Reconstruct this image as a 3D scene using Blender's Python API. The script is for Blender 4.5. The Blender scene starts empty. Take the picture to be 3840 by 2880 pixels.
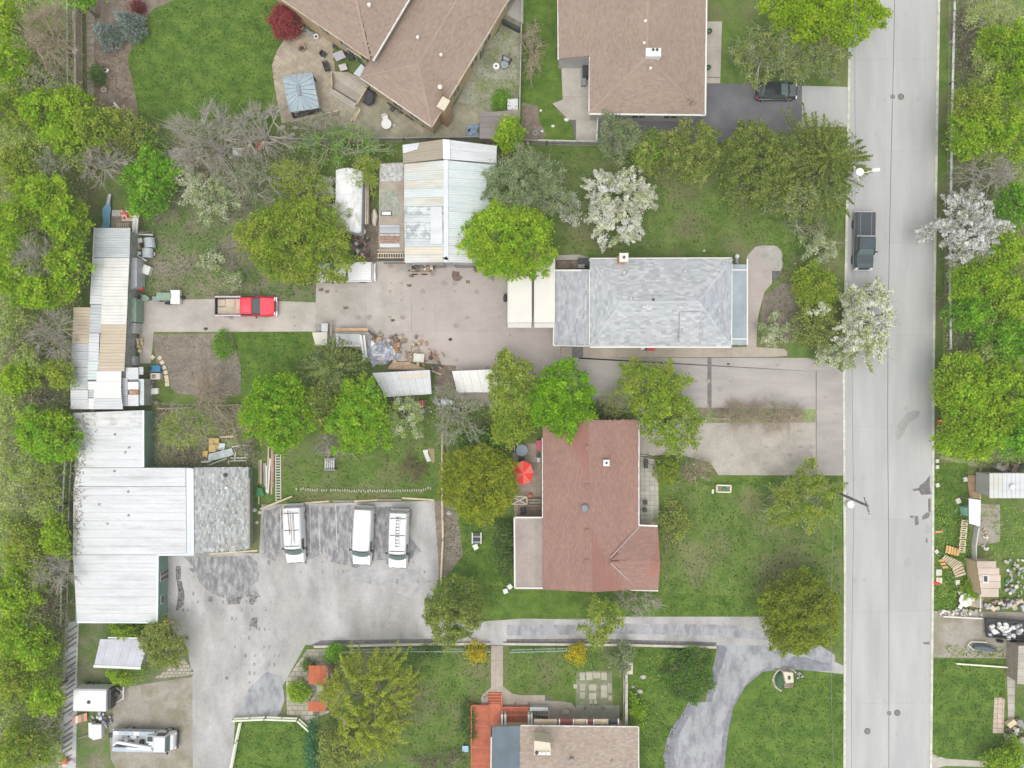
import bpy,math,random
import numpy as np
from mathutils import Vector,Matrix
random.seed(7);NP=np.random.RandomState(11)
sc=bpy.context.scene
C=sc.collection
R=math.radians
#  camera, sky, sun, exposure
S=36.57
H=90.0
CX,CY=1920.0,1440.0
cam=bpy.data.cameras.new('camera');cam.sensor_width=36;cam.lens=36*H*S/3840
cam.clip_start=1;cam.clip_end=1500
co=bpy.data.objects.new('camera',cam);C.objects.link(co);co.location=(0,0,H);sc.camera=co
wd=bpy.data.worlds.new('World');sc.world=wd;wd.use_nodes=True
n=wd.node_tree.nodes;l=wd.node_tree.links
sky=n.new('ShaderNodeTexSky');sky.sky_type='NISHITA';sky.sun_disc=False
SUN_EL,SUN_ROT=R(74),R(200)
sky.sun_elevation=SUN_EL;sky.sun_rotation=SUN_ROT;sky.air_density=1.3;sky.dust_density=3
hs=n.new('ShaderNodeHueSaturation');hs.inputs['Saturation'].default_value=.16
l.new(sky.outputs[0],hs.inputs['Color']);l.new(hs.outputs[0],n['Background'].inputs[0])
n['Background'].inputs[1].default_value=.15
sd=bpy.data.lights.new('sun','SUN');sd.energy=.85;sd.angle=R(40);sd.color=(1,.94,.86)
so=bpy.data.objects.new('sun',sd);C.objects.link(so);so.location=(0,0,60)
d=Vector((math.sin(SUN_ROT)*math.cos(SUN_EL),math.cos(SUN_ROT)*math.cos(SUN_EL),math.sin(SUN_EL)))
so.rotation_euler=d.to_track_quat('Z','Y').to_euler()
sc.view_settings.view_transform='Standard';sc.view_settings.look='None'
sc.view_settings.gamma=1;sc.view_settings.use_curve_mapping=False
sc.view_settings.exposure=0.53
#  coordinates: photo pixel + height -> metres
def W(px,py,z=0.0):
 k=(H-z)/H/S
 return((px-CX)*k,-(py-CY)*k,z)
XO=(0,950,1900,2840);YO=(0,700,1430,2130)
def q(r,c,*uv):return[(XO[c]+uv[i]/2.212,YO[r]+uv[i+1]/2.212)for i in range(0,len(uv),2)]
def dd(*xy):return[(xy[i]*1.736,xy[i+1]*1.736)for i in range(0,len(xy),2)]
def zr(x0,y0,s,*uv):return[(x0+uv[i]/s,y0+uv[i+1]/s)for i in range(0,len(uv),2)]
def rect(x0,y0,x1,y1):return[(x0,y0),(x1,y0),(x1,y1),(x0,y1)]
def rq(r,c,u0,v0,u1,v1):return q(r,c,u0,v0,u1,v0,u1,v1,u0,v1)
#  materials
MATS={}
def mat(name,col,rough=.85,col2=None,scale=1.5,var=.12,bump=0,bscale=30,metal=0,rnd=.0,attr=False,spec=.3,cover=.5,soft=.12,detail=5,fine=.12,fs=14,col3=None,s3=.25,stretch=None,emit=None,alpha=None):
 if name in MATS:return MATS[name]
 m=bpy.data.materials.new(name);m.use_nodes=True;MATS[name]=m
 t=m.node_tree;N=t.nodes;L=t.links;b=N['Principled BSDF']
 b.inputs['Roughness'].default_value=rough;b.inputs['Metallic'].default_value=metal
 b.inputs['Specular IOR Level'].default_value=spec
 g=N.new('ShaderNodeNewGeometry');pos=g.outputs['Position']
 if stretch:
  mp=N.new('ShaderNodeMapping');mp.inputs['Scale'].default_value=stretch;L.new(pos,mp.inputs[0]);pos=mp.outputs[0]
 def noise(sc_,det=detail):
  x=N.new('ShaderNodeTexNoise');x.inputs['Scale'].default_value=sc_;x.inputs['Detail'].default_value=det
  x.inputs['Roughness'].default_value=.62;L.new(pos,x.inputs['Vector']);return x.outputs['Fac']
 def mix(kind,fac,a,bb):
  x=N.new('ShaderNodeMix');x.data_type='RGBA';x.blend_type=kind
  for sock,v in((x.inputs[0],fac),(x.inputs[6],a),(x.inputs[7],bb)):
   if hasattr(v,'node'):L.new(v,sock)
   elif isinstance(v,(int,float)):sock.default_value=v
   else:sock.default_value=(*v,1)
  return x.outputs[2]
 def ramp(fac,a,bb):
  x=N.new('ShaderNodeMapRange');x.inputs[1].default_value=a;x.inputs[2].default_value=bb
  L.new(fac,x.inputs[0]);return x.outputs[0]
 c=tuple(col)
 if attr:
  at=N.new('ShaderNodeAttribute');at.attribute_name='Col';c=at.outputs['Color']
 if col2:c=mix('MIX',ramp(noise(scale),cover-soft,cover+soft),c,col2)
 if col3:c=mix('MIX',ramp(noise(s3,3),.46,.64),c,col3)
 if fine:
  f=ramp(noise(fs,3),.2,.8)
  v=N.new('ShaderNodeMapRange');v.inputs[3].default_value=1-fine;v.inputs[4].default_value=1+fine;L.new(f,v.inputs[0])
  cc=N.new('ShaderNodeCombineXYZ')
  for i in range(3):L.new(v.outputs[0],cc.inputs[i])
  c=mix('MULTIPLY',1.0,c,cc.outputs[0])
 if var:
  f=ramp(noise(.35,4),.3,.7)
  v=N.new('ShaderNodeMapRange');v.inputs[3].default_value=1-var;v.inputs[4].default_value=1+var;L.new(f,v.inputs[0])
  cc=N.new('ShaderNodeCombineXYZ')
  for i in range(3):L.new(v.outputs[0],cc.inputs[i])
  c=mix('MULTIPLY',1.0,c,cc.outputs[0])
 if rnd:
  oi=N.new('ShaderNodeObjectInfo')
  v=N.new('ShaderNodeMapRange');v.inputs[3].default_value=1-rnd;v.inputs[4].default_value=1+rnd;L.new(oi.outputs['Random'],v.inputs[0])
  cc=N.new('ShaderNodeCombineXYZ')
  for i in range(3):L.new(v.outputs[0],cc.inputs[i])
  c=mix('MULTIPLY',1.0,c,cc.outputs[0])
 if isinstance(c,tuple):b.inputs['Base Color'].default_value=(*c,1)
 else:L.new(c,b.inputs['Base Color'])
 if bump:
  bp=N.new('ShaderNodeBump');bp.inputs['Strength'].default_value=bump;bp.inputs['Distance'].default_value=.05
  L.new(noise(bscale,3),bp.inputs['Height']);L.new(bp.outputs[0],b.inputs['Normal'])
 return m
def leafmat():
 m=bpy.data.materials.new('leaf');m.use_nodes=True;t=m.node_tree;N=t.nodes;L=t.links
 N.remove(N['Principled BSDF'])
 at=N.new('ShaderNodeAttribute');at.attribute_name='Col'
 a=N.new('ShaderNodeBsdfDiffuse');b=N.new('ShaderNodeBsdfTranslucent');x=N.new('ShaderNodeMixShader');x.inputs[0].default_value=.5
 L.new(at.outputs['Color'],a.inputs[0]);L.new(at.outputs['Color'],b.inputs[0])
 L.new(a.outputs[0],x.inputs[1]);L.new(b.outputs[0],x.inputs[2]);L.new(x.outputs[0],N['Material Output'].inputs[0])
 return m
LEAF=leafmat()
M_lawn=mat('lawn_grass',(.078,.142,.022),1,(.130,.188,.042),.9,.16,fine=.3,fs=5,col3=(.155,.165,.07),s3=.2,bump=.6,bscale=9)
M_lush=mat('lush_grass',(.060,.124,.015),1,(.115,.182,.027),.8,.15,fine=.3,fs=5,bump=.6,bscale=9)
M_rough=mat('rough_grass',(.105,.165,.045),1,(.15,.17,.075),.6,.15,fine=.3,fs=4,col3=(.20,.18,.13),s3=.3,bump=.6,bscale=9)
M_wood_floor=mat('forest_floor',(.25,.25,.15),1,(.20,.30,.08),.5,.2,fine=.35,fs=3,col3=(.2,.17,.125),s3=.3,bump=.7,bscale=6)
M_soil=mat('garden_soil',(.185,.16,.13),1,(.24,.21,.17),1.0,.12,fine=.28,fs=4,bump=.7,bscale=8)
M_mulch=mat('mulch',(.165,.13,.10),1,(.23,.19,.15),1.4,.15,fine=.35,fs=6,bump=.7,bscale=10)
M_gravel=mat('gravel',(.37,.34,.30),1,(.29,.265,.22),.7,.12,fine=.3,fs=9,col3=(.24,.22,.16),s3=.4,bump=.6,bscale=16)
M_road=mat('road_concrete',(.43,.43,.42),.9,(.37,.37,.37),.25,.05,fine=.05,fs=8,rnd=.035,stretch=(1.6,.25,1))
M_joint=mat('joint_sealant',(.13,.13,.13),.9)
M_kerb=mat('kerb_concrete',(.62,.61,.54),.9,(.45,.46,.38),1.5,.08)
M_lot=mat('lot_concrete',(.43,.395,.355),.9,(.36,.33,.295),.5,.10,fine=.09,fs=6,col3=(.46,.425,.39),s3=.3,rnd=.05)
M_pink=mat('lot_concrete_pinkish',(.425,.378,.35),.9,(.385,.34,.31),.5,.08,fine=.08,fs=6,col3=(.42,.375,.345),s3=.3,rnd=.04)
M_drive=mat('worn_asphalt_pinkish',(.40,.37,.345),.9,(.34,.32,.305),.4,.10,fine=.09,fs=7,stretch=(.4,1.5,1))
M_patchy=mat('patched_sealed_asphalt',(.375,.365,.35),.9,(.29,.285,.28),.55,.14,soft=.16,cover=.56,fine=.14,fs=5,col3=(.45,.44,.44),s3=.22,stretch=(1.3,.6,1))
M_patchy2=mat('patched_drive_asphalt',(.345,.35,.365),.9,(.22,.225,.245),1.0,.14,soft=.09,cover=.54,fine=.14,fs=7,stretch=(1.1,.5,1))
M_asph=mat('dark_asphalt',(.125,.125,.14),.9,(.16,.16,.17),.4,.08,fine=.08)
M_conc=mat('path_concrete',(.44,.41,.36),.9,(.37,.34,.30),.8,.08,fine=.08,rnd=.05)
M_pav=mat('patio_stone',(.40,.35,.27),.9,(.34,.29,.22),1.2,.1,fine=.1,rnd=.10)
M_flag=mat('flagstone',(.42,.39,.31),.9,(.33,.33,.27),1.2,.1,fine=.12,rnd=.12)
M_bay=mat('sealed_bay_asphalt',(.19,.19,.20),.9,(.38,.375,.37),1.1,.16,soft=.1,cover=.52,fine=.16,fs=5,stretch=(2.2,.8,1))
M_oil=mat('oil_stain',(.14,.10,.08),.8,(.2,.15,.12),3)
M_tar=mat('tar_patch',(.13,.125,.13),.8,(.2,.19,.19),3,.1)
M_bark=mat('bark',(.24,.21,.17),.95,(.15,.13,.10),4,.1)
M_barkg=mat('bark_pale',(.50,.47,.41),.95,(.36,.33,.28),4,.1)
M_barkt=mat('bark_tan',(.52,.43,.32),.95,(.38,.31,.23),4,.1)
M_white=mat('white_paint',(.70,.70,.68),.45,None,fine=.03,var=.03)
M_trim=mat('white_trim',(.66,.65,.61),.6,None,fine=.04,var=.04)
M_metal=mat('galvanised_metal',(.50,.51,.52),.5,(.40,.41,.42),2,.1,metal=.3)
M_wood=mat('weathered_wood',(.33,.29,.23),.9,(.24,.21,.17),3,.1,rnd=.12)
M_woodl=mat('pale_timber',(.58,.49,.35),.85,(.48,.39,.26),3,.1,rnd=.12)
M_woodo=mat('orange_timber',(.68,.43,.18),.8,(.58,.36,.14),3,.1,rnd=.12)
M_deck=mat('red_deck_stain',(.50,.155,.085),.8,(.42,.13,.075),2,.1,rnd=.10)
M_rub=mat('black_rubber',(.03,.03,.032),.8,fine=.05)
M_dark=mat('dark_plastic',(.045,.047,.05),.5,fine=.05)
M_glass=mat('window_glass',(.05,.065,.07),.12,spec=.5,fine=0,var=0)
M_wind=mat('windscreen_glass',(.10,.15,.145),.15,spec=.5,fine=0,var=0)
M_blue=mat('blue_plastic',(.05,.20,.36),.6);M_red=mat('red_plastic',(.62,.05,.04),.55)
M_green=mat('green_plastic',(.06,.22,.09),.7);M_pgreen=mat('pale_green_paint',(.26,.36,.28),.7,(.18,.25,.2),5)
M_grey=mat('grey_plastic',(.30,.31,.33),.7,(.24,.25,.26),3);M_rust=mat('rusty_metal',(.28,.12,.07),.9,(.40,.30,.25),4,.15)
M_brick=mat('tan_brick',(.48,.33,.2),.9,(.38,.26,.17),5,.1);M_cloth=mat('cream_cloth',(.62,.58,.5),.9)
M_stone=mat('field_stone',(.48,.46,.42),.95,(.33,.31,.28),4,.1,rnd=.15);M_yel=mat('straw',(.6,.45,.15),.9)
M_orange=mat('orange_plastic',(.7,.16,.05),.6);M_sky=mat('pale_blue_plastic',(.32,.50,.70),.6)
M_tarp=mat('plastic_sheeting',(.48,.50,.56),.35,(.22,.24,.3),2.5,.15,spec=.5)
M_card=mat('cardboard',(.50,.33,.20),.9,(.40,.26,.16),3,rnd=.15)
#  mesh builder
ORG={}
class MB:
 def __init__(s):s.v=[];s.f=[];s.c=[];s.usec=False;s.col=(1,1,1);s.sm=False
 def add(s,vs,fs,col=None):
  k=len(s.v);s.v+=[tuple(p)for p in vs];s.f+=[tuple(i+k for i in f)for f in fs]
  s.c+=[col or s.col]*len(vs)
  if col:s.usec=True
  return s
 def prism(s,poly,z0,z1,col=None):
  n_=len(poly)
  ar=sum(poly[i][0]*poly[(i+1)%n_][1]-poly[(i+1)%n_][0]*poly[i][1]for i in range(n_))
  if ar<0:poly=poly[::-1]
  return s.add([(p[0],p[1],z0)for p in poly]+[(p[0],p[1],z1)for p in poly],[tuple(range(n_-1,-1,-1)),tuple(range(n_,2*n_))]+[(i,(i+1)%n_,n_+(i+1)%n_,n_+i)for i in range(n_)],col)
 def box(s,cx,cy,z0,sx,sy,sz,rz=0,col=None,tap=1):
  c_,s_=math.cos(rz),math.sin(rz);vs=[]
  for z,k in((z0,1),(z0+sz,tap)):
   for a,b in((-1,-1),(1,-1),(1,1),(-1,1)):
    x,y=a*sx/2*k,b*sy/2*k;vs.append((cx+x*c_-y*s_,cy+x*s_+y*c_,z))
  return s.add(vs,[(3,2,1,0),(4,5,6,7),(0,1,5,4),(1,2,6,5),(2,3,7,6),(3,0,4,7)],col)
 def sheet(s,pts,th=.0,col=None):
  n_=len(pts)
  ar=sum(pts[i][0]*pts[(i+1)%n_][1]-pts[(i+1)%n_][0]*pts[i][1]for i in range(n_))
  if ar<0:pts=pts[::-1]
  if not th:return s.add(pts,[tuple(range(n_))],col)
  return s.add([(p[0],p[1],p[2]-th)for p in pts]+list(pts),[tuple(range(n_-1,-1,-1)),tuple(range(n_,2*n_))]+[(i,(i+1)%n_,n_+(i+1)%n_,n_+i)for i in range(n_)],col)
 def cyl(s,cx,cy,z0,r,h,n_=14,r2=None,col=None):
  r2=r if r2 is None else r2
  vs=[(cx+r*math.cos(2*math.pi*i/n_),cy+r*math.sin(2*math.pi*i/n_),z0)for i in range(n_)]+[(cx+r2*math.cos(2*math.pi*i/n_),cy+r2*math.sin(2*math.pi*i/n_),z0+h)for i in range(n_)]
  return s.add(vs,[tuple(range(n_-1,-1,-1)),tuple(range(n_,2*n_))]+[(i,(i+1)%n_,n_+(i+1)%n_,n_+i)for i in range(n_)],col)
 def rod(s,a,b,r,n_=6,r2=None,col=None):
  a=Vector(a);b=Vector(b);r2=r if r2 is None else r2
  d_=(b-a).normalized();u=d_.orthogonal().normalized();w=d_.cross(u)
  vs=[a+(u*math.cos(2*math.pi*i/n_)+w*math.sin(2*math.pi*i/n_))*r for i in range(n_)]+[b+(u*math.cos(2*math.pi*i/n_)+w*math.sin(2*math.pi*i/n_))*r2 for i in range(n_)]
  return s.add(vs,[tuple(range(n_-1,-1,-1)),tuple(range(n_,2*n_))]+[(i,(i+1)%n_,n_+(i+1)%n_,n_+i)for i in range(n_)],col)
 def bar(s,a,b,w,h,col=None):
  a=Vector(a);b=Vector(b);d_=(b-a);t=Vector((-d_.y,d_.x,0)).normalized()*w/2;e=Vector((0,0,h))
  vs=[a-t-e,b-t-e,b+t-e,a+t-e,a-t,b-t,b+t,a+t]
  return s.add(vs,[(3,2,1,0),(4,5,6,7),(0,1,5,4),(1,2,6,5),(2,3,7,6),(3,0,4,7)],col)
 def ring(s,rings,caps=True,col=None):
  m_=len(rings[0]);vs=[p for r_ in rings for p in r_];fs=[]
  for k in range(len(rings)-1):
   for i in range(m_):j=(i+1)%m_;fs.append((k*m_+i,k*m_+j,(k+1)*m_+j,(k+1)*m_+i))
  if caps:fs+=[tuple(range(m_-1,-1,-1)),tuple((len(rings)-1)*m_+i for i in range(m_))]
  return s.add(vs,fs,col)
 def blob(s,cx,cy,cz,rx,ry,rz,n_=8,m_=5,j=.12,col=None):
  rs=[]
  for k in range(1,m_):
   t=math.pi*k/m_
   rs.append([(cx+rx*math.sin(t)*math.cos(2*math.pi*i/n_)*(1+random.uniform(-j,j)),cy+ry*math.sin(t)*math.sin(2*math.pi*i/n_)*(1+random.uniform(-j,j)),cz-rz*math.cos(t))for i in range(n_)])
  return s.ring(rs,True,col)
 def build(s,name,m,parent=None,label=None,kind=None,loc=None,smooth=False):
  me=bpy.data.meshes.new(name)
  o_=ORG.get(parent.name,(0,0,0))if parent else(0,0,0)
  if loc:o_=loc
  me.from_pydata([(p[0]-o_[0],p[1]-o_[1],p[2]-o_[2])for p in s.v],[],s.f)
  if s.usec:
   a=me.color_attributes.new('Col','FLOAT_COLOR','POINT')
   a.data.foreach_set('color',np.array([(*c_,1)for c_ in s.c],dtype=np.float32).ravel())
  me.materials.append(m)
  if smooth or s.sm:me.polygons.foreach_set('use_smooth',[True]*len(me.polygons))
  me.update()
  o=bpy.data.objects.new(name,me);C.objects.link(o)
  if loc:o.location=loc
  if parent:o.parent=parent;ORG[o.name]=o_
  if label:o['label']=label
  if kind:o['kind']=kind
  return o
def tag(o,label=None,cat=None,group=None,kind=None):
 if label:o['label']=label
 if cat:o['category']=cat
 if group:o['group']=group
 if kind:o['kind']=kind
 return o
def thing(name,label,cat,loc=(0,0,0),group=None):
 o=bpy.data.objects.new(name,None);C.objects.link(o);o.empty_display_size=.3;o.location=loc
 ORG[o.name]=tuple(loc);return tag(o,label,cat,group)
def dup(root,loc,rz,label,group=None,scale=None,skip=()):
 r_=root.copy();C.objects.link(r_);r_.location=loc;r_.rotation_euler=(0,0,rz);r_['label']=label
 if scale:r_.scale=(scale,)*3
 if group:r_['group']=group
 for ch in list(root.children):
  if ch.name.split('.')[0]in skip:continue
  c_=ch.copy();C.objects.link(c_);c_.parent=r_
  for g in list(ch.children):
   e=g.copy();C.objects.link(e);e.parent=c_
 return r_
def recol(root,m0,m1):
 for ch in list(root.children)+[g for c_ in root.children for g in c_.children]:
  if ch.data and ch.data.materials[0]==m0:
   ch.data=ch.data.copy();ch.data.materials[0]=m1
def gp(poly,z=0):return[W(x,y,z)[:2]for x,y in poly]
def struct(name,poly,m,z,th=.0,label=None):
 b=MB();pts=[W(x,y,0)for x,y in poly];b.sheet([(p[0],p[1],z)for p in pts],th)
 o=b.build(name,m);o['kind']='structure'
 if label:o['label']=label
 return o
def clip(poly,x0,y0,x1,y1):
 for ax,v,sg in((0,x0,1),(0,x1,-1),(1,y0,1),(1,y1,-1)):
  out=[]
  for i in range(len(poly)):
   a,b=poly[i-1],poly[i];ia=(a[ax]-v)*sg>=0;ib=(b[ax]-v)*sg>=0
   if ia!=ib:
    t=(v-a[ax])/(b[ax]-a[ax]);out.append((a[0]+(b[0]-a[0])*t,a[1]+(b[1]-a[1])*t))
   if ib:out.append(b)
  poly=out
  if len(poly)<3:return[]
 return poly
def area(p):return abs(sum(p[i-1][0]*p[i][1]-p[i][0]*p[i-1][1]for i in range(len(p))))/2
def pave(parent,name,poly,cw,ch,gap,z,th,m,rz=0,jit=.003,stagger=0,off=(0,0),limit=290,drop=0):
 """lay separate slabs / pavers / boards over a polygon given in metres"""
 c_,s_=math.cos(-rz),math.sin(-rz)
 P=[(x*c_-y*s_,x*s_+y*c_)for x,y in poly]
 x0=min(p[0]for p in P)+off[0]-cw;x1=max(p[0]for p in P);y0=min(p[1]for p in P)+off[1]-ch;y1=max(p[1]for p in P)
 c_,s_=math.cos(rz),math.sin(rz);k=0;rest=MB();j=0;y=y0
 while y<y1:
  x=x0+(stagger*cw if j%2 else 0)-(cw if stagger else 0)
  while x<x1:
   r_=clip(P,x+gap/2,y+gap/2,x+cw-gap/2,y+ch-gap/2)
   if len(r_)>2 and area(r_)>.12*cw*ch and random.random()>=drop:
    rr=[(a*c_-b*s_,a*s_+b*c_)for a,b in r_];zz=z+random.uniform(-jit,jit)
    if k<limit:MB().prism(rr,zz-th,zz).build(name,m,parent)
    else:rest.prism(rr,zz-th,zz)
    k+=1
   x+=cw
  y+=ch;j+=1
 if rest.v:rest.build(name+'s',m,parent,kind='stuff')
def offset(poly,d_):
 n_=len(poly);ar=sum(poly[i-1][0]*poly[i][1]-poly[i][0]*poly[i-1][1]for i in range(n_));sg=1 if ar>0 else-1;out=[]
 for i in range(n_):
  a,b,c_=Vector(poly[i-1]),Vector(poly[i]),Vector(poly[(i+1)%n_])
  u=(b-a).normalized();w=(c_-b).normalized();nu=Vector((-u.y,u.x))*sg;nw=Vector((-w.y,w.x))*sg
  m_=(nu+nw);den=max(.3,1+nu.dot(nw));out.append(tuple(b+m_*d_/den))
 return out
def inpoly(x,y,poly):
 r_=np.zeros(x.shape,bool)
 for i in range(len(poly)):
  x0,y0=poly[i-1];x1,y1=poly[i]
  if y0==y1:continue
  r_^=((y0>y)!=(y1>y))&(x<(x1-x0)*(y-y0)/(y1-y0)+x0)
 return r_
#  roofs
M_sh=mat('asphalt_shingle',(1,1,1),.95,attr=True,fine=.10,fs=20,var=.06)
def shingles(parent,P,e0,e1,cols,course=.15,tab=.34,vv=.055):
 """P: coplanar 3-D polygon; e0->e1 the eave. Overlapping tabs, each its own quad."""
 o=Vector(P[e0]);u=(Vector(P[e1])-o).normalized();nn=Vector((0,0,0))
 for i in range(len(P)):
  a,b=Vector(P[i-1]),Vector(P[i]);nn+=a.cross(b)
 nn.normalize()
 if nn.z<0:nn=-nn
 w=nn.cross(u)
 cen=sum((Vector(p)for p in P),Vector())/len(P)
 if(cen-o).dot(w)<0:w=-w
 Q=[((Vector(p)-o).dot(u),(Vector(p)-o).dot(w))for p in P]
 x0=min(a for a,b in Q);x1=max(a for a,b in Q);y0=min(b for a,b in Q);y1=max(b for a,b in Q)
 b=MB();ny=int((y1-y0)/course)+1;nx=int((x1-x0)/tab)+2
 for j in range(ny):
  ro=random.uniform(0,tab)
  xs=x0-ro+tab*np.arange(nx);ys=np.full(nx,y0+course*j)
  ok=inpoly(xs+tab/2,ys+course*.5,Q)
  for x in xs[ok]:
   c_=random.choice(cols);k=1+random.uniform(-vv,vv);c_=tuple(min(1,t*k)for t in c_)
   xa,xb=max(x,x0),min(x+tab-.012,x1);y=y0+course*j;lift=random.uniform(.014,.03)
   p=[o+u*xa+w*y+nn*lift,o+u*xb+w*y+nn*lift,o+u*xb+w*min(y+course+.02,y1)+nn*.008,o+u*xa+w*min(y+course+.02,y1)+nn*.008,o+u*xa+w*y,o+u*xb+w*y]
   b.add(p,[(0,1,2,3),(4,5,1,0)],c_)
 return b.build('shingles',M_sh,parent,kind='stuff')
def slope(parent,pts,cols,base,e=(0,1),th=.16,**k):
 P=[W(*p)for p in pts]
 r_=MB().sheet(P,th).build('roof_slope',base,parent)
 shingles(r_,P,e[0],e[1],cols,**k);return r_
def capline(parent,pts,m,w=.26,name='ridge_cap',up=.05):
 b=MB()
 for a,c_ in zip(pts,pts[1:]):
  a=Vector(W(*a));c_=Vector(W(*c_));a.z+=up;c_.z+=up;b.bar(a,c_,w,.05)
 return b.build(name,m,parent)
def gutter(parent,pts,m=None,w=.13,h=.13,dz=.02,name='gutter'):
 for a,c_ in zip(pts,pts[1:]):
  a=Vector(W(*a));c_=Vector(W(*c_));a.z+=dz;c_.z+=dz;MB().bar(a,c_,w,h).build(name,m or M_trim,parent)
def panels(parent,p00,p10,p11,p01,pw,m,pitch=.2,amp=.014,name='roof_panel',mats=None,gap=.012):
 """corrugated sheets: ribs run p00->p10, sheets stack p00->p01"""
 a,b,c_,d_=(Vector(p)for p in(p00,p10,p11,p01));Ln=((d_-a).length+(c_-b).length)/2;k=max(1,round(Ln/pw))
 nn=(b-a).cross(d_-a).normalized()
 if nn.z<0:nn=-nn
 for i in range(k):
  t0=i/k;t1=(i+1)/k-gap/Ln;ns=max(2,int(Ln/k/pitch)*4);rs=[[],[]];zoff=nn*random.uniform(0,.02)
  for j in range(ns+1):
   t=t0+(t1-t0)*j/ns;h=(0,1,1,0)[j%4]*amp*2
   rs[0].append(a.lerp(d_,t)+nn*h+zoff);rs[1].append(b.lerp(c_,t)+nn*h+zoff)
  vs=rs[0]+rs[1];n_=ns+1
  mm=mats(i,k)if mats else m
  MB().add(vs,[(j,n_+j,n_+j+1,j+1)for j in range(ns)]).build(name,mm,parent)
def wbox(parent,poly_px,z,m,inset=.35,name='wall',z0=0):
 P=offset(gp(poly_px,z),inset);return MB().prism(P,z0,z-.02).build(name,m,parent),P
def window(parent,a,b,t,w,z,h,frame=None,out=.04,door=False):
 """a window or door on the wall a->b (metres), centre at fraction t"""
 a=Vector((*a,0));b=Vector((*b,0));d_=(b-a).normalized();c_=a.lerp(b,t);nrm=Vector((d_.y,-d_.x,0))
 if nrm.dot(-c_)<0:nrm=-nrm
 c_+=nrm*out/2;rz=math.atan2(d_.y,d_.x)
 f=MB().box(c_.x,c_.y,z,w,out+.02,h,rz).build('door' if door else 'window',frame or M_trim,parent)
 c_+=nrm*.02
 for k in((-1,1)if w>.9 else(0,)):
  ww=w/2-.09 if w>.9 else w-.14;cc=c_+d_*k*w/4
  MB().box(cc.x,cc.y,z+.07,ww,out+.02,h-.14,rz).build('pane',M_glass,f)
def vent(parent,px,py,z,m,r=.16,h=.3,sq=False):
 x,y,_=W(px,py,z+h);b=MB()
 if sq:b.box(x,y,z-.15,r*2,r*2,h*.6+.15);b.box(x,y,z+h*.6,r*2.4,r*2.4,h*.25)
 else:b.cyl(x,y,z-.15,r*.7,h+.05);b.cyl(x,y,z+h*.7,r,.1,r2=r*.8)
 return b.build('roof_vent',m,parent)
#  GROUND
struct('ground',rect(-6000,-6000,9800,8800),M_lawn,0)
struct('woodland_ground',dd(-800,-700,165,-700,170,210,290,260,300,330,190,400,175,700,158,900,150,1340,130,2400,-800,2400),M_wood_floor,.004)
struct('woodland_ground',dd(2062,-700,3000,-700,3000,1000,2110,1010,2030,990,2040,600),M_wood_floor,.004)
struct('lawn',dd(520,-80,640,-60,640,90,598,140,590,200,610,262,545,268,400,262,300,258,292,200,275,130,300,60,330,20,420,-20),M_lush,.008)
struct('garden_bed',dd(205,-60,420,-60,420,-20,330,20,300,60,275,130,292,200,300,258,205,250),M_mulch,.006)
struct('lawn',q(0,2,250,-200,420,-200,425,500,460,600,462,820,380,850,440,950,540,1020,572,1185,280,1185,140,1180,120,800,110,0),M_lush,.008)
struct('flower_bed',q(0,2,130,850,260,880,270,1000,330,1120,260,1186,120,1190),M_mulch,.012)
struct('lawn',dd(1532,-100,1838,-100,1834,184,1560,180,1560,40),M_lawn,.008)
struct('lawn',dd(1200,315,1832,300,1826,560,1822,770,1740,772,1640,720,1690,580,1640,520,1200,552),M_lawn,.008)
struct('soil_patch',dd(1650,640,1690,610,1720,620,1735,700,1715,740,1640,700),M_soil,.012)
struct('lawn',dd(300,400,700,400,700,560,680,650,300,640),M_rough,.008)
struct('soil_patch',dd(345,620,380,590,430,585,480,600,540,615,620,640,600,650,360,644),mat('thin_grass_soil',(.20,.18,.125),1,(.13,.17,.06),.8,.12,fine=.3,fs=4),.010)
struct('soil_patch',dd(330,722,500,720,520,790,520,850,470,860,380,850,340,800),M_soil,.008)
struct('lawn',dd(500,718,675,716,680,800,530,830,520,790),M_lush,.008)
struct('lawn',dd(600,960,950,930,955,1080,560,1085,600,1060),M_lawn,.008)
struct('lawn',dd(1425,1030,1822,1028,1820,1320,1650,1335,1240,1335,1045,1340,960,1260,950,1100,1110,1110,1110,1275,1425,1275),M_lush,.008)
struct('lawn',dd(1430,1050,1820,1040,1818,1280,1640,1290,1430,1280),M_lawn,.012)
struct('lawn',dd(712,1400,1056,1402,1060,1520,1020,1530,1018,2000,665,2000,665,1560,712,1550),M_lawn,.008)
struct('lawn',dd(1088,1402,1345,1405,1345,1530,1210,1515,1100,1490),M_lawn,.008)
struct('lawn',dd(1358,1400,1550,1398,1540,1440,1510,1500,1470,1560,1435,1650,1440,2000,1380,2000,1380,1570,1356,1560),M_lush,.008)
struct('lawn',dd(1826,1440,1826,2000,1545,2000,1550,1640,1565,1560,1600,1480,1650,1430),M_lush,.008)
struct('lawn',dd(512,1556,662,1556,668,2000,500,2000),M_lush,.008)
struct('lawn',dd(2014,1424,2172,1424,2170,1645,2014,1640),M_lush,.008)
struct('lawn',dd(2014,1000,2090,1000,2100,1330,2016,1325),M_lush,.008)
struct('lawn',dd(2110,1090,2230,1095,2230,1190,2110,1190),M_lawn,.008)
struct('soil_patch',dd(2105,1088,2160,1090,2160,1170,2110,1180),M_gravel,.012)
struct('verge',q(0,3,1505,-900,1600,-900,1570,1659,1540,2500,1500,3300,1450,3300),M_lawn,.010)
struct('gravel_yard',dd(160,1345,360,1345,412,1420,418,1470,418,2000,160,2000),M_rough,.012)
struct('gravel_yard',dd(262,1485,416,1462,418,1659,418,1990,240,1640,235,1560),M_gravel,.016)
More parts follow.
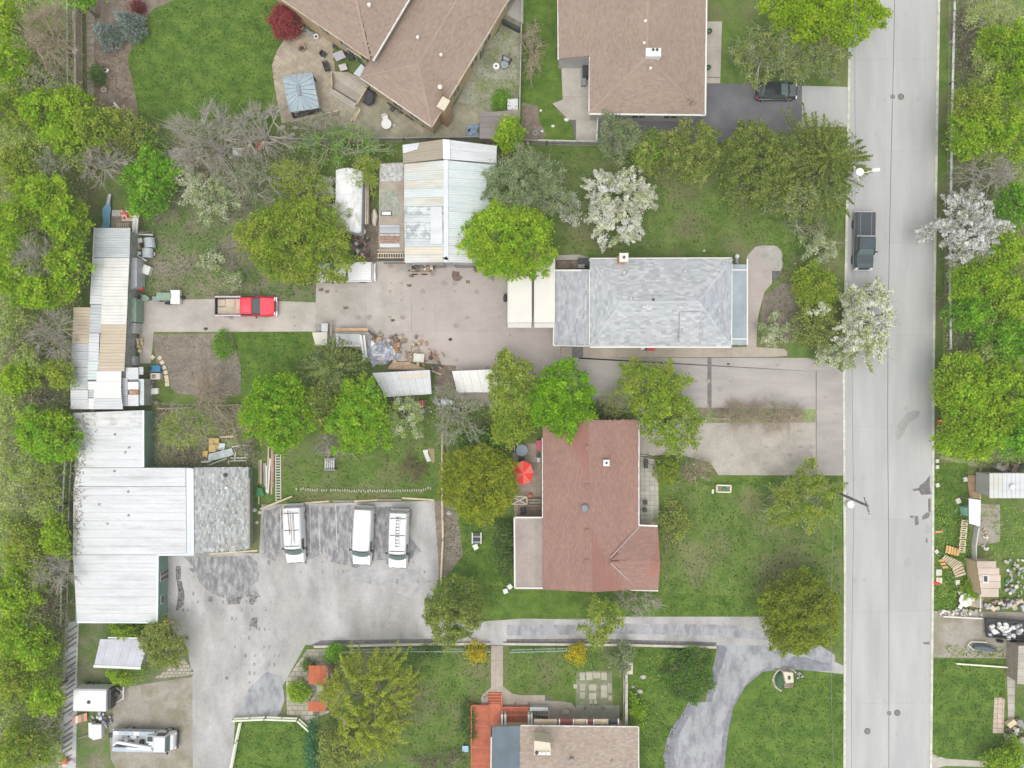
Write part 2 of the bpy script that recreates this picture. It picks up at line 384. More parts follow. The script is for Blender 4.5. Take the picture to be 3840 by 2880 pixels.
struct('gravel_yard',dd(2014,1320,2420,1325,2420,1425,2014,1420),M_gravel,.012)
struct('gravel_yard',dd(940,780,985,780,985,860,940,880),M_mulch,.010)
struct('soil_patch',dd(800,430,825,480,820,570,765,575,760,520),M_mulch,.010)
struct('soil_patch',dd(340,870,520,875,560,1010,330,1010),M_wood_floor,.010)
struct('soil_patch',dd(935,1082,985,1080,1000,1200,960,1250,945,1240),M_soil,.010)
lotp=dd(565,1090,938,1082,946,1200,948,1250,930,1300,925,1338,1045,1342,1130,1336,1250,1338,1340,1332,1650,1332,1700,1345,1740,1400,1822,1438,1822,1456,1700,1443,1640,1400,1552,1396,1250,1393,660,1393,612,1480,600,1548,508,1552,498,1700,490,2000,418,2000,416,1470,405,1400,362,1345,362,1190,560,1195)
struct('parking_lot',lotp,M_patchy,.020,label='grey patched asphalt parking lot and lane')
struct('curved_driveway',q(3,2,1745,640,1730,760,1690,900,1650,1110,1510,1110,1430,1250,1370,1320,1330,1420,1300,1560,1330,1700,1400,2400,1800,2400,1805,1659,1830,1400,1880,1150,1980,980,2120,860,2230,830,2500,850,2720,850,2722,720,2600,640),M_patchy2,.024)
M_edge=mat('dark_drive_edge',(.19,.195,.22),.9,(.27,.275,.30),1.6,.1,cover=.55,fine=.1)
struct('drive_edge',q(3,2,1745,640,1735,760,1690,905,1652,1110,1700,1115,1735,960,1790,800,1830,660),M_edge,.028)
struct('drive_edge',q(3,2,1510,1112,1430,1250,1370,1320,1330,1420,1302,1560,1330,1700,1420,1700,1385,1560,1400,1430,1470,1310,1570,1130),M_edge,.028)
struct('drive_edge',q(3,2,1752,2000,1805,1659,1830,1400,1880,1150,1980,980,2120,862,2240,845,2160,820,2060,880,1930,1030,1830,1200,1785,1420,1765,1659),M_edge,.028)
struct('drive_edge',q(3,3,280,735,400,740,600,800,605,853,400,850,240,830),M_edge,.028)
struct('worn_tar',q(3,2,0,470,600,470,1000,460,1850,470,2180,560,2180,600,1700,560,1000,545,0,560),M_patchy2,.024)
yardp=dd(300,649,460,646,682,653,683,612,712,572,820,565,1100,576,1200,600,1200,748,1212,772,1250,772,1250,870,985,880,985,790,860,780,740,745,675,716,300,718,298,785,330,785,330,716,300,716)
yardp=dd(300,649,460,646,682,653,683,612,712,572,820,565,1100,576,1200,600,1212,772,1250,772,1250,870,985,880,985,790,860,780,740,745,675,716,332,717,326,785,302,785)
yb=struct('concrete_yard',yardp,M_joint,.008)
gy=gp(yardp)
xsp=[(295,384),(384,466),(466,550),(550,683),(683,790),(790,889),(889,940),(940,1100),(1100,1252)]
for a,b in xsp:
 for c_,e in((560,655),(655,717),(717,790),(790,885)):
  (x0,y0),(x1,y1)=gp(dd(a,e,b,c_))
  jg=.012 if(a,b)in((683,790),(790,889),(889,940))and c_==655 else .003;r_=clip(gy,x0+jg,y0+.003,x1-jg,y1-.003)
  if len(r_)>2 and area(r_)>.3:MB().prism(r_,.0,.020+random.uniform(-.002,.002)).build('slab',M_pink if a>=889 else M_lot,yb)
dp=dd(1212,773,1500,773,1745,773,1800,790,1822,806,1822,1027,1552,1026,1535,1000,1515,990,1470,980,1380,985,1380,920,1500,912,1495,884,1280,880,1248,870,1250,772)
dw=struct('driveway',dp,M_drive,.012,label='wide worn driveway from the street to the concrete yard')
struct('drive_joint',dd(1528,773,1537,773,1537,880,1528,880),M_tar,.016)
struct('drive_joint',dd(1762,800,1764,800,1764,1027,1762,1027),M_tar,.016)
struct('hedge_strip',dd(1496,880,1765,884,1760,912,1500,914),M_wood_floor,.018)
struct('lane_gravel',dd(1385,920,1762,914,1762,1027,1552,1026,1535,1000,1470,982,1385,985),mat('pale_gravel',(.42,.39,.35),1,(.35,.32,.28),.6,.1,fine=.22,fs=8,bump=.4,bscale=14),.022)
struct('asphalt_driveway',q(0,2,1645,690,2250,700,2455,715,2455,1060,2200,1150,1900,1180,1300,1200,760,1200,755,985,1645,960),M_asph,.016)
struct('driveway_apron',q(0,3,370,712,755,722,750,1050,370,1050),M_road,.020)
RL=lambda y:3187-(y/2880)*21 if y<1500 else 3176-(y/2880)*12
def RLx(y):return float(np.interp(y,[-3000,0,750,1430,2180,2880,6000],[3215,3187,3176,3163,3168,3166,3160]))
def RRx(y):return float(np.interp(y,[-3000,0,750,1430,2180,2880,6000],[3545,3519,3507,3498,3496,3489,3470]))
def RCx(y):return float(np.interp(y,[-3000,0,750,1430,2180,2880,6000],[3375,3356,3337,3327,3333,3333,3320]))
ys=list(range(-3228,6200,345))
rb=struct('road',[(RLx(y),y)for y in ys]+[(RRx(y),y)for y in ys[::-1]],M_joint,.010)
for y0,y1 in zip(ys,ys[1:]):
 for A,B,o0,o1 in((RLx,RCx,0,-1.1),(RCx,RRx,1.1,0)):
  P=gp([(A(y0)+o0,y0+.15),(B(y0)+o1,y0+.15),(B(y1)+o1,y1-.15),(A(y1)+o0,y1-.15)])
  MB().prism(P,.0,.026).build('slab',M_road,rb)
for F,s_ in((RLx,-1),(RRx,1)):
 kb=MB();yy=[-3200,0,375,750,1100,1430,1800,2180,2500,2880,6000]
 for a,b in zip(yy,yy[1:]):
  kb.prism(gp([(F(a)-4,a),(F(a)+5,a),(F(b)+5,b),(F(b)-4,b)]),0,.10 if s_>0 else .07)
 o=kb.build('kerb',M_kerb);o['kind']='structure'
def stain(pts,m=M_oil,z=.030,name='stain'):
 cx=sum(p[0]for p in pts)/len(pts);cy=sum(p[1]for p in pts)/len(pts);out=[]
 for i in range(len(pts)):
  a,b=pts[i-1],pts[i]
  for t in(0,.33,.66):
   x=a[0]+(b[0]-a[0])*t;y=a[1]+(b[1]-a[1])*t;k=1+random.uniform(-.14,.14);out.append((cx+(x-cx)*k,cy+(y-cy)*k))
 return struct(name,out,m,z)
stain(q(1,1,1650,700,1710,705,1715,740,1740,745,1720,780,1660,780,1645,740));stain(q(1,1,1765,775,1800,780,1795,805,1765,800))
stain(q(1,1,1820,690,1850,665,1890,670,1850,715));stain(q(1,1,1930,680,1990,690,2010,740,1990,790,1930,740),mat('grey_damp',(.25,.22,.2)))
for u,v in((560,855),(610,870),(765,1005),(1155,1108),(1310,740),(1290,820)):stain(q(1,1,u-22,v-8,u+20,v-14,u+24,v+10,u-10,v+14))
stain(q(2,3,1350,860,1400,820,1430,780,1438,930,1360,935,1340,900),M_tar);stain(q(2,3,1285,890,1340,885,1340,905,1290,910),M_tar)
stain(q(2,3,1360,1120,1400,1090,1430,1090,1425,1130,1370,1145),M_tar);stain(q(2,3,1300,1120,1330,1115,1340,1180,1310,1195),M_tar);stain(q(2,3,1265,1115,1295,1112,1290,1135,1265,1130),M_tar)
stain(q(2,3,1415,980,1435,970,1438,1090,1418,1090),M_tar);stain(q(2,3,1395,1300,1412,1300,1410,1340,1395,1335),M_tar)
stain(q(3,3,1370,618,1425,608,1428,635,1380,632),M_tar)
struct('damp_patch',q(2,3,1240,260,1310,240,1350,250,1330,300,1250,350,1210,440,1160,490,1140,430,1170,350),mat('damp_concrete',(.31,.31,.30),.85,(.36,.36,.35),1),.031)
M_pot=mat('pothole',(.12,.11,.11),.9,(.24,.23,.23),4,soft=.05)
for c_ in(q(2,0,1460,1530,1500,1530,1500,1640,1460,1640),q(3,0,1465,100,1510,110,1530,230,1520,320,1460,340,1480,200),q(3,0,1730,230,1770,240,1760,290,1730,280),q(3,0,1880,250,2010,240,1990,300,1890,300),q(3,0,2060,210,2140,230,2110,300,2070,300),q(3,0,2080,420,2140,400,2130,500,2070,480),q(3,0,1870,900,1900,900,1890,925,1870,922)):stain(c_,M_pot,.028)
struct('faded_sealer',q(3,0,2060,1000,2212,860,2340,900,2360,1100,2320,1210,1960,1215),M_patchy2,.026)
def blotch(name,pts,m,z):stain(pts,m,z,name)
blotch('sealed_bay',q(2,1,90,1060,230,1050,230,1400,180,1520,70,1450),M_bay,.026)
blotch('sealed_bay',q(2,1,225,1030,800,1010,1310,1020,1290,1200,1350,1500,1000,1480,860,1550,560,1440,430,1480,240,1400),M_bay,.027)
blotch('sealed_bay',q(2,0,1540,1460,2100,1430,2130,1660,1620,1660),M_bay,.026)
blotch('sealed_bay',q(3,0,1560,0,2120,0,2130,230,1900,280,1700,180),M_bay,.025)
blotch('sealed_bay',q(2,1,760,1560,1400,1540,1480,1659,1300,1800,1100,1700,800,1650),mat('faint_sealer',(.33,.33,.34),.9,(.42,.415,.41),1,cover=.5,fine=.1,fs=5),.024)
struct('lane_dark_strip',q(3,1,560,600,1600,585,1650,622,560,640,460,645),M_tar,.026)  # dark band along the south edge of the lane, in two pieces
struct('lane_dark_strip',q(3,2,0,590,700,585,1740,615,1740,640,0,622),M_tar,.026)
def splats(reg,cell,m,z,p,st=1.0,name='sealer_wear'):
 P_=gp(reg);x0,y0=min(t[0]for t in P_),min(t[1]for t in P_);x1,y1=max(t[0]for t in P_),max(t[1]for t in P_);k=MB();y=y0
 while y<y1:
  x=x0
  while x<x1:
   cx,cy=x+cell/2+random.uniform(-.1,.1)*cell,y+cell*st/2
   if random.random()<p and inpoly(np.array([cx]),np.array([cy]),P_)[0]:
    s_=random.uniform(.12,.38)*cell;n_=9;k.sheet([(cx+s_*math.cos(6.283*i/n_)*random.uniform(.6,1.05),cy+s_*st*math.sin(6.283*i/n_)*random.uniform(.6,1.05),z)for i in range(n_)])
   x+=cell
  y+=cell*st
 o=k.build(name,m);o['kind']='structure'
M_fs=mat('small_sealer_spot',(.20,.20,.205),.9,(.30,.295,.29),3,fine=.1)
splats(q(2,1,70,1400,900,1440,1500,1480,1480,1700,500,1640,60,1600),.55,M_fs,.0285,.22,1.8)
splats(q(2,0,1480,1440,2212,1440,2212,1659,2300,2000,1500,2000,1420,1700),.5,M_fs,.0285,.26,1.7)
splats(q(3,0,1900,300,2300,500,2340,900,2000,1200,1850,700),.5,M_fs,.0285,.2,1.8)
splats(q(3,2,960,470,1900,480,1900,500,960,500),.3,M_fs,.0285,.8,1.2)
splats([(3200,-100),(3500,-100),(3480,2980),(3180,2980)],1.1,mat('road_speck',(.36,.36,.355),.9,(.40,.40,.395),3),.0275,.08,1.6,'road_mark')
splats(yardp,1.1,mat('yard_speck',(.30,.26,.23),.9,(.36,.32,.29),3),.0245,.16,.8,'yard_mark');splats(dp,1.2,MATS['yard_speck'],.0245,.12,.7,'drive_mark')
for u0,v0,u1,v1 in((222,1060,228,1400),(466,1020,474,1420),(540,1090,552,1430),(680,1010,694,1420),(800,1250,808,1420)):
 struct('bay_line',q(2,1,u0,v0,u0+6,v0,u1+6,v1,u1,v1),mat('worn_line_paint',(.62,.62,.6),.8,(.4,.4,.4),4),.034)
for i,(r_,c_,u,v,lb)in enumerate(((0,3,1122,803,'round grey manhole cover on the centre joint by the north driveway, left of the pair'),(0,3,1190,803,'round grey manhole cover just right of the centre joint by the north driveway'),(3,3,1092,1203,'pale manhole cover on the centre joint near the bottom of the street'),(3,3,1160,1200,'dark manhole cover just right of the centre joint near the bottom of the street'),(3,3,912,1353,'manhole cover alone in the middle of the left lane'))):
 x,y,_=W(*q(r_,c_,u,v)[0]);t=thing('manhole_cover',lb,'manhole cover',(x,y,.026),'manhole covers in the street')
 MB().cyl(x,y,.0,.32,.032,20).build('frame',M_metal if i in(0,2)else M_dark,t);MB().cyl(x,y,.032,.26,.008,20).build('lid',mat('cast_iron',(.20,.19,.17),.8),t)
#  patios and paths
def paved(name,poly,m,z,cw,ch,rz=0,gap=.02,base=M_joint,stagger=0,jit=.003,drop=0,pname='paver',off=(0,0),label=None):
 b=struct(name,poly,base,z-.02,label=label);pave(b,pname,gp(poly),cw,ch,gap,z,.04,m,rz,stagger=stagger,jit=jit,drop=drop,off=off);return b
M_pj=mat('patio_joint',(.22,.19,.14))
paved('stone_patio',q(0,1,285,290,200,415,155,530,165,650,235,1020,335,1015,700,915,660,330,480,260),M_pav,.05,.75,.55,rz=R(-34),base=M_pj,stagger=.5)
paved('stone_patio',q(0,1,700,915,340,1015,800,1150,1850,1150,1900,900,1700,850,1400,1000,1040,770,660,600),mat('mossy_patio_stone',(.34,.31,.24),.95,(.26,.26,.17),1,.14,fine=.16,rnd=.1),.046,1.1,.8,rz=R(-34),base=M_pj,stagger=.5)
struct('side_yard',q(0,1,2110,50,2212,20,2212,760,2170,940,1880,940,1680,860,1850,500,2040,250),mat('pale_yard',(.34,.33,.28),1,(.2,.22,.12),.8,.14,fine=.2,fs=4),.014)
paved('side_patio',q(0,2,450,480,700,465,700,940,742,950,742,1190,572,1190,545,1020,480,960,380,860,465,830),M_conc,.05,2.4,2.4,gap=.015)
paved('front_walk',q(0,2,1650,180,1785,180,1772,640,1650,640),M_conc,.07,2.0,3.0,gap=.015);paved('front_step',q(0,2,1650,645,1772,645,1770,692,1650,692),M_conc,.045,2,2)
paved('side_walk',q(1,2,450,1330,2080,1330,2300,1345,2360,1400,2200,1412,450,1420),mat('tan_concrete',(.44,.375,.31),.9,(.38,.33,.28),.8,.08,fine=.08,rnd=.05),.05,2.9,1.6,gap=.02)
fr=q(1,2,1990,580,2060,500,2130,484,2212,495,2270,560,2290,640,2270,720,2212,790,2140,870,2090,1050,2075,1180,2070,1330,1990,1330)
paved('pink_front_patio',fr,M_pink,.046,2.6,2.6,gap=.015)
struct('round_patio',[(XO[2]+(2200+85*math.cos(a))/2.212,YO[1]+(575+88*math.sin(a))/2.212)for a in[2*math.pi*i/28 for i in range(28)]],mat('round_patio_concrete',(.40,.385,.35),.9,(.34,.33,.3),1),.052)
struct('drain_mat',rq(1,2,540,1328,634,1418),M_tar,.056)
paved('west_walk',q(1,0,1190,1190,1260,1200,1255,1440,1190,1440),M_conc,.03,1.6,2.0,gap=.015)
struct('west_path',q(3,0,540,450,655,440,640,900,632,1659,630,2400,480,2400,480,1659),mat('worn_pale_concrete',(.46,.46,.46),.9,(.25,.23,.23),1.1,.1,cover=.58,soft=.05,fine=.1,stretch=(.5,1.6,1)),.03)
for i in range(24):
 v=480+i*48+random.uniform(-14,14);w=random.uniform(8,22);u=545-i*2;struct('stripe_stain',q(3,0,u+random.uniform(0,25),v+50,u+95,v-5,u+98,v-5+w,u+random.uniform(0,25),v+50+w),M_tar,.033)
paved('garden_path',q(3,1,1972,640,2070,640,2070,980,2130,1040,2212,1060,2360,1100,2350,1130,1890,1130,1890,1060,1972,990),mat('exposed_path',(.40,.35,.29),.9,(.35,.31,.26),1.5,fine=.12,rnd=.04),.03,1.5,1.5,gap=.015)
paved('back_patio',zr(1750,2480,3.16,420,300,440,300,540,380,640,400,940,400,1020,460,1240,490,1300,560,1300,690,980,690,740,720,740,540,420,540),mat('exposed_patio',(.38,.33,.27),.9,(.33,.29,.24),1.5,fine=.12,rnd=.04),.034,2.2,2.2,gap=.015)
struct('stone_yard',zr(1750,2480,3.16,1300,120,1720,110,1740,690,1300,690,1290,500),mat('mossy_soil',(.24,.24,.17),1,(.15,.19,.09),1.2,fine=.25,fs=4),.014)
sy=struct('back_paving',zr(1750,2480,3.16,1300,520,1810,520,1810,700,1300,700),mat('grey_paving_bed',(.36,.36,.30),.95,(.28,.3,.22),1.2),.024)
slabs=[(1340,130,60,90),(1415,130,75,90),(1500,130,85,70),(1595,130,65,90),(1340,260,65,85),(1450,270,85,75),(1340,360,60,80),(1450,375,85,75),(1590,280,75,150),(1670,250,50,120),(1265,270,45,50),(1455,460,35,40),(1510,460,35,40),(1680,400,40,60)]
for u,v,w,h in slabs:
 p=zr(1750,2480,3.16,u,v,u+w,v,u+w,v+h,u,v+h);MB().prism(gp(p),0,.05+random.uniform(-.01,.01)).build('paving_slab',M_flag,sy)
paved('garden_terrace',zr(1040,2400,4.607,520,160,910,150,910,700,900,1250,700,1320,700,1470,560,1470,380,1330,170,1290,150,700,330,420),M_flag,.04,.62,.5,gap=.06,base=M_pj,stagger=.5,jit=.012,drop=.04)
paved('stone_corner',q(3,0,1270,915,1380,850,1450,790,1530,755,1600,850,1600,890,1400,905),M_flag,.04,.42,.36,gap=.07,base=M_pj,stagger=.5,jit=.012)
paved('front_veranda',q(2,2,1105,620,1230,650,1255,800,1260,1190,1105,1190),mat('veranda_tile',(.45,.44,.38),.85,(.38,.38,.33),2,rnd=.08),.12,.5,.5,gap=.03,base=M_pj)
paved('rear_patio',zr(1880,1640,2.676,110,60,400,60,400,800,130,800),mat('rear_paver',(.34,.28,.23),.9,(.28,.23,.19),2,rnd=.1),.04,.62,.62,gap=.03,base=M_pj)
struct('street_path',q(3,3,1440,1540,1490,1555,1560,1580,1860,1600,2300,1615,2300,1660,1560,1640,1490,1659,1440,1700),M_conc,.03)
paved('yard_path',q(3,3,2090,740,2150,740,2130,1250,2080,1250,2070,900),M_conc,.03,.8,.8,gap=.04,base=M_pj)
st=struct('block_pad',q(3,3,1965,1075,2050,1075,2040,1370,1950,1370),M_pj,.014)
pave(st,'paving_slab',gp(q(3,3,1965,1075,2050,1075,2040,1370,1950,1370)),.5,.5,.03,.05,.05,mat('pinkish_slab',(.5,.4,.33),.9,rnd=.1))
#  BUILDINGS
BR=[(.285,.215,.170),(.30,.228,.182),(.272,.204,.162),(.312,.240,.195),(.29,.232,.195)]
M_br=mat('brown_roof_deck',(.28,.2,.16),.95)
GR=[(.385,.405,.42),(.42,.435,.45),(.36,.38,.40),(.45,.465,.47),(.41,.43,.435)]
M_gr=mat('grey_roof_deck',(.3,.31,.33),.95)
RD=[(.29,.172,.140),(.28,.166,.136),(.308,.186,.148),(.29,.184,.146),(.27,.16,.134)]
M_rd=mat('red_roof_deck',(.28,.14,.11),.95)
M_side=mat('cream_siding',(.52,.41,.26),.8,(.47,.37,.24),2,fine=.05)
M_gwall=mat('grey_siding',(.42,.41,.40),.8)
#  house A, rotated, top left 
cA=W(1500,200);hA=thing('brown_roof_house','large brown-roofed house set at an angle with cream walls, beside the gazebo patio','house',(cA[0],cA[1],0))
zl,zr_=6.0,4.6
a0=q(0,1,60,-125)[0];a1=q(0,1,960,490)[0];a2=q(0,1,990,500)[0];a3=q(0,1,1670,-650)[0]
ap=q(0,1,775,-360)[0];far=q(0,1,500,-1100)[0]
slope(hA,[(*a0,zl),(*a1,zl),(*ap,zl+2.2)],BR,M_br)
slope(hA,[(*a2,zl),(*a3,zl),(*ap,zl+2.2)],BR,M_br)
capline(hA,[(*a1,zl+.05),(*ap,zl+2.25)],mat('brown_ridge',(.31,.24,.195),.95))
b0=q(0,1,882,640)[0];b1=q(0,1,1480,1052)[0];b2=q(0,1,2112,0)[0];b2x=q(0,1,2350,-395)[0];b3=q(0,1,1500,-395)[0]
ap2=q(0,1,1367,534)[0];ap3=q(0,1,1925,-395)[0]
slope(hA,[(*b0,zr_),(*b1,zr_),(*ap2,zr_+1.5)],BR,M_br);slope(hA,[(*b1,zr_),(*b2x,zr_),(*ap3,zr_+1.5),(*ap2,zr_+1.5)],BR,M_br)
slope(hA,[(*b3,zr_),(*b0,zr_),(*ap2,zr_+1.5),(*ap3,zr_+1.5)],BR,M_br)
capline(hA,[(*b1,zr_),(*ap2,zr_+1.5),(*ap3,zr_+1.5)],MATS['brown_ridge'],.22,up=.03);capline(hA,[(*b0,zr_),(*ap2,zr_+1.5)],MATS['brown_ridge'],.22,up=.03)
gutter(hA,[(*a0,zl),(*a1,zl)],M_woodl);gutter(hA,[(*a2,zl),(*a3,zl)],M_trim,w=.22,h=.3);gutter(hA,[(*b0,zr_),(*b1,zr_)],M_trim);gutter(hA,[(*b1,zr_),(*b2x,zr_)],M_woodl)
wl,PL=wbox(hA,[a0,a1,a3,far],zl,M_side,.45);wr,PR=wbox(hA,[b0,b1,b2x,b3],zr_,M_side,.38)
for t in(.52,.72,.93):window(hA,PL[0],PL[1],t,1.1,2.6,1.4)
window(hA,PL[0],PL[1],.80,1.8,.1,2.2,door=True)
for t in(.24,.42,.56,.8):window(hA,PR[1],PR[2],t,1.3,1.3,1.3)
window(hA,PR[1],PR[2],.5,1.0,.1,2.0,door=True)
for t in(.45,.7):window(hA,PR[0],PR[1],t,1.1,1.2,1.2)
x,y,_=W(*q(0,1,1590,900)[0],0);ch=MB().box(*W(*q(0,1,1588,905)[0],4)[:2],0,1.05,.75,5.6,R(59)).build('chimney',M_brick,hA)
tx,ty,_=W(*q(0,1,1560,800)[0],6)
MB().box(*W(*q(0,1,1588,905)[0],4)[:2],5.6,1.15,.85,.12,R(59)).build('chimney_cap',mat('pale_cap',(.6,.54,.42),.9),ch)
MB().rod(W(*q(0,1,1560,790)[0],5.2),W(*q(0,1,1548,722)[0],7.2),.2).build('chimney_flue',M_brick,ch);MB().cyl(*W(*q(0,1,1548,722)[0],7.25)[:2],7.2,.2,.15).build('flue_cap',M_white,ch)
for u,v in((1362,305),(1555,450)):vent(hA,*q(0,1,u,v)[0],zr_+1.35,M_trim,.17)
vent(hA,*q(0,1,958,35)[0],zl+1.4,M_trim,.2)
#  house B top middle 
cB=W(2400,150);hB=thing('brown_hip_roof_house','house with brown hip roof and white box chimney, beside the dark asphalt driveway','house',(cB[0],cB[1],0))
e=3.6;ri=5.6
P=lambda u,v,z:(*q(0,2,u,v)[0],z)
slope(hB,[P(685,938,e),P(690,462,e),P(690,-500,e),P(1170,-500,ri),P(1165,470,ri)],BR,M_br,e=(0,2))
slope(hB,[P(1640,948,e),P(1660,-500,e),P(1170,-500,ri),P(1165,470,ri)],BR,M_br)
slope(hB,[P(685,938,e),P(1640,948,e),P(1165,470,ri)],BR,M_br)
slope(hB,[P(430,490,2.9),P(420,-500,2.9),P(690,-500,e),P(690,462,e)],BR,M_br)
capline(hB,[P(685,938,e),P(1165,470,ri),P(1170,-500,ri)],MATS['brown_ridge'],.24,up=.02);capline(hB,[P(1640,948,e),P(1165,470,ri)],MATS['brown_ridge'],.24,up=.02)
gutter(hB,[P(690,470,e),P(685,945,e),P(1648,955,e),P(1663,-500,e)],w=.16);gutter(hB,[P(422,-500,2.9),P(428,495,2.9)],w=.12)
w1,PB=wbox(hB,[P(685,938,e)[:2],P(1640,948,e)[:2],P(1660,-500,e)[:2],P(690,-500,e)[:2]],e,M_gwall,.35)
wbox(hB,[P(430,490,2.9)[:2],P(420,-500,2.9)[:2],P(720,-500,e)[:2],P(720,490,e)[:2]],2.9,M_gwall,.12)
for t in(.2,.45,.75):window(hB,PB[0],PB[1],t,1.4,1.2,1.2)
window(hB,PB[3],PB[0],.8,1.8,.1,2.1,door=True)
ch=MB().box(*W(*q(0,2,1218,432)[0],6.2)[:2],4.9,1.45,.8,1.3).build('chimney',M_white,hB)
for u in(1215,1248):MB().cyl(*W(*q(0,2,u,412)[0],6.25)[:2],6.2,.13,.12).build('chimney_flue',M_dark,ch)
MB().box(*W(*q(0,2,1218,475)[0],5.3)[:2],5.2,1.5,.12,.12).build('flashing',M_metal,ch)
for u,v in((1152,170),(1142,353),(1195,562)):vent(hB,*q(0,2,u,v)[0],ri-.1,M_trim,.16)
ax,ay,_=W(*q(0,2,1525,862)[0],4.3);b=MB().rod((ax,ay,3.9),(ax,ay,5.1),.03).rod((ax-.4,ay+.3,5),(ax+.4,ay-.3,5),.02)
for k in(-.3,0,.3):b.rod((ax+k-.2,ay-k*.7-.25,5),(ax+k+.2,ay-k*.7+.25,5),.015)
b.build('antenna',M_dark,hB)
#  house C grey hip roof 
cC=W(2500,1130);hC=thing('grey_roof_house','bungalow with pale grey patterned shingle roof, shed dormer and orange brick chimney','house',(cC[0],cC[1],0))
P=lambda u,v,z:(*q(1,2,u,v)[0],z)
e,ri=3.4,5.3;L0,R0=P(955,960,ri),P(1588,955,ri)
kw=dict(course=.2,tab=.5,vv=.13)
slope(hC,[P(690,1325,e),P(1860,1325,e),R0,L0],GR,M_gr,**kw);slope(hC,[P(690,600,e),P(1868,596,e),R0,L0],GR,M_gr,**kw)
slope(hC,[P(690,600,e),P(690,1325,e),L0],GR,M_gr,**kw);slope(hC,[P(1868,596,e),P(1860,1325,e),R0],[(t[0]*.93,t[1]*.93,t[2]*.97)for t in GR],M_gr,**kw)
M_gcap=mat('grey_ridge',(.42,.44,.455),.95)
capline(hC,[P(1860,1325,e),R0,L0,P(690,1325,e)],M_gcap,.3,up=.02);capline(hC,[P(1868,596,e),R0],M_gcap,.3,up=.02);capline(hC,[P(690,600,e),L0],M_gcap,.3,up=.02)
gutter(hC,[P(690,1330,e),P(1862,1330,e)],w=.17);gutter(hC,[P(690,595,e),P(1868,591,e)],w=.1);gutter(hC,[P(1866,596,e),P(1862,1325,e)],w=.1);gutter(hC,[P(688,690,e),P(688,1325,e)],w=.12)
wbox(hC,[P(690,600,e)[:2],P(1868,596,e)[:2],P(1860,1325,e)[:2],P(690,1325,e)[:2]],e,M_gwall,.3)
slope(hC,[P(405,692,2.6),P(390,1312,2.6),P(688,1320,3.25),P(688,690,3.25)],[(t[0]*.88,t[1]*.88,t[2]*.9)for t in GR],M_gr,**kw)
gutter(hC,[P(403,690,2.6),P(388,1316,2.6),P(685,1322,3.1)],w=.14);gutter(hC,[P(403,694,2.7),P(690,694,3.2)],w=.16)
wbox(hC,[P(405,692,2.6)[:2],P(390,1312,2.6)[:2],P(700,1320,2.6)[:2],P(700,690,2.6)[:2]],2.55,M_gwall,.25)
dz=e+.62*1.9
dm=slope(hC,[P(1432,1288,4.15),P(1612,1286,4.15),P(1612,1040,5.1),P(1440,1040,5.1)],GR,M_gr,**kw)
dp_=[P(1440,1280,4.0)[:2],P(1606,1280,4.0)[:2],P(1606,1050,4.0)[:2],P(1446,1050,4.0)[:2]]
MB().prism(gp(dp_,4.1),3.3,3.95).build('dormer_wall',M_trim,hC)
MB().bar(Vector(W(*P(1438,1290,4.2))),Vector(W(*P(1440,1040,5.15))),.09,.16).build('dormer_trim',M_gcap,hC);MB().bar(Vector(W(*P(1612,1288,4.2))),Vector(W(*P(1613,1040,5.15))),.09,.16).build('dormer_trim',M_gcap,hC)
cx_,cy_,_=W(*q(1,2,950,625)[0],3.6)
ch=MB().box(cx_,cy_+.15,0,.75,.75,5.6).build('chimney',mat('orange_brick',(.58,.33,.17),.9,(.48,.26,.13),5),hC)
MB().box(cx_,cy_+.15,5.6,.85,.85,.1).build('chimney_cap',M_trim,ch);MB().cyl(cx_,cy_+.15,5.7,.13,.18).build('chimney_flue',M_dark,ch)
pr=MB().sheet([W(*P(1872,645,3.1)),W(*P(1992,645,2.75)),W(*P(1990,1312,2.75)),W(*P(1866,1312,3.1))],.1).build('porch_roof',mat('blue_grey_membrane',(.31,.36,.39),.7,(.27,.32,.34),.8,fine=.03),hC)
for a,b_ in((P(1997,600,2.8),P(1997,1312,2.8)),(P(1868,690,3.15),P(1997,690,2.85)),(P(1868,1262,3.15),P(1997,1262,2.85)),(P(1869,640,3.1),P(1866,1312,3.1))):
 MB().bar(Vector(W(*a)),Vector(W(*b_)),.13,.12).build('porch_trim',M_trim,hC)
for v in(700,1000,1300):x,y,_=W(*P(1985,v,2.6));MB().box(x,y,0,.14,.14,2.65).build('porch_post',M_trim,hC)
for u,v,z,m in((975,710,4.0,M_gcap),(1480,700,4.0,M_gcap),(1480,985,5.1,M_gcap),(1135,997,5.1,M_metal),(1030,925,5.1,M_gcap)):vent(hC,*q(1,2,u,v)[0],z,m,.19,.2)
vent(hC,*q(1,2,1220,935)[0],5.2,M_dark,.13,.5);vent(hC,*q(1,2,1805,637)[0],3.6,M_metal,.12,.2)
M_cream=mat('cream_metal',(.66,.645,.59),.5,(.63,.61,.56),.6,.03,fine=.03)
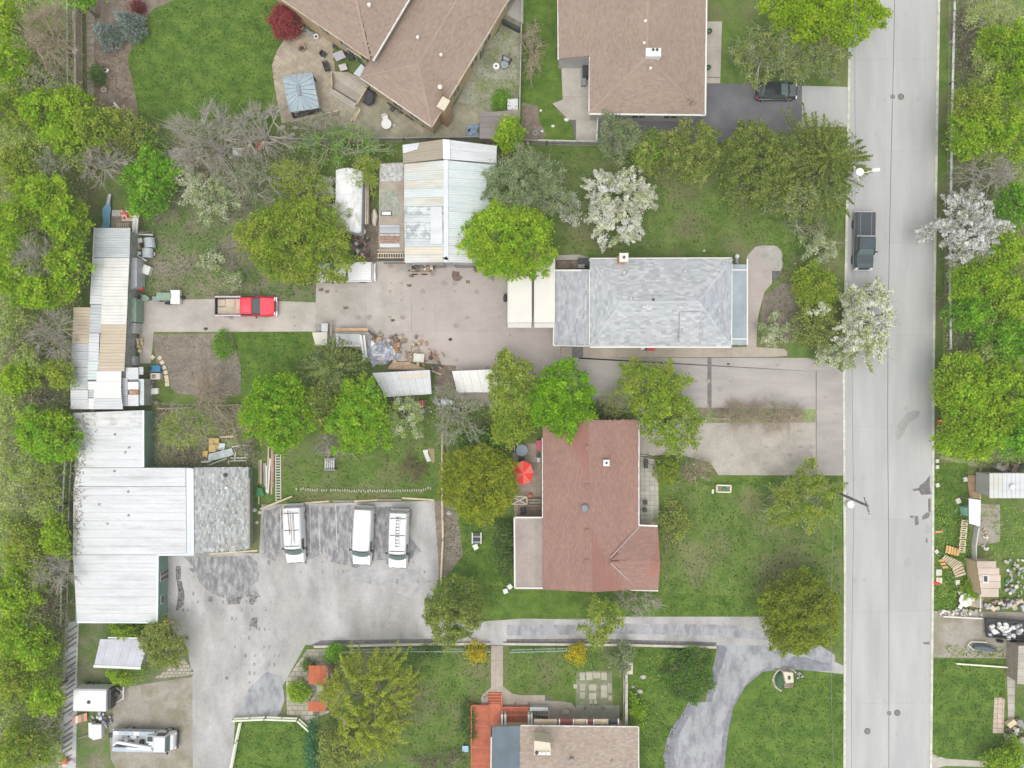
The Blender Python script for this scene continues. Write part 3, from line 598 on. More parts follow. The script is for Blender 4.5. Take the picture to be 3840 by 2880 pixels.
for i,(u0,u1)in enumerate(((12,205),(232,398))):
 c_=W(*P((u0+u1)/2,900,0)[:2]);t=thing('carport',('cream metal carport canopy, left one of the pair west of the grey-roofed house' if i==0 else 'cream metal carport canopy touching the grey house annex, right one of the pair'),'carport',(c_[0],c_[1],0),'carport canopies')
 ct=745 if i==0 else 560
 MB().sheet([W(*P(u0,ct,2.9)),W(*P(u1,ct,3.0)),W(*P(u1,1128,3.0)),W(*P(u0-2,1128,2.9))],.08).build('canopy_roof',M_cream,t)
 MB().sheet([W(*P(u0-2,1132,2.88)),W(*P(u1,1132,2.98)),W(*P(u1,1170,2.7)),W(*P(u0-4,1170,2.6))],.06).build('canopy_fascia',M_cream,t)
 MB().bar(Vector(W(*P(u0,ct,2.95))),Vector(W(*P(u0-2,1128,2.95))),.08,.14).build('canopy_edge',M_trim,t);MB().bar(Vector(W(*P(u1,ct,3.05))),Vector(W(*P(u1,1128,3.05))),.08,.14).build('canopy_edge',M_trim,t)
 for u in(u0+12,u1-12):
  for v in(ct+30,1140):x,y,_=W(*P(u,v,2.6));MB().box(x,y,0,.09,.09,2.65).build('post',M_trim,t)
#  house D red roof 
cD=W(2220,1900);hD=thing('red_roof_house','long bungalow with faded red gable roof and flat grey-brown side roof','house',(cD[0],cD[1],0))
P=lambda u,v,z:(*q(2,2,u,v)[0],z);P3=lambda u,v,z:(*q(3,2,u,v)[0],z)
e,ri=3.3,4.4
slope(hD,[P(298,330,e),P3(300,172,e),P3(712,192,ri),P(676,318,ri)],RD,M_rd)
slope(hD,[P(1095,328,e),P3(1092,180,e),P3(712,192,ri),P(676,318,ri)],RD,M_rd)
slope(hD,[P(1095,1208,e),P(1252,1206,e-.1),P(1272,1490,e+.75),P(862,1484,e+.82)],RD,M_rd,e=(0,1))
slope(hD,[P3(1078,182,e),P3(1256,185,e-.1),P(1272,1492,e+.75),P(862,1488,e+.82)],RD,M_rd,e=(0,1))
M_rcap=mat('red_ridge',(.27,.155,.125),.95);M_val=mat('valley_flashing',(.34,.27,.25),.7)
capline(hD,[P(676,320,ri),P3(712,190,ri)],M_rcap,.2,up=.02);capline(hD,[P(1100,1206,e+.03),P(862,1462,e+.86)],M_val,.16,'valley',.04);capline(hD,[P(862,1510,e+.86),P3(1075,160,e+.03)],M_val,.16,'valley',.04)
gutter(hD,[P(296,470,e),P(298,1130,e)],w=.1);gutter(hD,[P(1095,330,e),P(1095,1195,e),P(1252,1200,e-.1)],w=.16);gutter(hD,[P3(1030,182,e),P3(1256,188,e-.1)],w=.14)
gutter(hD,[P3(300,172,e),P3(712,195,ri),P3(1030,175,e)],M_rcap,w=.12);gutter(hD,[P(298,326,e),P(1095,322,e)],M_rcap,w=.12)
wbox(hD,[P(298,330,e)[:2],P(1095,328,e)[:2],P3(1092,180,e)[:2],P3(300,172,e)[:2]],e,M_brick,.3);wbox(hD,[P(1080,1208,e)[:2],P(1250,1208,e)[:2],P3(1252,184,e)[:2],P3(1080,182,e)[:2]],e-.15,M_brick,.2)
fr_=mat('grey_brown_roll_roof',(.33,.285,.255),.95,(.30,.26,.235),2,fine=.06,rnd=.07)
fx=gp([P(68,1135,3)[:2],P(298,1135,3)[:2],P3(298,165,3)[:2],P3(72,165,3)[:2]],3.0)
MB().prism(fx,2.8,2.94).build('flat_roof',fr_,hD)
for i in range(7):
 u0=70+i*33;MB().prism(gp([P(u0,1137,3)[:2],P(u0+31,1137,3)[:2],P3(u0+31,163,3)[:2],P3(u0+2,163,3)[:2]],3.0),2.94,2.96).build('roofing_strip',fr_,hD)
gutter(hD,[P(298,1130,3),P(64,1130,3),P3(68,166,3),P3(390,168,3)],w=.15)
wbox(hD,[P(68,1135,3)[:2],P(310,1135,3)[:2],P3(310,165,3)[:2],P3(72,165,3)[:2]],2.8,M_brick,.2)
for v in(555,875,1250,1500):vent(hD,*q(2,2,672,v)[0],ri-.03,M_rcap,.22,.14,sq=True)
vent(hD,*q(2,2,1092,1520)[0],3.9,M_rcap,.22,.14,sq=True);vent(hD,*q(2,2,648,1052)[0],ri,mat('dull_metal',(.2,.22,.24),.6),.38,.22)
ch=MB().box(*W(*q(2,2,825,675)[0],4.3)[:2],3.6,.6,.6,1.0).build('chimney',M_white,hD);MB().box(*W(*q(2,2,825,675)[0],4.3)[:2],4.6,.2,.2,.1).build('chimney_flue',M_dark,ch)
#  house E bottom 
cE=W(2120,2850);hE=thing('taupe_roof_house','taupe-roofed house with cream chimney, cut by the bottom edge behind the red deck','house',(cE[0],cE[1],0))
P=lambda u,v,z:(*zr(1750,2480,3.16,u,v)[0],z)
TP=[(.37,.30,.245),(.39,.32,.27),(.35,.28,.23),(.40,.34,.29)]
slope(hE,[P(630,765,3.2),P(2035,780,3.2),P(2038,1560,4.9),P(630,1560,4.9)],TP,mat('taupe_deck',(.3,.25,.21)));slope(hE,[P(630,2340,3.2),P(2038,2340,3.2),P(2038,1562,4.9),P(630,1562,4.9)],TP,MATS['taupe_deck'])
gutter(hE,[P(640,762,3.2),P(2035,776,3.2)],w=.1);gutter(hE,[P(2037,776,3.2),P(2040,1560,4.9),P(2040,2340,3.2)],w=.1)
for v0,v1 in((765,1560),(2340,1562)):MB().sheet([W(*P(300,v0+8,3.15)),W(*P(628,v0,3.15)),W(*P(628,v1,4.85)),W(*P(292,v1,4.85))],.12).build('side_roof',mat('slate_blue_membrane',(.15,.19,.22),.8,(.13,.165,.19),1,fine=.05),hE)
gutter(hE,[P(292,900,3.45),P(284,1560,4.9),P(284,2340,3.2)],w=.12)
w_,PE=wbox(hE,[P(300,765,3.2)[:2],P(2035,780,3.2)[:2],P(2040,2340,3.2)[:2],P(300,2340,3.2)[:2]],3.05,M_side,.5)
for u in(330,2005):ga=[W(*P(u,800,3.1)),W(*P(u,2300,3.1)),W(*P(u,1560,4.7))];MB().add(ga+[(p[0]+.1,p[1],p[2])for p in ga],[(0,1,2),(5,4,3),(0,3,4,1),(1,4,5,2),(2,5,3,0)]).build('gable',M_side,hE)
for t in(.34,.5,.62):window(hE,PE[0],PE[1],t,1.5,.9,1.4)
window(hE,PE[0],PE[1],.78,1.9,.1,2.1,door=True)
for u0,u1,m in((800,1070,M_woodl),(1110,1265,mat('maroon_panel',(.26,.07,.06),.8)),(1285,1410,M_woodl),(1435,1500,MATS['maroon_panel']),(1520,1680,M_woodl),(1690,1790,M_dark)):
 MB().prism(gp([P(u0,690,0)[:2],P(u1,690,0)[:2],P(u1,756,0)[:2],P(u0,752,0)[:2]],2.6),2.4,2.5).build('awning_panel',m,hE)
for u in(1100,1268,1425,1508,1800):x,y,_=W(*P(u,725,2.7));MB().box(x,y,2.4,.12,.6,.28).build('awning_bracket',M_trim,hE)
ch=MB().prism(gp([P(800,940,0)[:2],P(990,965,0)[:2],P(1000,1115,0)[:2],P(800,1110,0)[:2]],5.6),3.2,5.6).build('chimney',mat('cream_chimney',(.62,.56,.44),.9,fine=.05),hE)
for u,m in((830,M_dark),(870,M_white),(915,M_white),(965,M_white)):x,y,_=W(*P(u,1090,5.8));MB().cyl(x,y,5.6,.15,.22).build('chimney_flue',m,ch)
vent(hE,*P(1245,1175,0)[:2],4.2,M_grey,.2,.3);vent(hE,*P(1720,1190,0)[:2],4.2,M_grey,.08,.3)
cK=W(1830,2680);dk=thing('red_deck','low red-stained timber deck with steps wrapping the corner of the taupe-roofed house','deck',(cK[0],cK[1],0))
DP=lambda*uv:gp(zr(1750,2480,3.16,*uv),.6)
pave(dk,'board',DP(58,525,255,525,255,760,290,770,282,1264,275,2400,55,2400),2.6,.24,.012,.66,.04,M_deck)
pave(dk,'board',DP(258,500,415,500,415,545,735,545,735,765,258,765),.24,5.5,.012,.66,.04,M_deck)
MB().prism(DP(58,525,255,525,255,500,415,500,415,545,735,545,735,765,290,770,282,2400,55,2400),.2,.6).build('deck_frame',M_deck,dk)
for i in range(4):MB().prism(gp(zr(1750,2480,3.16,255,380+i*30,412,380+i*30,412,408+i*30,255,408+i*30),.4),.05,.16+.14*i).build('step',M_deck,dk)
for a,b_ in(((58,525),(255,522)),((55,525),(55,1700)),((415,545),(735,545)),((415,640),(735,632)),((415,385),(415,540))):
 MB().bar(Vector(W(*zr(1750,2480,3.16,*a)[0],1.3)),Vector(W(*zr(1750,2480,3.16,*b_)[0],1.3)),.09,.06).build('rail',M_deck,dk)
for u,v in((58,525),(255,522),(55,760),(55,1000),(415,545),(735,545),(575,545),(415,640),(735,632)):x,y,_=W(*zr(1750,2480,3.16,u,v)[0],1.2);MB().box(x,y,0,.1,.1,1.28).build('post',M_deck,dk)
for u in(420,458,736,768):x,y,_=W(*zr(1750,2480,3.16,u,690)[0],1.2);MB().box(x,y,.2,.2,1.3,1.4).build('white_post',M_white,dk)
ce=W(*zr(1750,2480,3.16,860,600)[0]);t=thing('stairwell','small concrete stairwell with grey cover going down beside the red deck','stairs',(ce[0],ce[1],0))
MB().prism(gp(zr(1750,2480,3.16,745,505,960,510,965,550,745,550),0),0,.9).build('cover',M_metal,t)
for i in range(6):MB().prism(gp(zr(1750,2480,3.16,765+i*33,555,793+i*33,555,793+i*33,640,765+i*33,640),0),0,.05+.05*i).build('step',M_conc,t)
MB().prism(gp(zr(1750,2480,3.16,750,553,980,555,980,665,930,685,750,640),0),0,.045).build('floor',M_dark,t);MB().prism(gp(zr(1750,2480,3.16,962,555,982,555,982,690,962,690),0),0,.5).build('side_wall',M_conc,t)
#  SHEDS AND WORKSHOPS
def CM(name,c,c2=None,rust=None):return mat(name,c,.55,c2 or tuple(t*.9 for t in c),.8,.06,fine=.05,col3=rust,s3=.5,metal=.0,stretch=(.4,2,1))
m_cr=CM('cream_green_sheet',(.57,.59,.53),(.53,.56,.54),rust=(.52,.47,.40));m_bl=CM('pale_blue_sheet',(.52,.59,.60),(.58,.63,.62));m_wh=CM('white_sheet',(.60,.61,.62),(.54,.55,.57));m_gw=CM('greyish_sheet',(.42,.46,.49),(.55,.58,.58));m_or=CM('stained_sheet',(.62,.57,.47));m_mx=mat('peeling_sheet',(.60,.62,.62),.6,(.34,.38,.40),1.6,soft=.05,fine=.08);m_tan=CM('tan_sheet',(.50,.42,.32),(.45,.385,.30));m_bw=CM('brown_grey_sheet',(.34,.30,.23));m_gb=CM('grey_blue_sheet',(.40,.42,.45),(.48,.50,.52))
cF=W(1690,780);wf=thing('metal_workshop','big corrugated workshop with pale blue and cream gable roof, north of the concrete yard','workshop',(cF[0],cF[1],0))
e,ri=3.4,4.9
def F(x,y,z):return W(x,y,z)
def fm(i,k):return random.choice([m_cr,m_cr,m_bl])
panels(wf,F(1516,615,e),F(1672,600,ri),F(1672,774,ri),F(1516,774,e),.8,m_cr,mats=lambda i,k:m_cr if i!=3 else m_bl)
panels(wf,F(1516,774,e),F(1672,774,ri),F(1673,925,ri),F(1517,925,e),.8,m_gw,mats=lambda i,k:random.choice([m_gw,m_mx]))
panels(wf,F(1517,925,e),F(1673,925,ri),F(1673,984,ri),F(1518,986,e),.8,m_or,mats=lambda i,k:m_or if i==0 else m_cr)
panels(wf,F(1672,600,ri),F(1868,620,e),F(1870,988,e),F(1673,984,ri),.8,m_bl,mats=lambda i,k:m_bl if i<9 else m_wh)
panels(wf,F(1510,543,e+.1),F(1665,522,ri+.1),F(1665,596,ri+.1),F(1512,612,e+.1),1.0,m_bw,mats=lambda i,k:m_bw)
panels(wf,F(1510,543,e+.2),F(1572,535,e+.75),F(1566,560,e+.75),F(1512,575,e+.2),.9,m_wh)
panels(wf,F(1665,522,ri+.1),F(1863,547,e+.1),F(1861,612,e+.1),F(1667,597,ri+.1),.9,m_wh)
MB().sheet([F(1614,775,e+1.12),F(1658,775,e+1.5),F(1660,915,e+1.5),F(1614,915,e+1.12)],.03).build('roof_patch',m_wh,wf)
MB().sheet([F(1660,522,ri+.2),F(1686,524,ri+.12),F(1688,598,ri+.12),F(1662,597,ri+.2)],.03).build('ridge_flashing',M_white,wf)
capline(wf,[(1672,600,ri),(1673,984,ri)],mat('pale_ridge',(.6,.62,.66),.5),.45,up=.06)
wp=gp([(1512,545),(1866,548),(1870,988),(1518,988)],e);MB().prism(offset(wp,.12),0,e-.05).build('wall',mat('workshop_wall',(.38,.38,.36),.8),wf)
for y0,y1 in((545,547),(985,988)):
 b=MB();b.add([F(1518,y1,e-.05),F(1868,y1,e-.05),F(1672,y1-4,ri-.06)],[(0,1,2)]).build('gable',MATS['workshop_wall'],wf)
A_,B_=gp([(1518,986),(1868,986)],e);window(wf,A_,B_,.25,3.0,.02,2.8,frame=M_metal,out=.05,door=True);window(wf,A_,B_,.68,3.0,.02,2.8,frame=M_metal,out=.05,door=True)
for i in range(3):x,y,_=F(1666+i*5,968+(i%2)*3,4.95);MB().box(x,y,4.9,.35,.14,.06,random.random()*3).build('loose_scrap',M_rust,wf)
cG=W(1465,790);lt=thing('lean_to_shed','flat lean-to with rusty and white sheets on its roof, against the metal workshop','shed',(cG[0],cG[1],0))
z=2.7;LP=zr(1180,560,3.073,745,160,1030,150,1030,1300,735,1300)
MB().prism(gp(LP,z),z-.12,z).build('roof',mat('brown_felt',(.29,.235,.19),.95,(.36,.32,.26),1,.1),lt);MB().prism(offset(gp(LP,z),.2),0,z-.12).build('wall',M_wood,lt)
def sheetbox(par,uv,m,zz,th=.03,name='loose_sheet'):return MB().prism(gp(zr(1180,560,3.073,*uv),zz),zz-th,zz).build(name,m,par)
m_mott=mat('mottled_sheet',(.50,.50,.48),.8,(.28,.28,.27),3,fine=.1)
sheetbox(lt,(750,170,1025,160,1025,330,985,365,750,370),m_mott,z+.05,name='roof_felt');sheetbox(lt,(750,470,960,470,980,700,940,770,750,780),mat('tarp_grey_green',(.33,.34,.29),.9,(.22,.24,.18),3),z+.03,name='tarp')
sheetbox(lt,(765,710,888,710,888,765,765,765),M_dark,z+.1,.08,'crate');sheetbox(lt,(775,718,878,718,878,757,775,757),M_trim,z+.14,.05,'crate_lid')
for v0,v1,m in((870,905,m_gb),(908,965,m_gb),(975,1000,m_mott),(1003,1035,M_rust),(1040,1075,M_rust),(1085,1130,m_wh)):
 a,b_,c_,d_=zr(1180,560,3.073,750,v0,975,v0,985,v1,755,v1);panels(lt,W(*a,z+.06),W(*b_,z+.06),W(*c_,z+.07),W(*d_,z+.07),1,m,pitch=.12,name='loose_sheet')
for v in(1160,1200,1250):MB().bar(Vector(W(*zr(1180,560,3.073,720,v)[0],z+.3)),Vector(W(*zr(1180,560,3.073,1030,v)[0],z+.3)),.07,.07).build('rail',M_woodl,lt)
for i in range(11):MB().bar(Vector(W(*zr(1180,560,3.073,735+i*28,1195)[0],z+.25)),Vector(W(*zr(1180,560,3.073,735+i*28,1255)[0],z+.25)),.08,.06).build('baluster',M_woodl,lt)
MB().prism(gp(zr(1180,560,3.073,735,1200,1025,1200,1025,1290,735,1290),z+.02),z,z+.02).build('gap_shade_sheet',M_dark,lt)  # dark sheet laid under the rails in place of the gap's shade
cH=W(1310,750);th_=thing('storage_trailer','long white storage trailer with rounded mossy end, between blossom bush and lean-to','trailer',(cH[0],cH[1],0))
TP_=zr(1180,560,3.073,245,240,300,222,380,212,470,225,555,255,535,945,500,965,235,905)
MB().prism(gp(TP_,2.5),.5,2.5).build('body',m_wh,th_);MB().prism(offset(gp(TP_,2.5),.1),2.5,2.56).build('roof',mat('mossy_white_roof',(.66,.67,.70),.7,(.40,.42,.36),1.2,cover=.50,soft=.1,fine=.12,stretch=(1.6,1,1),col3=(.7,.7,.72)),th_)
for i in range(6):a=zr(1180,560,3.073,245,300+i*110,545,300+i*110);MB().bar(Vector(W(*a[0],2.6)),Vector(W(*a[1],2.6)),.05,.03).build('roof_bow',M_trim,th_)
for u,v in((290,700),(500,700)):x,y,_=W(*zr(1180,560,3.073,u,v)[0]);MB().rod((x-.1,y,.35),(x+.12,y,.35),.34,14).build('wheel',M_rub,th_)
x,y,_=W(*zr(1180,560,3.073,560,400)[0],1.5);lb=thing('lumber_rack','narrow rack of upright pale boards against the east side of the white storage trailer','lumber rack',(x,y,0))
for i in range(5):a=zr(1180,560,3.073,565+i*13,300,560+i*13,860);MB().bar(Vector(W(*a[0],1.2+.1*i)),Vector(W(*a[1],1.2+.1*i)),.1,1.0).build('board',(M_metal,M_wood,M_trim,M_wood,M_woodl)[i],lb)
cI=W(420,1200);lg=thing('long_metal_shed','long narrow west shed roofed with a patchwork of white, tan and grey corrugated sheets','shed',(cI[0],cI[1],0))
def zi(u):return 3.2-max(0,(1080-u))*.0016
def patch(r_,u0,v0,u1,v1,m,k=0,u0b=None,u1b=None):
 u0b=u0 if u0b is None else u0b;u1b=u1 if u1b is None else u1b
 a,b_,c_,d_=q(r_,0,u0,v0,u1,v0,u1b,v1,u0b,v1)
 panels(lg,W(*a,zi(u0)+k),W(*b_,zi(u1)+k),W(*c_,zi(u1b)+k),W(*d_,zi(u0b)+k),.95,m,pitch=.24)
for args in((1,790,342,1082,588,m_gb,.05,776,1076),(1,775,590,862,975,m_wh,0,755,852),(1,862,590,1074,1145,mat('cream_white_sheet',(.66,.655,.62),.5,(.62,.61,.585),.6,fine=.03),.03,838,1050),(1,752,978,850,1212,m_gb,0,738,842),(1,740,1215,826,1446,m_wh,.03,733,818),(1,840,1145,1052,1532,m_tan,.05,815,1032),(1,612,1000,750,1300,m_tan,-.06,600,738),(1,600,1300,738,1498,m_gb,-.08,590,732),(1,588,1500,732,1655,m_gb,-.04,580,728),(1,730,1446,822,1602,m_bl,0,728,802),(1,805,1530,1008,1700,M_white,.09,795,1003),(2,580,0,728,68,m_gb,-.04,582,728),(2,586,70,730,232,m_wh,-.02,588,735),(2,730,0,800,70,M_white,.04),(2,735,70,785,135,m_gb,0),(2,735,140,785,232,M_white,0),(2,785,60,1005,140,M_white,.07,775,1008),(2,778,140,1010,232,m_wh,.1,775,1020)):
 patch(*args)
LI=q(1,0,785,345,1080,352,1030,1500)+q(2,0,1015,225,595,225)+q(1,0,585,1500,605,1010,750,985)
MB().prism(offset(gp(LI,3),.15),0,2.35).build('wall',mat('shed_wall',(.36,.37,.35),.8,(.25,.26,.24),2),lg)
capline(lg,[(*q(1,0,785,340)[0],2.75),(*q(1,0,752,975)[0],2.7)],m_wh,.12,'edge_trim')
an=thing('patched_annex','small white patched lean-to with a rusty box, at the corner of the long shed','shed',(*W(490,1450)[:2],0))
for(r_,u0,v0,u1,v1,m,z)in((1,1045,1500,1150,1600,m_wh,2.7),(1,1155,1495,1190,1560,m_gb,2.6),(2,1005,-30,1060,205,m_gb,2.6),(2,1062,5,1150,70,M_white,2.9),(2,1062,110,1150,205,m_wh,2.7),(2,1155,-20,1195,195,m_bl,2.5)):
 a,b_,c_,d_=rq(r_,0,u0,v0,u1,v1);panels(an,W(*a,z),W(*b_,z),W(*c_,z-.15),W(*d_,z-.15),1.1,m,name='roof_panel')
MB().prism(gp(rq(2,0,1012,-20,1190,200),2.4),0,2.3).build('wall',MATS['shed_wall'],an)
MB().prism(gp(rq(2,0,1068,68,1145,108),2.9),2.5,2.85).build('rusty_box',M_rust,an);MB().prism(gp(rq(2,0,1078,80,1100,102),2.9),2.85,2.92).build('box_lid',M_card,an)
st_=thing('side_shelter','low green-grey covered strip between the long metal shed and the concrete drive','shelter',(*W(500,1190)[:2],0))
MB().prism(gp(q(1,0,1062,905,1130,930,1130,1120,1058,1125),1.9),0,1.9).build('cover',M_pgreen,st_);MB().prism(gp(q(1,0,1085,590,1135,590,1135,830,1080,850),2.0),0,2.0).build('side_roof',m_gb,st_);MB().prism(gp(q(1,0,1058,1128,1125,1130,1120,1215,1060,1215),1.6),0,1.6).build('tank',M_metal,st_)
cJ=W(480,1950);bj=thing('white_metal_building','large white L-shaped metal building with green walls beside the parking lot','building',(cJ[0],cJ[1],0))
m_w2=mat('weathered_white_sheet',(.57,.58,.59),.6,(.44,.445,.45),.8,.07,cover=.6,fine=.09,fs=5,rnd=.012,col3=(.59,.60,.61),s3=.3,stretch=(.35,2.2,1));z=2.75
def J(r_,u,v,zz=z):return W(*q(r_,0,u,v)[0],zz)
m_w3=mat('dirty_white_sheet',(.56,.565,.57),.7,(.38,.37,.35),1.4,.1,fine=.14,rnd=.06,cover=.56,stretch=(.6,1.4,1))
panels(bj,J(2,605,262),J(2,1185,240),J(2,1185,715),J(2,650,715),.8,m_w2,pitch=.4,amp=.0035,mats=lambda i,k:m_w3 if i<2 else m_w2)
panels(bj,J(2,640,718),J(2,1540,718),J(2,1540,872),J(2,612,872),.8,m_w3,pitch=.4,amp=.0035,mats=lambda i,k:random.choice([m_w2,m_w3]))
panels(bj,J(2,612,875),J(2,1542,875),J(2,1548,1438),J(2,605,1438),.8,m_w2,pitch=.4,amp=.0035)
panels(bj,J(2,605,1440),J(2,1306,1440),J(3,1300,446),J(3,640,446),.8,m_w2,pitch=.4,amp=.0035)
mr=mat('pale_blue_cap',(.60,.64,.68),.5,fine=.04)
for a,b_,c_,d_ in((J(2,1545,718,z+.08),J(2,1575,720,z+.14),J(2,1578,1435,z+.14),J(2,1550,1435,z+.08)),(J(2,1576,720,z+.14),J(2,1605,725,z+.08),J(2,1610,1430,z+.08),J(2,1579,1435,z+.14))):
 MB().sheet([a,b_,c_,d_],.05).build('ridge_cap',mr,bj)
for P_ in(((2,1187,240),(2,1187,712)),((2,1308,1440),(3,1300,450)),((2,1310,1440),(2,1605,1436)),((3,640,450),(3,1300,452))):
 a,b_=P_;MB().bar(Vector(J(*a,z+.07)),Vector(J(*b_,z+.07)),.17,.16).build('edge_trim',mat('pale_green_trim',(.66,.74,.72),.5,fine=.03),bj)
JP=q(2,0,612,265,1187,242,1187,718,1605,722,1608,1436,1308,1440)+q(3,0,1302,450,620,446)
MB().prism(offset(gp(JP,z),.06),0,z-.05).build('wall',mat('green_wall',(.19,.30,.245),.8,(.17,.27,.22),1.5),bj)
A_=gp(q(2,0,1306,1445),z)[0];B_=gp(q(3,0,1300,450),z)[0];window(bj,A_,B_,.35,1.0,.02,2.0,frame=M_trim,door=True);window(bj,A_,B_,.7,.9,1.1,.8)
for u,v in((955,440),(1072,548),(1040,590),(950,745),(1065,915),(1068,1112),(893,1180),(825,1020)):x,y,_=J(2,u,v);MB().cyl(x,y,z,.11,.12).build('roof_vent',M_grey,bj)
ax_=thing('mossy_flat_annex','low annex with litter-covered mossy grey roof, between the white building and the vans','shed',(*W(830,1900)[:2],0))
AP=q(2,0,1608,715,2060,712,2065,1390,1735,1425,1612,1425)
sp_=[(*AP[0],2.7),(*AP[1],2.35),(*AP[2],2.35),(*AP[4],2.7)]
MG=[(.32,.33,.335),(.38,.39,.39),(.27,.28,.285),(.36,.375,.35),(.44,.45,.45)]
P_=[W(*p)for p in sp_];r_=MB().sheet(P_,.14).build('roof_slope',M_gr,ax_);shingles(r_,P_,1,2,MG,course=.16,tab=.34,vv=.16)
MB().prism(offset(gp(AP,2.3),.2),0,2.2).build('wall',mat('green_wall2',(.2,.28,.23),.8),ax_)
MB().bar(Vector(W(*q(2,0,1735,1432)[0],2.5)),Vector(W(*q(2,0,2135,1405)[0],2.4)),.16,.2).build('fascia',M_woodl,ax_);MB().bar(Vector(W(*q(2,0,2065,800)[0],2.45)),Vector(W(*q(2,0,2068,1390)[0],2.45)),.14,.16).build('fascia',M_wood,ax_)
b=MB();pal=[(.5,.47,.4),(.3,.26,.2),(.6,.6,.58),(.25,.28,.16)]
for i in range(260):
 u=random.triangular(1620,2060,2030);v=random.uniform(730,1400);x,y,_=W(*q(2,0,u,v)[0],2.5);a=random.uniform(0,6.3);Ln=random.uniform(.08,.45);zz=2.42+.35*(2060-u)/450+.05
 b.rod((x,y,zz),(x+Ln*math.cos(a),y+Ln*math.sin(a),zz+.02),random.uniform(.008,.022),3,col=random.choice(pal))
b.build('roof_litter',mat('litter',(1,1,1),.9,attr=True),ax_,kind='stuff')
MB().blob(*W(*q(2,0,1870,778)[0],2.6)[:2],2.62,.24,.2,.12).build('black_bag',M_dark,ax_);MB().cyl(*W(*q(2,0,1882,882)[0],2.5)[:2],2.55,.13,.16).build('roof_vent',M_white,ax_)
b=MB()
for i in range(420):
 v=random.uniform(250,1430);e_=700 if v>700 else 860-abs(v-420)*.5;u=random.triangular(612,e_,615);x,y,_=W(*q(2,0,u,v)[0],z);a=random.uniform(0,6.3);Ln=random.uniform(.1,.5)
 b.rod((x,y,z+.05),(x+Ln*math.cos(a),y+Ln*math.sin(a),z+.07),random.uniform(.01,.03),3,col=random.choice([(.26,.21,.16),(.33,.28,.21),(.2,.18,.13)]))
b.build('roof_debris',MATS['litter'],bj,kind='stuff')
def smallshed(label,pts,z,m,loc_uv,wall=None,ridge=None):
 t=thing('small_shed',label,'shed',(*W(*loc_uv)[:2],0));a,b_,c_,d_=pts
 panels(t,W(*a,z),W(*d_,z-.2),W(*c_,z-.2),W(*b_,z),.8,m,pitch=.2,amp=.012);MB().prism(offset(gp(pts,z-.2),.12),0,z-.26).build('wall',wall or MATS['shed_wall'],t)
 return t
t=smallshed('white ribbed shed with pale yellow streak, left of the two yard sheds',q(1,1,985,1545,1465,1520)+q(2,1,1480,105,1095,130),2.5,m_wh,(1510,1440))
MB().sheet([W(*p,2.56)for p in q(1,1,1215,1560,1440,1545,1440,1580,1215,1600)],.02).build('stain_patch',m_or,t)
t=smallshed('white shed roof half under the yellow-green tree, right of the two yard sheds',q(1,1,1648,1530,1990,1515)+q(2,1,2050,90,1690,92),2.5,M_white,(1780,1430))
t=smallshed('lilac-grey garden shed with white eave, south of the white building',q(3,0,830,590,1240,585,1165,825,780,812),2.4,mat('lilac_sheet',(.47,.48,.53),.6,(.42,.43,.48),1,fine=.04),(460,2440))
MB().bar(Vector(W(*q(3,0,775,815)[0],2.3)),Vector(W(*q(3,0,1165,832)[0],2.3)),.25,.12).build('eave_trim',M_white,t);MB().bar(Vector(W(*q(3,0,895,578)[0],2.5)),Vector(W(*q(3,0,1240,583)[0],2.5)),.12,.12).build('eave_trim',M_white,t)
cg=W(*q(0,1,400,780)[0]);gz=thing('gazebo','blue-grey metal hip-roofed gazebo with a slotted top vent on the stone patio','gazebo',(cg[0],cg[1],0))
G=lambda u,v,z:W(*q(0,1,u,v)[0],z)
cs=[G(240,640,2.3),G(485,598,2.3),G(545,892,2.3),G(300,930,2.3)];r1,r2=G(362,690,3.1),G(385,800,3.1);mz=mat('gazebo_roof',(.33,.42,.47),.5,(.37,.45,.50),1,fine=.03,rnd=.05)
def tri(a,b_,c_,d_,k):
 a,b_,c_,d_=(Vector(p)for p in(a,b_,c_,d_))
 for i in range(k):
  t0,t1=i/k,(i+1)/k-.02;MB().sheet([tuple(a.lerp(b_,t0)),tuple(a.lerp(b_,t1)),tuple(d_.lerp(c_,t1)),tuple(d_.lerp(c_,t0))],.03).build('roof_panel',mz,gz)
tri(cs[0],cs[1],r1,r1,4);tri(cs[1],cs[2],r2,r1,6);tri(cs[2],cs[3],r2,r2,4);tri(cs[3],cs[0],r1,r2,6)
MB().bar(Vector(G(364,700,3.25)),Vector(G(382,790,3.25)),.32,.16).build('top_vent',M_grey,gz)
for p,r_ in((cs[0],r1),(cs[1],r1),(cs[2],r2),(cs[3],r2)):
 MB().rod((p[0],p[1],2.32),(r_[0],r_[1],3.14),.035,4).build('hip_rib',mz,gz);c0=Vector((cg[0],cg[1],0));pp=Vector((p[0],p[1],0)).lerp(c0,.06);MB().box(pp.x,pp.y,0,.12,.12,2.25).build('post',M_dark,gz)
for i in range(4):MB().bar(Vector(cs[i]),Vector(cs[(i+1)%4]),.1,.12).build('eave_beam',M_grey,gz)
t=thing('garden_sofa','dark outdoor sofa with pale cushions standing under the south side of the gazebo','sofa',(*W(*q(0,1,430,960)[0])[:2],.05))
MB().prism(gp(q(0,1,320,940,540,905,548,935,335,985)),.08,.42).build('seat',M_dark,t);MB().prism(gp(q(0,1,335,965,545,925,548,940,340,985)),.42,.85).build('backrest',M_dark,t)
for u in(370,430,490):MB().box(*W(*q(0,1,u,948-(u-370)*.18)[0])[:2],.42,.5,.35,.12,R(10)).build('cushion',M_cloth if u!=430 else mat('red_cushion',(.35,.06,.06),.9),t)
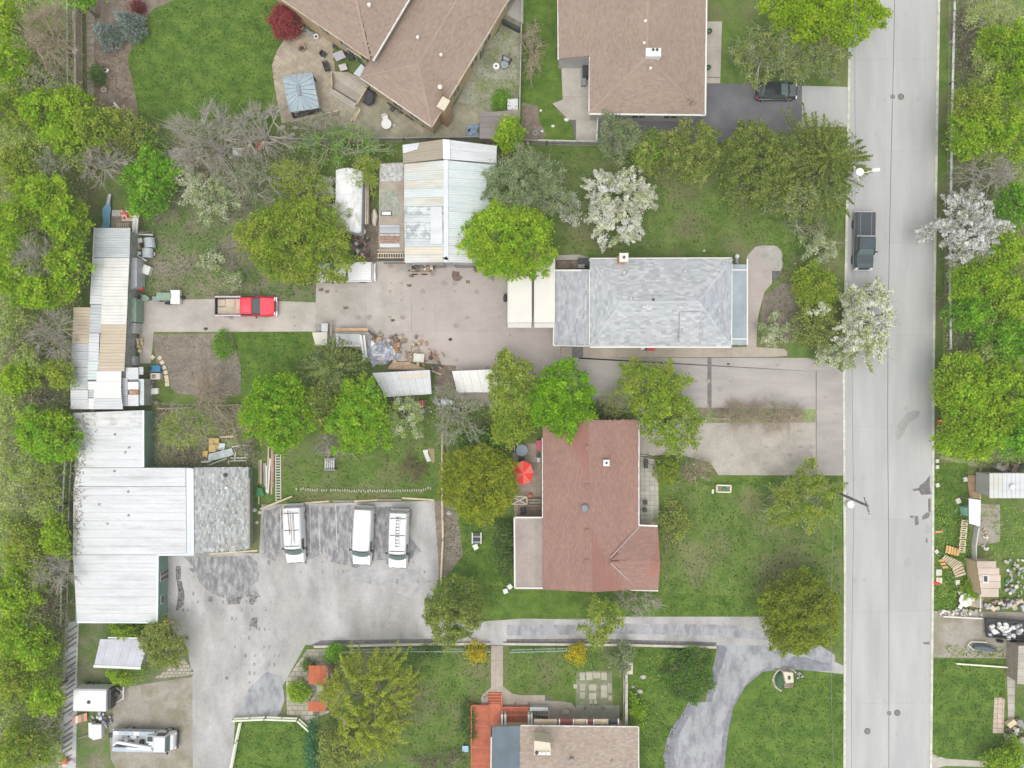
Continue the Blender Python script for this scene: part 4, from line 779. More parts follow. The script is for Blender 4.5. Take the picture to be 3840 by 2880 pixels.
t=thing('low_garden_wall','low brown timber retaining wall along the south edge of the gazebo patio','wall',(*W(*q(0,1,500,960)[0])[:2],0))
for i in range(3):MB().bar(Vector(W(*q(0,1,335,1000+i*12)[0],.5-.1*i)),Vector(W(*q(0,1,705,915+i*12)[0],.5-.1*i)),.12,.45).build('timber',(M_woodl,M_wood,M_wood)[i],t)
dk2=thing('grey_deck','weathered grey timber deck with two long steps beside the gazebo patio','deck',(*W(*q(0,1,760,720)[0])[:2],0))
DPP=gp(q(0,1,650,590,790,600,870,640,960,710,870,850,655,720),.5)
MB().prism(DPP,.1,.44).build('deck_frame',M_wood,dk2);pave(dk2,'board',DPP,.3,8,.015,.49,.04,mat('grey_boards',(.40,.37,.31),.9,(.35,.32,.27),3,rnd=.12),rz=R(56))
for i in range(2):a=q(0,1,635-i*0,735+i*26,848,872+i*22);MB().bar(Vector(W(*a[0],.34-.15*i)),Vector(W(*a[1],.34-.15*i)),.34,.12).build('step',M_conc,dk2)
for a,b_ in(((860,860),(935,730)),((645,590),(652,715))):MB().bar(Vector(W(*q(0,1,*a)[0],1.3)),Vector(W(*q(0,1,*b_)[0],1.3)),.1,.8).build('railing',M_woodl,dk2)
for u,v in((655,725),(862,868),(938,728)):x,y,_=W(*q(0,1,u,v)[0],1);MB().box(x,y,0,.12,.12,1.4).build('post',M_woodl,dk2)
MB().prism(gp(q(0,1,895,530,925,560,880,640,830,610),2.6),2.5,2.6).build('awning',mat('clear_corrugated',(.50,.55,.60),.4),dk2)
t=thing('side_fence','short pale wooden railing running from the grey deck toward the fence','railing',(*W(*q(0,1,850,950)[0])[:2],0))
for o_ in(0,22):MB().bar(Vector(W(*q(0,1,882+o_*.3,905)[0],.9)),Vector(W(*q(0,1,812+o_,1005)[0],.9)),.08,.1).build('rail',M_woodl,t)
for u,v in((885,905),(850,955),(820,1000)):x,y,_=W(*q(0,1,u,v)[0],.5);MB().box(x,y,0,.1,.1,.95).build('post',M_woodl,t)
t=thing('brown_shed','small shed with a flat dark brown-grey board roof in the corner by the top fence','shed',(*W(*q(0,1,1960,1040)[0])[:2],0));bp_=gp(q(0,1,1880,940,2200,905,2210,1150,1875,1150),2.3)
MB().prism(offset(bp_,.1),0,2.2).build('wall',M_wood,t);MB().prism(bp_,2.2,2.26).build('roof',M_wood,t);pave(t,'roof_board',bp_,9,.55,.03,2.31,.05,mat('dark_roof_board',(.235,.21,.205),.9,rnd=.1))
t=thing('storage_box','white plastic storage box standing at the corner of the small brown shed','box',(*W(*q(0,1,2150,865)[0])[:2],0));MB().prism(gp(rq(0,1,2112,825,2192,908),1),0,1.0).build('body',M_grey,t);MB().prism(gp(rq(0,1,2108,821,2196,912),1),1.0,1.08).build('lid',mat('pale_lid',(.55,.56,.57),.6),t)
for(u0,v0,u1,v1,lb)in((540,440,850,755,'square orange-red canopy, larger upper one of the two over the garden terrace'),(530,1060,840,1230,'smaller orange-red canopy, lower one of the two over the garden terrace')):
 p=zr(1040,2400,4.607,u0,v0,u1,v0,u1,v1,u0,v1);x,y,_=W(*zr(1040,2400,4.607,(u0+u1)/2,(v0+v1)/2)[0]);t=thing('terrace_canopy',lb,'canopy',(x,y,.04),'orange canopies on the terrace')
 k=3;xs=[p[0][0]+(p[1][0]-p[0][0])*i/k for i in range(k+1)]
 for i in range(k):MB().prism(gp([(xs[i]+.4,p[0][1]),(xs[i+1]-.4,p[0][1]),(xs[i+1]-.4,p[2][1]),(xs[i]+.4,p[2][1])],2.1),2.1,2.16).build('cover_panel',mat('rust_orange_cover',(.46,.13,.06),.85,(.40,.12,.055),2,rnd=.06),t)
 for a in p:X,Y,_=W(a[0]*.94+p[0][0]*.03+p[2][0]*.03,a[1]*.94+p[0][1]*.03+p[2][1]*.03,2.1);MB().box(X,Y,.04,.09,.09,2.05).build('post',M_wood,t)
t=thing('terrace_beam','dark brown timber wall running along the east side of the garden terrace','timber wall',(*W(*zr(1040,2400,4.607,930,700)[0])[:2],0))
for i in range(3):a=zr(1040,2400,4.607,890+i*28,430,870+i*28,1230);MB().bar(Vector(W(*a[0],.6-.15*i)),Vector(W(*a[1],.6-.15*i)),.14,.5-.1*i).build('timber',mat('dark_timber',(.22,.14,.10),.9,rnd=.15),t)
t=thing('terrace_table','pale stone table top between the two orange canopies','table',(*W(*zr(1040,2400,4.607,750,900)[0])[:2],.04));MB().prism(gp(zr(1040,2400,4.607,680,780,825,780,820,1010,700,1040,675,900),.75),.68,.76).build('table_top',M_flag,t);MB().box(*W(*zr(1040,2400,4.607,750,900)[0])[:2],.04,.4,.9,.64).build('pedestal',M_stone,t)
#  EAST YARDS
Y=lambda*uv:zr(3480,1700,2.075,*uv)
t=thing('mobile_home','mobile home with a pale grey ribbed roof, right edge, above the litter-strewn yards','mobile home',(*W(3790,1820)[:2],0))
a,b_,c_,d_=Y(478,155,900,155,900,350,475,345);MB().prism(offset(gp([a,b_,c_,d_],3.2),.15),.4,3.1).build('wall',M_gwall,t)
xs=[478+i*34 for i in range(13)]
for i in range(12):A_,B_,C_,D_=Y(xs[i]+1,155,xs[i+1]-1,155,xs[i+1]-1,350,xs[i]+1,348);MB().sheet([W(*p,3.2)for p in(A_,B_,C_,D_)],.06).build('roof_panel',m_wh if i>2 else m_cr,t)
vent(t,*Y(662,262)[0],3.2,M_white,.3,.25);MB().prism(gp(Y(420,190,470,195,470,270,415,265),1.2),.3,1.2).build('propane_tank',M_white,t)
t=thing('tent_awning','stack of hoops and grey frames at the north side of the mobile home','junk pile',(*W(*Y(600,110)[0])[:2],0))
for i in range(14):u=random.uniform(500,745);v=random.uniform(70,145);x,y,_=W(*Y(u,v)[0]);MB().box(x,y,0,random.uniform(.3,1.1),random.uniform(.2,.6),random.uniform(.2,.9),random.random()*3).build('scrap',random.choice([M_wood,M_grey,M_mulch,M_stone,M_dark]),t)
t=thing('brown_ramp','flat brown platform boards west of the mobile home','platform',(*W(*Y(355,230)[0])[:2],0));pave(t,'board',gp(Y(310,130,415,110,385,210,410,350,318,345,300,220)),9,.8,.03,.2,.1,mat('brown_board',(.31,.22,.13),.9,rnd=.06));MB().bar(Vector(W(*Y(418,110)[0],.3)),Vector(W(*Y(385,215)[0],.3)),.09,.2).build('rail',M_woodl,t);MB().bar(Vector(W(*Y(385,215)[0],.3)),Vector(W(*Y(408,355)[0],.3)),.09,.2).build('rail',M_woodl,t)
t=thing('garden_canopy','white and pale blue cloth canopy panel between the brown platform and the grey boardwalk','canopy',(*W(*Y(365,455)[0])[:2],0));MB().prism(gp(Y(318,350,412,365,405,570,320,545),2),1.95,2.0).build('cloth',mat('pale_blue_cloth',(.62,.66,.74),.9,(.74,.76,.8),1),t)
for u,v in((325,358),(405,370),(325,540),(400,562)):x,y,_=W(*Y(u,v)[0],1.9);MB().box(x,y,0,.07,.07,1.95).build('post',M_wood,t)
MB().prism(gp(Y(290,425,330,415,340,470,300,490),1.2),0,1.2).build('green_bag',mat('mint_plastic',(.25,.5,.42),.7),t)
t=thing('boardwalk','long grey boardwalk with a lattice fence side, east of the street','boardwalk',(*W(*Y(340,750)[0])[:2],0));pave(t,'board',gp(Y(320,560,395,578,372,700,375,850,400,1010,340,1010,320,940,298,850,298,720)),9,.45,.03,.35,.06,mat('grey_walk_board',(.30,.30,.28),.9,(.24,.24,.23),2,rnd=.14),rz=R(-8))
pave(t,'step_board',gp(Y(345,1010,408,1010,412,1200,315,1185,330,1100)),9,.5,.03,.3,.06,mat('pinkish_board',(.38,.28,.24),.9,rnd=.2),rz=R(-6))
for a,b_ in((Y(398,580),Y(376,720)),(Y(376,720),Y(380,850)),(Y(385,850),Y(412,1010)),(Y(412,1010),Y(408,1205))):MB().bar(Vector(W(*a[0],1)),Vector(W(*b_[0],1)),.08,.9).build('rail',M_trim,t)
t=thing('lattice_fence','cream openwork lattice fence panels standing along the west side of the grey boardwalk','fence',(*W(*Y(275,650)[0])[:2],0))
for i in range(5):
 for s_ in(0,1):
  a=Y(270-i*5+s_*38,520+i*52);b_=Y(262-i*5+s_*38,565+i*52);MB().bar(Vector(W(*a[0],1.1)),Vector(W(*b_[0],1.1)),.13,.1).build('slat',M_woodl,t)
 for s_ in range(3):a=Y(266-i*5,522+i*52+s_*18,312-i*5,526+i*52+s_*18);MB().bar(Vector(W(*a[0],1.14)),Vector(W(*a[1],1.14)),.1,.1).build('slat',M_woodl,t)
t=thing('pallet_stack','orange-yellow timber pallets and boards fanned out on the grass east of the street','pallets',(*W(*Y(190,850)[0])[:2],0))
def fan(c0,c1,c2,c3,k,nm,m,z):
 a,b_,c_,d_=(Vector(W(*Y(*p)[0],z))for p in(c0,c1,c2,c3))
 for i in range(k):t0,t1=i/k,(i+.72)/k;MB().sheet([tuple(a.lerp(d_,t0)),tuple(b_.lerp(c_,t0)),tuple(b_.lerp(c_,t1)),tuple(a.lerp(d_,t1))],.06).build(nm,m,t)
fan((145,715),(248,745),(240,800),(135,775),4,'pallet_slat',M_woodo,.35);fan((145,715),(135,775),(240,800),(248,745),5,'pallet_slat',M_woodo,.45);fan((135,790),(110,820),(200,905),(270,850),8,'pallet_slat',M_woodl,.3)
fan((80,830),(115,822),(165,900),(120,905),3,'board',M_woodo,.22);fan((190,905),(265,855),(300,950),(215,970),4,'board',M_woodl,.25)
t=thing('garden_pavilion','pavilion with a pinkish-tan panel roof and a small skylight, east of the boardwalk','pavilion',(*W(*Y(470,980)[0])[:2],0))
for i,(v0,v1,u1)in enumerate(((840,893,530),(893,946,555),(946,999,565),(999,1052,565),(1052,1120,550))):MB().sheet([W(*p,2.7)for p in Y(380+i*8,v0,u1,v0+1,u1,v1-2,384+i*8,v1-2)],.06).build('roof_panel',mat('pinkish_tan_panel',(.52,.43,.36),.8,rnd=.07),t)
MB().prism(offset(gp(Y(382,842,530,842,550,1115,412,1118),2.6),.15),0,2.5).build('wall',M_side,t);sk=MB().prism(gp(Y(425,945,472,948,470,1010,428,1008),2.8),2.7,2.82).build('skylight',M_trim,t);MB().prism(gp(Y(435,955,464,957,462,1000,437,998),2.85),2.82,2.86).build('pane',M_glass,sk)
t=thing('loaded_trailer','low utility trailer piled with white bags and scrap on the gravel at the right edge','trailer',(*W(*Y(600,1360)[0])[:2],0));MB().prism(gp(Y(460,1290,760,1310,900,1330,900,1460,470,1430),.7),.45,.6).build('bed',M_dark,t)
for a,b_ in((Y(460,1290),Y(880,1330)),(Y(470,1430),Y(880,1465)),(Y(458,1290),Y(468,1430))):MB().bar(Vector(W(*a[0],1)),Vector(W(*b_[0],1)),.1,.4).build('side_rail',M_dark,t)
for u in(560,660):MB().rod(W(*Y(u,1455)[0],.35),W(*Y(u,1468)[0],.35),.34,12).build('wheel',M_rub,t)
for i in range(46):u=random.uniform(480,730);v=random.uniform(1325,1435);x,y,_=W(*Y(u,v)[0],.8);MB().blob(x,y,random.uniform(.65,.85),random.uniform(.1,.4),random.uniform(.1,.3),.2,6,4,.3).build('bag',random.choice([M_white,M_white,M_white,M_trim,M_grey,M_metal]),t)
t=thing('covered_boat','small dark grey canoe on a pale trailer on the gravel east of the street','canoe',(*W(*Y(420,1500)[0])[:2],0))
rs=[]
for i in range(9):
 f=i/8;u=338+f*170;v=1500+22*f*f;w=30*math.sin(math.pi*min(1,.12+f*.8))**.6;x,y,_=W(*Y(u,v)[0]);hw=w/2.075/S*.62+.06;rs.append([(x,y+hw,.5),(x,y+hw*.6,.25),(x,y-hw*.6,.25),(x,y-hw,.5),(x,y-hw*.4,.66),(x,y+hw*.4,.66)])
MB().ring(rs).build('hull',mat('slate_cover',(.10,.13,.15),.5),t,smooth=True)
for a,b_ in((Y(310,1490),Y(340,1465)),(Y(340,1465),Y(460,1470)),(Y(310,1490),Y(350,1525)),(Y(350,1525),Y(500,1545))):MB().rod(W(*a[0],.3),W(*b_[0],.3),.05).build('trailer_frame',M_trim,t)
#  VEHICLES (built at the origin, nose towards +x, then copied/placed)
def paint(name,c,r_=.28):return mat(name,c,r_,spec=.5,fine=.015,var=.02,metal=.0)
P_white=paint('white_vehicle_paint',(.66,.67,.68));P_red=paint('red_vehicle_paint',(.72,.03,.06));P_grey=paint('grey_vehicle_paint',(.05,.068,.08));P_black=paint('black_vehicle_paint',(.025,.027,.035),.2)
M_lamp=mat('headlamp',(.75,.77,.78),.15,spec=.6,fine=0);M_tail=mat('tail_lamp',(.5,.02,.02),.2,spec=.6,fine=0);M_chrome=mat('chrome',(.7,.71,.72),.15,metal=.9,fine=0)
M_rim=mat('wheel_rim',(.55,.56,.57),.3,metal=.7,fine=0)
def sect(x,hw,z0,z1,tw=None,r_=.12):
 tw=hw if tw is None else tw
 return[(x,hw-r_*.5,z0),(x,hw,z0+r_),(x,hw,z0+(z1-z0)*.55),(x,tw,z1-r_),(x,tw-r_,z1),(x,0,z1+.02),(x,-(tw-r_),z1),(x,-tw,z1-r_),(x,-hw,z0+(z1-z0)*.55),(x,-hw,z0+r_),(x,-(hw-r_*.5),z0)]
def wheels(t,xs,hw,r_=.37):
 for x in xs:
  for s_ in(-1,1):
   w=MB().rod((x,s_*(hw-.24),r_),(x,s_*(hw+.0),r_),r_,18).build('wheel',M_rub,t);MB().rod((x,s_*(hw-.1),r_),(x,s_*(hw+.015),r_),r_*.6,12).build('rim',M_rim,w)
def arches(t,xs,hw,r_=.45):
 for x in xs:
  for s_ in(-1,1):MB().rod((x,s_*(hw-.05),.40),(x,s_*(hw+.008),.40),r_,18).build('wheel_arch',M_dark,t)
def quadp(pts,m,name,t,th=.02):
 b=MB();a=[Vector(p)for p in pts];n_=(a[1]-a[0]).cross(a[2]-a[0]).normalized()*th;k=len(a)
 b.add([tuple(p-n_)for p in a]+[tuple(p+n_)for p in a],[tuple(range(k-1,-1,-1)),tuple(range(k,2*k))]+[(i,(i+1)%k,k+(i+1)%k,k+i)for i in range(k)]);return b.build(name,m,t)
def make_van():
 t=thing('parked_van','','van');hw=1.0
 MB().ring([sect(-2.85,.92,.45,1.9,.80),sect(-2.78,hw,.38,2.08,.86),sect(-2.2,hw,.35,2.14,.88),sect(0,hw,.35,2.15,.88),sect(1.15,hw,.35,2.12,.86),sect(1.35,hw,.35,2.0,.84),sect(1.98,hw,.35,1.30,.88),sect(2.55,.97,.35,1.20,.88),sect(2.78,.90,.40,1.08,.80),sect(2.86,.84,.45,.9,.74)]).build('body',P_white,t,smooth=False)
 for i in range(7):MB().box(-.75,-.66+i*.22,2.16,3.6,.05,.025).build('roof_rib',P_white,t)
 b=MB();n_=8;vs=[]
 for(xb,z,w,bul)in((1.26,2.10,.80,.12),(1.78,1.36,.92,.20)):
  for i in range(n_+1):y=-1+2*i/n_;vs.append((xb+bul*(1-y*y)+.05,y*w,z+.01))
 b.add(vs,[(i,n_+1+i,n_+2+i,i+1)for i in range(n_)]);b.add([(v[0]-.06,v[1],v[2]-.05)for v in vs],[(i+1,n_+2+i,n_+1+i,i)for i in range(n_)]);b.build('windscreen',M_wind,t)
 b=MB();vs=[]
 for(xb,z,w,bul)in((1.84,1.35,.9,.2),(2.72,1.16,.84,.12)):
  for i in range(n_+1):y=-1+2*i/n_;vs.append((xb+bul*(1-y*y),y*w,z+.015))
 b.add(vs+[(v[0],v[1],v[2]-.12)for v in vs],[(i,n_+1+i,n_+2+i,i+1)for i in range(n_)]+[(n_+1+i,3*n_+3+i,3*n_+4+i,n_+2+i)for i in range(n_)]);b.build('bonnet',P_white,t)
 for s_ in(-1,1):
  quadp([(.35,s_*.985,1.32),(1.62,s_*.985,1.32),(1.22,s_*.90,1.92),(.35,s_*.90,1.92)],M_glass,'door_window',t)
  quadp([(-2.83,s_*.12,1.35),(-2.83,s_*.80,1.35),(-2.80,s_*.74,1.85),(-2.80,s_*.12,1.85)],M_glass,'rear_window',t,.03)
  m_=MB().box(1.35,s_*1.14,1.25,.16,.22,.32).build('mirror',M_dark,t);MB().rod((1.35,s_*.95,1.35),(1.35,s_*1.1,1.38),.03).build('arm',M_dark,m_)
  MB().box(2.82,s_*.72,.75,.10,.3,.22).build('headlight',M_lamp,t);MB().box(-2.87,s_*.9,.9,.06,.14,.4).build('tail_light',M_tail,t)
 MB().box(2.90,0,.45,.16,1.8,.22).build('front_bumper',M_dark,t);MB().box(-2.96,0,.42,.22,1.85,.2).build('rear_bumper',M_metal,t);MB().box(2.87,0,.70,.05,1.05,.22).build('grille',M_dark,t)
 MB().box(0,0,.22,5.0,1.5,.2).build('underbody',M_dark,t);arches(t,(-1.85,1.95),hw);wheels(t,(-1.85,1.95),hw);return t
def place(t,pts_c,ang,z=0,h=.02):
 x,y,_=W(*pts_c,z);t.location=(x,y,h);t.rotation_euler=(0,0,ang);return t
zv=lambda u,v:zr(1030,1870,4.096,u,v)[0]
v1=make_van()
v2=dup(v1,(0,0,0),0,'');v3=dup(v1,(0,0,0),0,'')
gvan='white work vans in the parking lot'
place(v1,zv(290,560),R(-88),1.5);tag(v1,'white van with pipes on its roof, leftmost of the three in the lot',group=gvan)
place(v2,zv(1345,590),R(-93),1.5);tag(v2,'white van without ladder, middle one of the three parked vans',group=gvan)
place(v3,zv(1895,640),R(-92),1.5);tag(v3,'white van with a ladder strapped on its roof, rightmost of the three parked vans',group=gvan)
for i,(x0,x1,y,m)in enumerate(((-2.5,.9,-.05,M_metal),(-2.5,.5,.1,M_white),(-2.3,.8,.22,M_metal),(-2.6,-.2,-.3,M_card))):MB().rod((x0,y,2.28),(x1,y+.03*i,2.28),.035).build('roof_pipe',m,v1)
for x in(-2.3,-.6,1.0):
 for V in(v1,v3):MB().box(x,0,2.2,.06,1.5,.05).build('roof_rack_bar',M_dark,V)
for s_ in(-.2,.2):MB().box(-.9,s_,2.26,3.2,.06,.06).build('ladder_rail',M_metal,v3)
for i in range(10):MB().box(-2.4+i*.32,0,2.27,.05,.4,.04).build('ladder_rung',M_dark,v3)
def make_pickup(kind,P_,lab):
 t=thing('pickup_truck',lab,'pickup truck');hw=1.0
 MB().ring([sect(-.35,hw,.42,1.12),sect(.9,hw,.42,1.12),sect(1.1,hw,.42,1.14,.94),sect(2.3,hw,.42,1.10,.90),sect(2.75,.95,.45,1.02,.82),sect(2.86,.88,.5,.85,.76)]).build('body',P_,t)
 MB().ring([sect(-.30,.94,1.05,1.72,.74,.08),sect(-.22,.94,1.05,1.80,.74,.08),sect(.75,.94,1.05,1.80,.76,.08),sect(.9,.94,1.05,1.72,.76,.08),sect(1.45,.94,1.05,1.16,.88,.05)]).build('cab_glass',M_glass,t)
 MB().ring([sect(-.26,.78,1.70,1.84,.70,.05),sect(.0,.80,1.70,1.87,.72,.05),sect(.7,.80,1.70,1.87,.72,.05),sect(.86,.78,1.68,1.80,.70,.05)]).build('cab_roof',P_,t)
 for s_ in(-1,1):
  for x0,z0,x1,z1 in((.82,1.76,1.42,1.14),(.2,1.78,.2,1.1),(-.28,1.76,-.32,1.1)):MB().rod((x0,s_*.78,z0),(x1,s_*.93,z1),.045,5).build('pillar',P_,t)
 quadp([(1.45,-.80,1.18),(1.45,.80,1.18),(.92,.70,1.76),(.92,-.70,1.76)],M_wind,'windscreen',t,.015)
 MB().ring([[(1.5,-.84,1.145),(1.5,.84,1.145),(1.5,.84,1.10),(1.5,-.84,1.10)],[(2.3,-.80,1.15),(2.3,.80,1.15),(2.3,.80,1.08),(2.3,-.80,1.08)],[(2.72,-.70,1.06),(2.72,.70,1.06),(2.72,.70,1.0),(2.72,-.70,1.0)]]).build('bonnet',P_,t)
 for s_ in(-1,1):
  MB().ring([[(x,s_*.99,.5),(x,s_*(.99),1.14),(x,s_*.86,1.14),(x,s_*.86,.5)]for x in(-2.85,-.37)]).build('bed_side',P_ if kind!='red' else P_red,t)
  MB().box(-1.6,s_*.93,1.14,2.45,.15,.05).build('bed_rail',M_metal if kind=='red' else P_,t)
  m_=MB().box(1.15,s_*1.12,1.12,.14,.2,.2).build('mirror',M_dark,t)
  MB().box(2.80,s_*.72,.78,.10,.3,.2).build('headlight',M_lamp,t);MB().box(-2.88,s_*.9,.75,.05,.14,.35).build('tail_light',M_tail,t)
 MB().box(-1.6,0,.62,2.45,1.72,.06).build('bed_floor',M_dark,t);MB().box(-2.84,0,.55,.08,1.72,.6).build('tailgate',P_ if kind!='red' else M_dark,t);MB().box(-.38,0,.6,.06,1.72,.55).build('bed_front',P_,t)
 MB().box(2.90,0,.45,.16,1.85,.24).build('front_bumper',M_chrome if kind!='white' else M_dark,t);MB().box(-2.97,0,.45,.18,1.8,.18).build('rear_bumper',M_chrome,t);MB().box(2.87,0,.72,.05,1.0,.25).build('grille',M_dark,t)
 MB().box(0,0,.28,5.0,1.5,.25).build('underbody',M_dark,t);arches(t,(-1.75,1.85),hw-.01);wheels(t,(-1.75,1.85),hw-.02);return t
t=make_pickup('red',P_red,'bright red pickup truck with an open bed lined with plywood, on the concrete drive')
for i,(x,y,w,d_,m)in enumerate(((-2.35,.35,.7,.7,M_woodl),(-1.5,.35,.9,.8,M_woodl),(-2.3,-.42,.8,.7,M_card),(-1.45,-.4,.9,.75,M_woodl),(-.75,0,.5,1.5,M_cloth))):MB().box(x,y,.68,w,d_,.05+.01*i).build('plywood_sheet',mat('pale_ply',(.52,.45,.35),.9,(.45,.38,.29),2,rnd=.1),t)
place(t,zr(780,1080,7.373,1010,500)[0],R(0),1.2);t.scale=(1.06,1.02,1)
t=make_pickup('grey',P_grey,'dark blue-grey pickup truck with a flat bed cover parked against the kerb on the street')
MB().box(-1.6,0,1.18,2.5,1.86,.10,tap=.97).build('bed_cover',mat('bed_cover',(.06,.07,.08),.7),t);MB().box(-.42,0,1.24,.14,1.8,.08).build('cover_rail',M_metal,t)
for y in(-.55,.55):MB().box(-1.6,y,1.28,2.4,.03,.02).build('cover_seam',M_grey,t)
MB().box(.3,0,1.88,.7,1.0,.02).build('sunroof',mat('tinted_roof',(.06,.08,.10),.35),t)
place(t,zr(3150,760,5.925,565,840)[0],R(-91),1.2)
t=make_pickup('white',P_white,'white pickup truck with ribbed bed cap, its cab half hidden under a tree')
MB().box(-1.62,0,1.16,2.45,1.88,.55,tap=.95).build('bed_cap',P_white,t)
for i in range(6):MB().box(-1.62,-.7+i*.28,1.71,2.2,.06,.025).build('cap_rib',M_white,t)
MB().box(-.36,0,1.16,.12,1.8,.4).build('cap_gap',M_dark,t)
place(t,q(1,1,765,705)[0],R(180),1.3);t.location.x-=.15
t=thing('black_car','black hatchback on the dark asphalt driveway, roof partly under the tree beside the apron','car');hw=.9
MB().ring([sect(-2.05,.78,.4,.95,.7),sect(-1.95,.87,.3,1.0,.8),sect(-1,hw,.28,.98,.86),sect(.8,hw,.28,.96,.84),sect(1.7,.86,.3,.88,.74),sect(2.08,.74,.38,.7,.62)]).build('body',P_black,t)
MB().ring([sect(-1.92,.74,.9,1.08,.7,.05),sect(-1.45,.78,.9,1.42,.60,.06),sect(-.3,.80,.9,1.47,.62,.06),sect(.25,.80,.9,1.40,.60,.06),sect(1.05,.80,.88,.96,.74,.04)]).build('cabin_glass',M_glass,t)
MB().ring([sect(-1.5,.6,1.36,1.44,.54,.04),sect(-.4,.62,1.40,1.50,.56,.04),sect(.2,.6,1.35,1.44,.54,.04)]).build('roof',P_black,t)
quadp([(1.08,-.66,.98),(1.08,.66,.98),(.3,.54,1.40),(.3,-.54,1.40)],M_wind,'windscreen',t,.012)
for s_ in(-1,1):
 MB().rod((-1.6,s_*.66,1.36),(.95,s_*.78,.98),.03,5).build('window_trim',M_chrome,t);MB().rod((-1.9,s_*.895,.92),(1.5,s_*.89,.9),.025,4).build('side_moulding',M_chrome,t)
 MB().box(2.0,s_*.62,.6,.12,.3,.16).build('headlight',M_lamp,t);MB().box(-2.02,s_*.7,.72,.12,.3,.22).build('tail_light',M_tail,t);MB().box(.75,s_*.98,.92,.12,.16,.14).build('mirror',P_black,t)
MB().box(0,0,.18,3.6,1.4,.2).build('underbody',M_dark,t);wheels(t,(-1.3,1.3),hw,.32);MB().box(1.55,0,.9,.7,1.2,.03).build('bonnet',mat('grey_bonnet_paint',(.12,.13,.15),.12,spec=.8,fine=0),t)  # bonnet plate in a lighter, glossier grey than the black body
place(t,zr(2780,280,3.95,530,235)[0],R(0),.9)
t=thing('boom_truck','white and silver service truck carrying a folded crane boom, on the gravel yard','truck');
MB().box(-1.2,0,.75,4.6,2.2,.18).build('flat_bed',m_gb,t)
mb_=mat('silver_blue_box',(.40,.45,.50),.5,fine=.04)
for s_ in(-1,1):MB().box(-1.1,s_*.9,.93,4.3,.45,.55).build('tool_box',mb_,t)
for i in range(6):MB().box(-2.9+i*.7,.9,1.48,.5,.42,.03).build('tool_box_lid',P_white if i%3==0 else mb_,t)
MB().ring([sect(1.15,1.0,.5,1.9,.86),sect(1.3,1.02,.45,2.1,.88),sect(2.35,1.02,.45,2.1,.88),sect(2.6,1.0,.45,1.5,.9),sect(2.95,.98,.45,1.35,.88),sect(3.05,.9,.5,1.1,.8)]).build('cab',P_white,t)
quadp([(2.66,-.85,1.5),(2.66,.85,1.5),(2.4,.78,2.04),(2.4,-.78,2.04)],M_wind,'windscreen',t)
for s_ in(-1,1):quadp([(1.4,s_*1.0,1.35),(2.4,s_*1.0,1.35),(2.25,s_*.93,1.95),(1.4,s_*.93,1.95)],M_glass,'side_window',t);MB().box(3.05,s_*.75,.75,.1,.3,.22).build('headlight',M_lamp,t);MB().box(2.4,s_*1.18,1.3,.12,.2,.35).build('mirror',M_dark,t)
MB().box(3.1,0,.45,.16,2.0,.25).build('front_bumper',M_dark,t);MB().cyl(.85,-.25,.93,.32,.8).build('crane_turntable',P_white,t)
cb=MB().bar((.9,-.45,2.0),(-2.6,.05,1.9),.28,.3).build('boom',P_white,t);MB().bar((.9,-.75,1.75),(-1.7,-.62,1.7),.2,.22).build('boom_section',P_white,cb);MB().bar((-2.6,.05,1.9),(-3.1,-.4,1.7),.16,.18).build('boom_tip',P_white,cb)
MB().box(.75,.45,.93,.7,.8,.9).build('control_box',mat('pale_aqua_paint',(.55,.64,.62),.5),t);MB().box(.75,.5,1.84,.55,.55,.02).build('hatch',M_dark,t);MB().rod((-.2,-.25,1.0),(-.6,-.25,1.0),.3,12).build('hose_reel',M_dark,t)
for x,y,m in((-2.6,-.35,M_dark),(-1.6,-.3,M_mulch),(-1.2,.35,M_metal),(-2.1,.4,M_grey)):MB().box(x,y,.93,.6,.4,.3,.2).build('equipment',m,t)
MB().box(-3.7,.3,.6,.6,.4,.25).build('tail_step',M_dark,t);MB().box(0,0,.35,5.6,1.1,.3).build('chassis',M_dark,t);wheels(t,(-1.9,2.2),1.02,.42)
place(t,zr(260,2520,4.809,1370,1240)[0],R(-1.5),1.2);t.scale=(.98,.92,1)
t=thing('camper_trailer','small white box trailer with black roof vent and A-frame hitch beside the west path','trailer',(0,0,0))
b=MB();b.ring([[(x,1.12-i_,.45),(x,1.12-i_,1.95-i_),(x,.98-i_,2.08-i_),(x,-.98+i_,2.08-i_),(x,-1.12+i_,1.95-i_),(x,-1.12+i_,.45)]for x,i_ in((-1.65,.05),(-1.6,0),(1.6,0),(1.66,.05))]);b.build('body',P_white,t)
MB().cyl(-.05,-.15,2.08,.18,.06).build('roof_vent',M_dark,t);MB().box(1.85,0,.5,.25,2.0,1.2).build('front_panel',M_dark,t);MB().cyl(2.2,.3,.5,.22,.5).build('gas_bottle',M_dark,t)
for s_ in(-1,1):MB().bar((1.6,s_*1.05,.55),(2.75,s_*.25,.55),.1,.1).build('hitch_rail',M_metal,t)
MB().bar((2.72,-.4,.56),(2.72,.9,.56),.12,.1).build('hitch_bar',M_metal,t);wheels(t,(-.2,),1.14,.33)
place(t,q(3,0,745,1097)[0],R(-1),2.0)
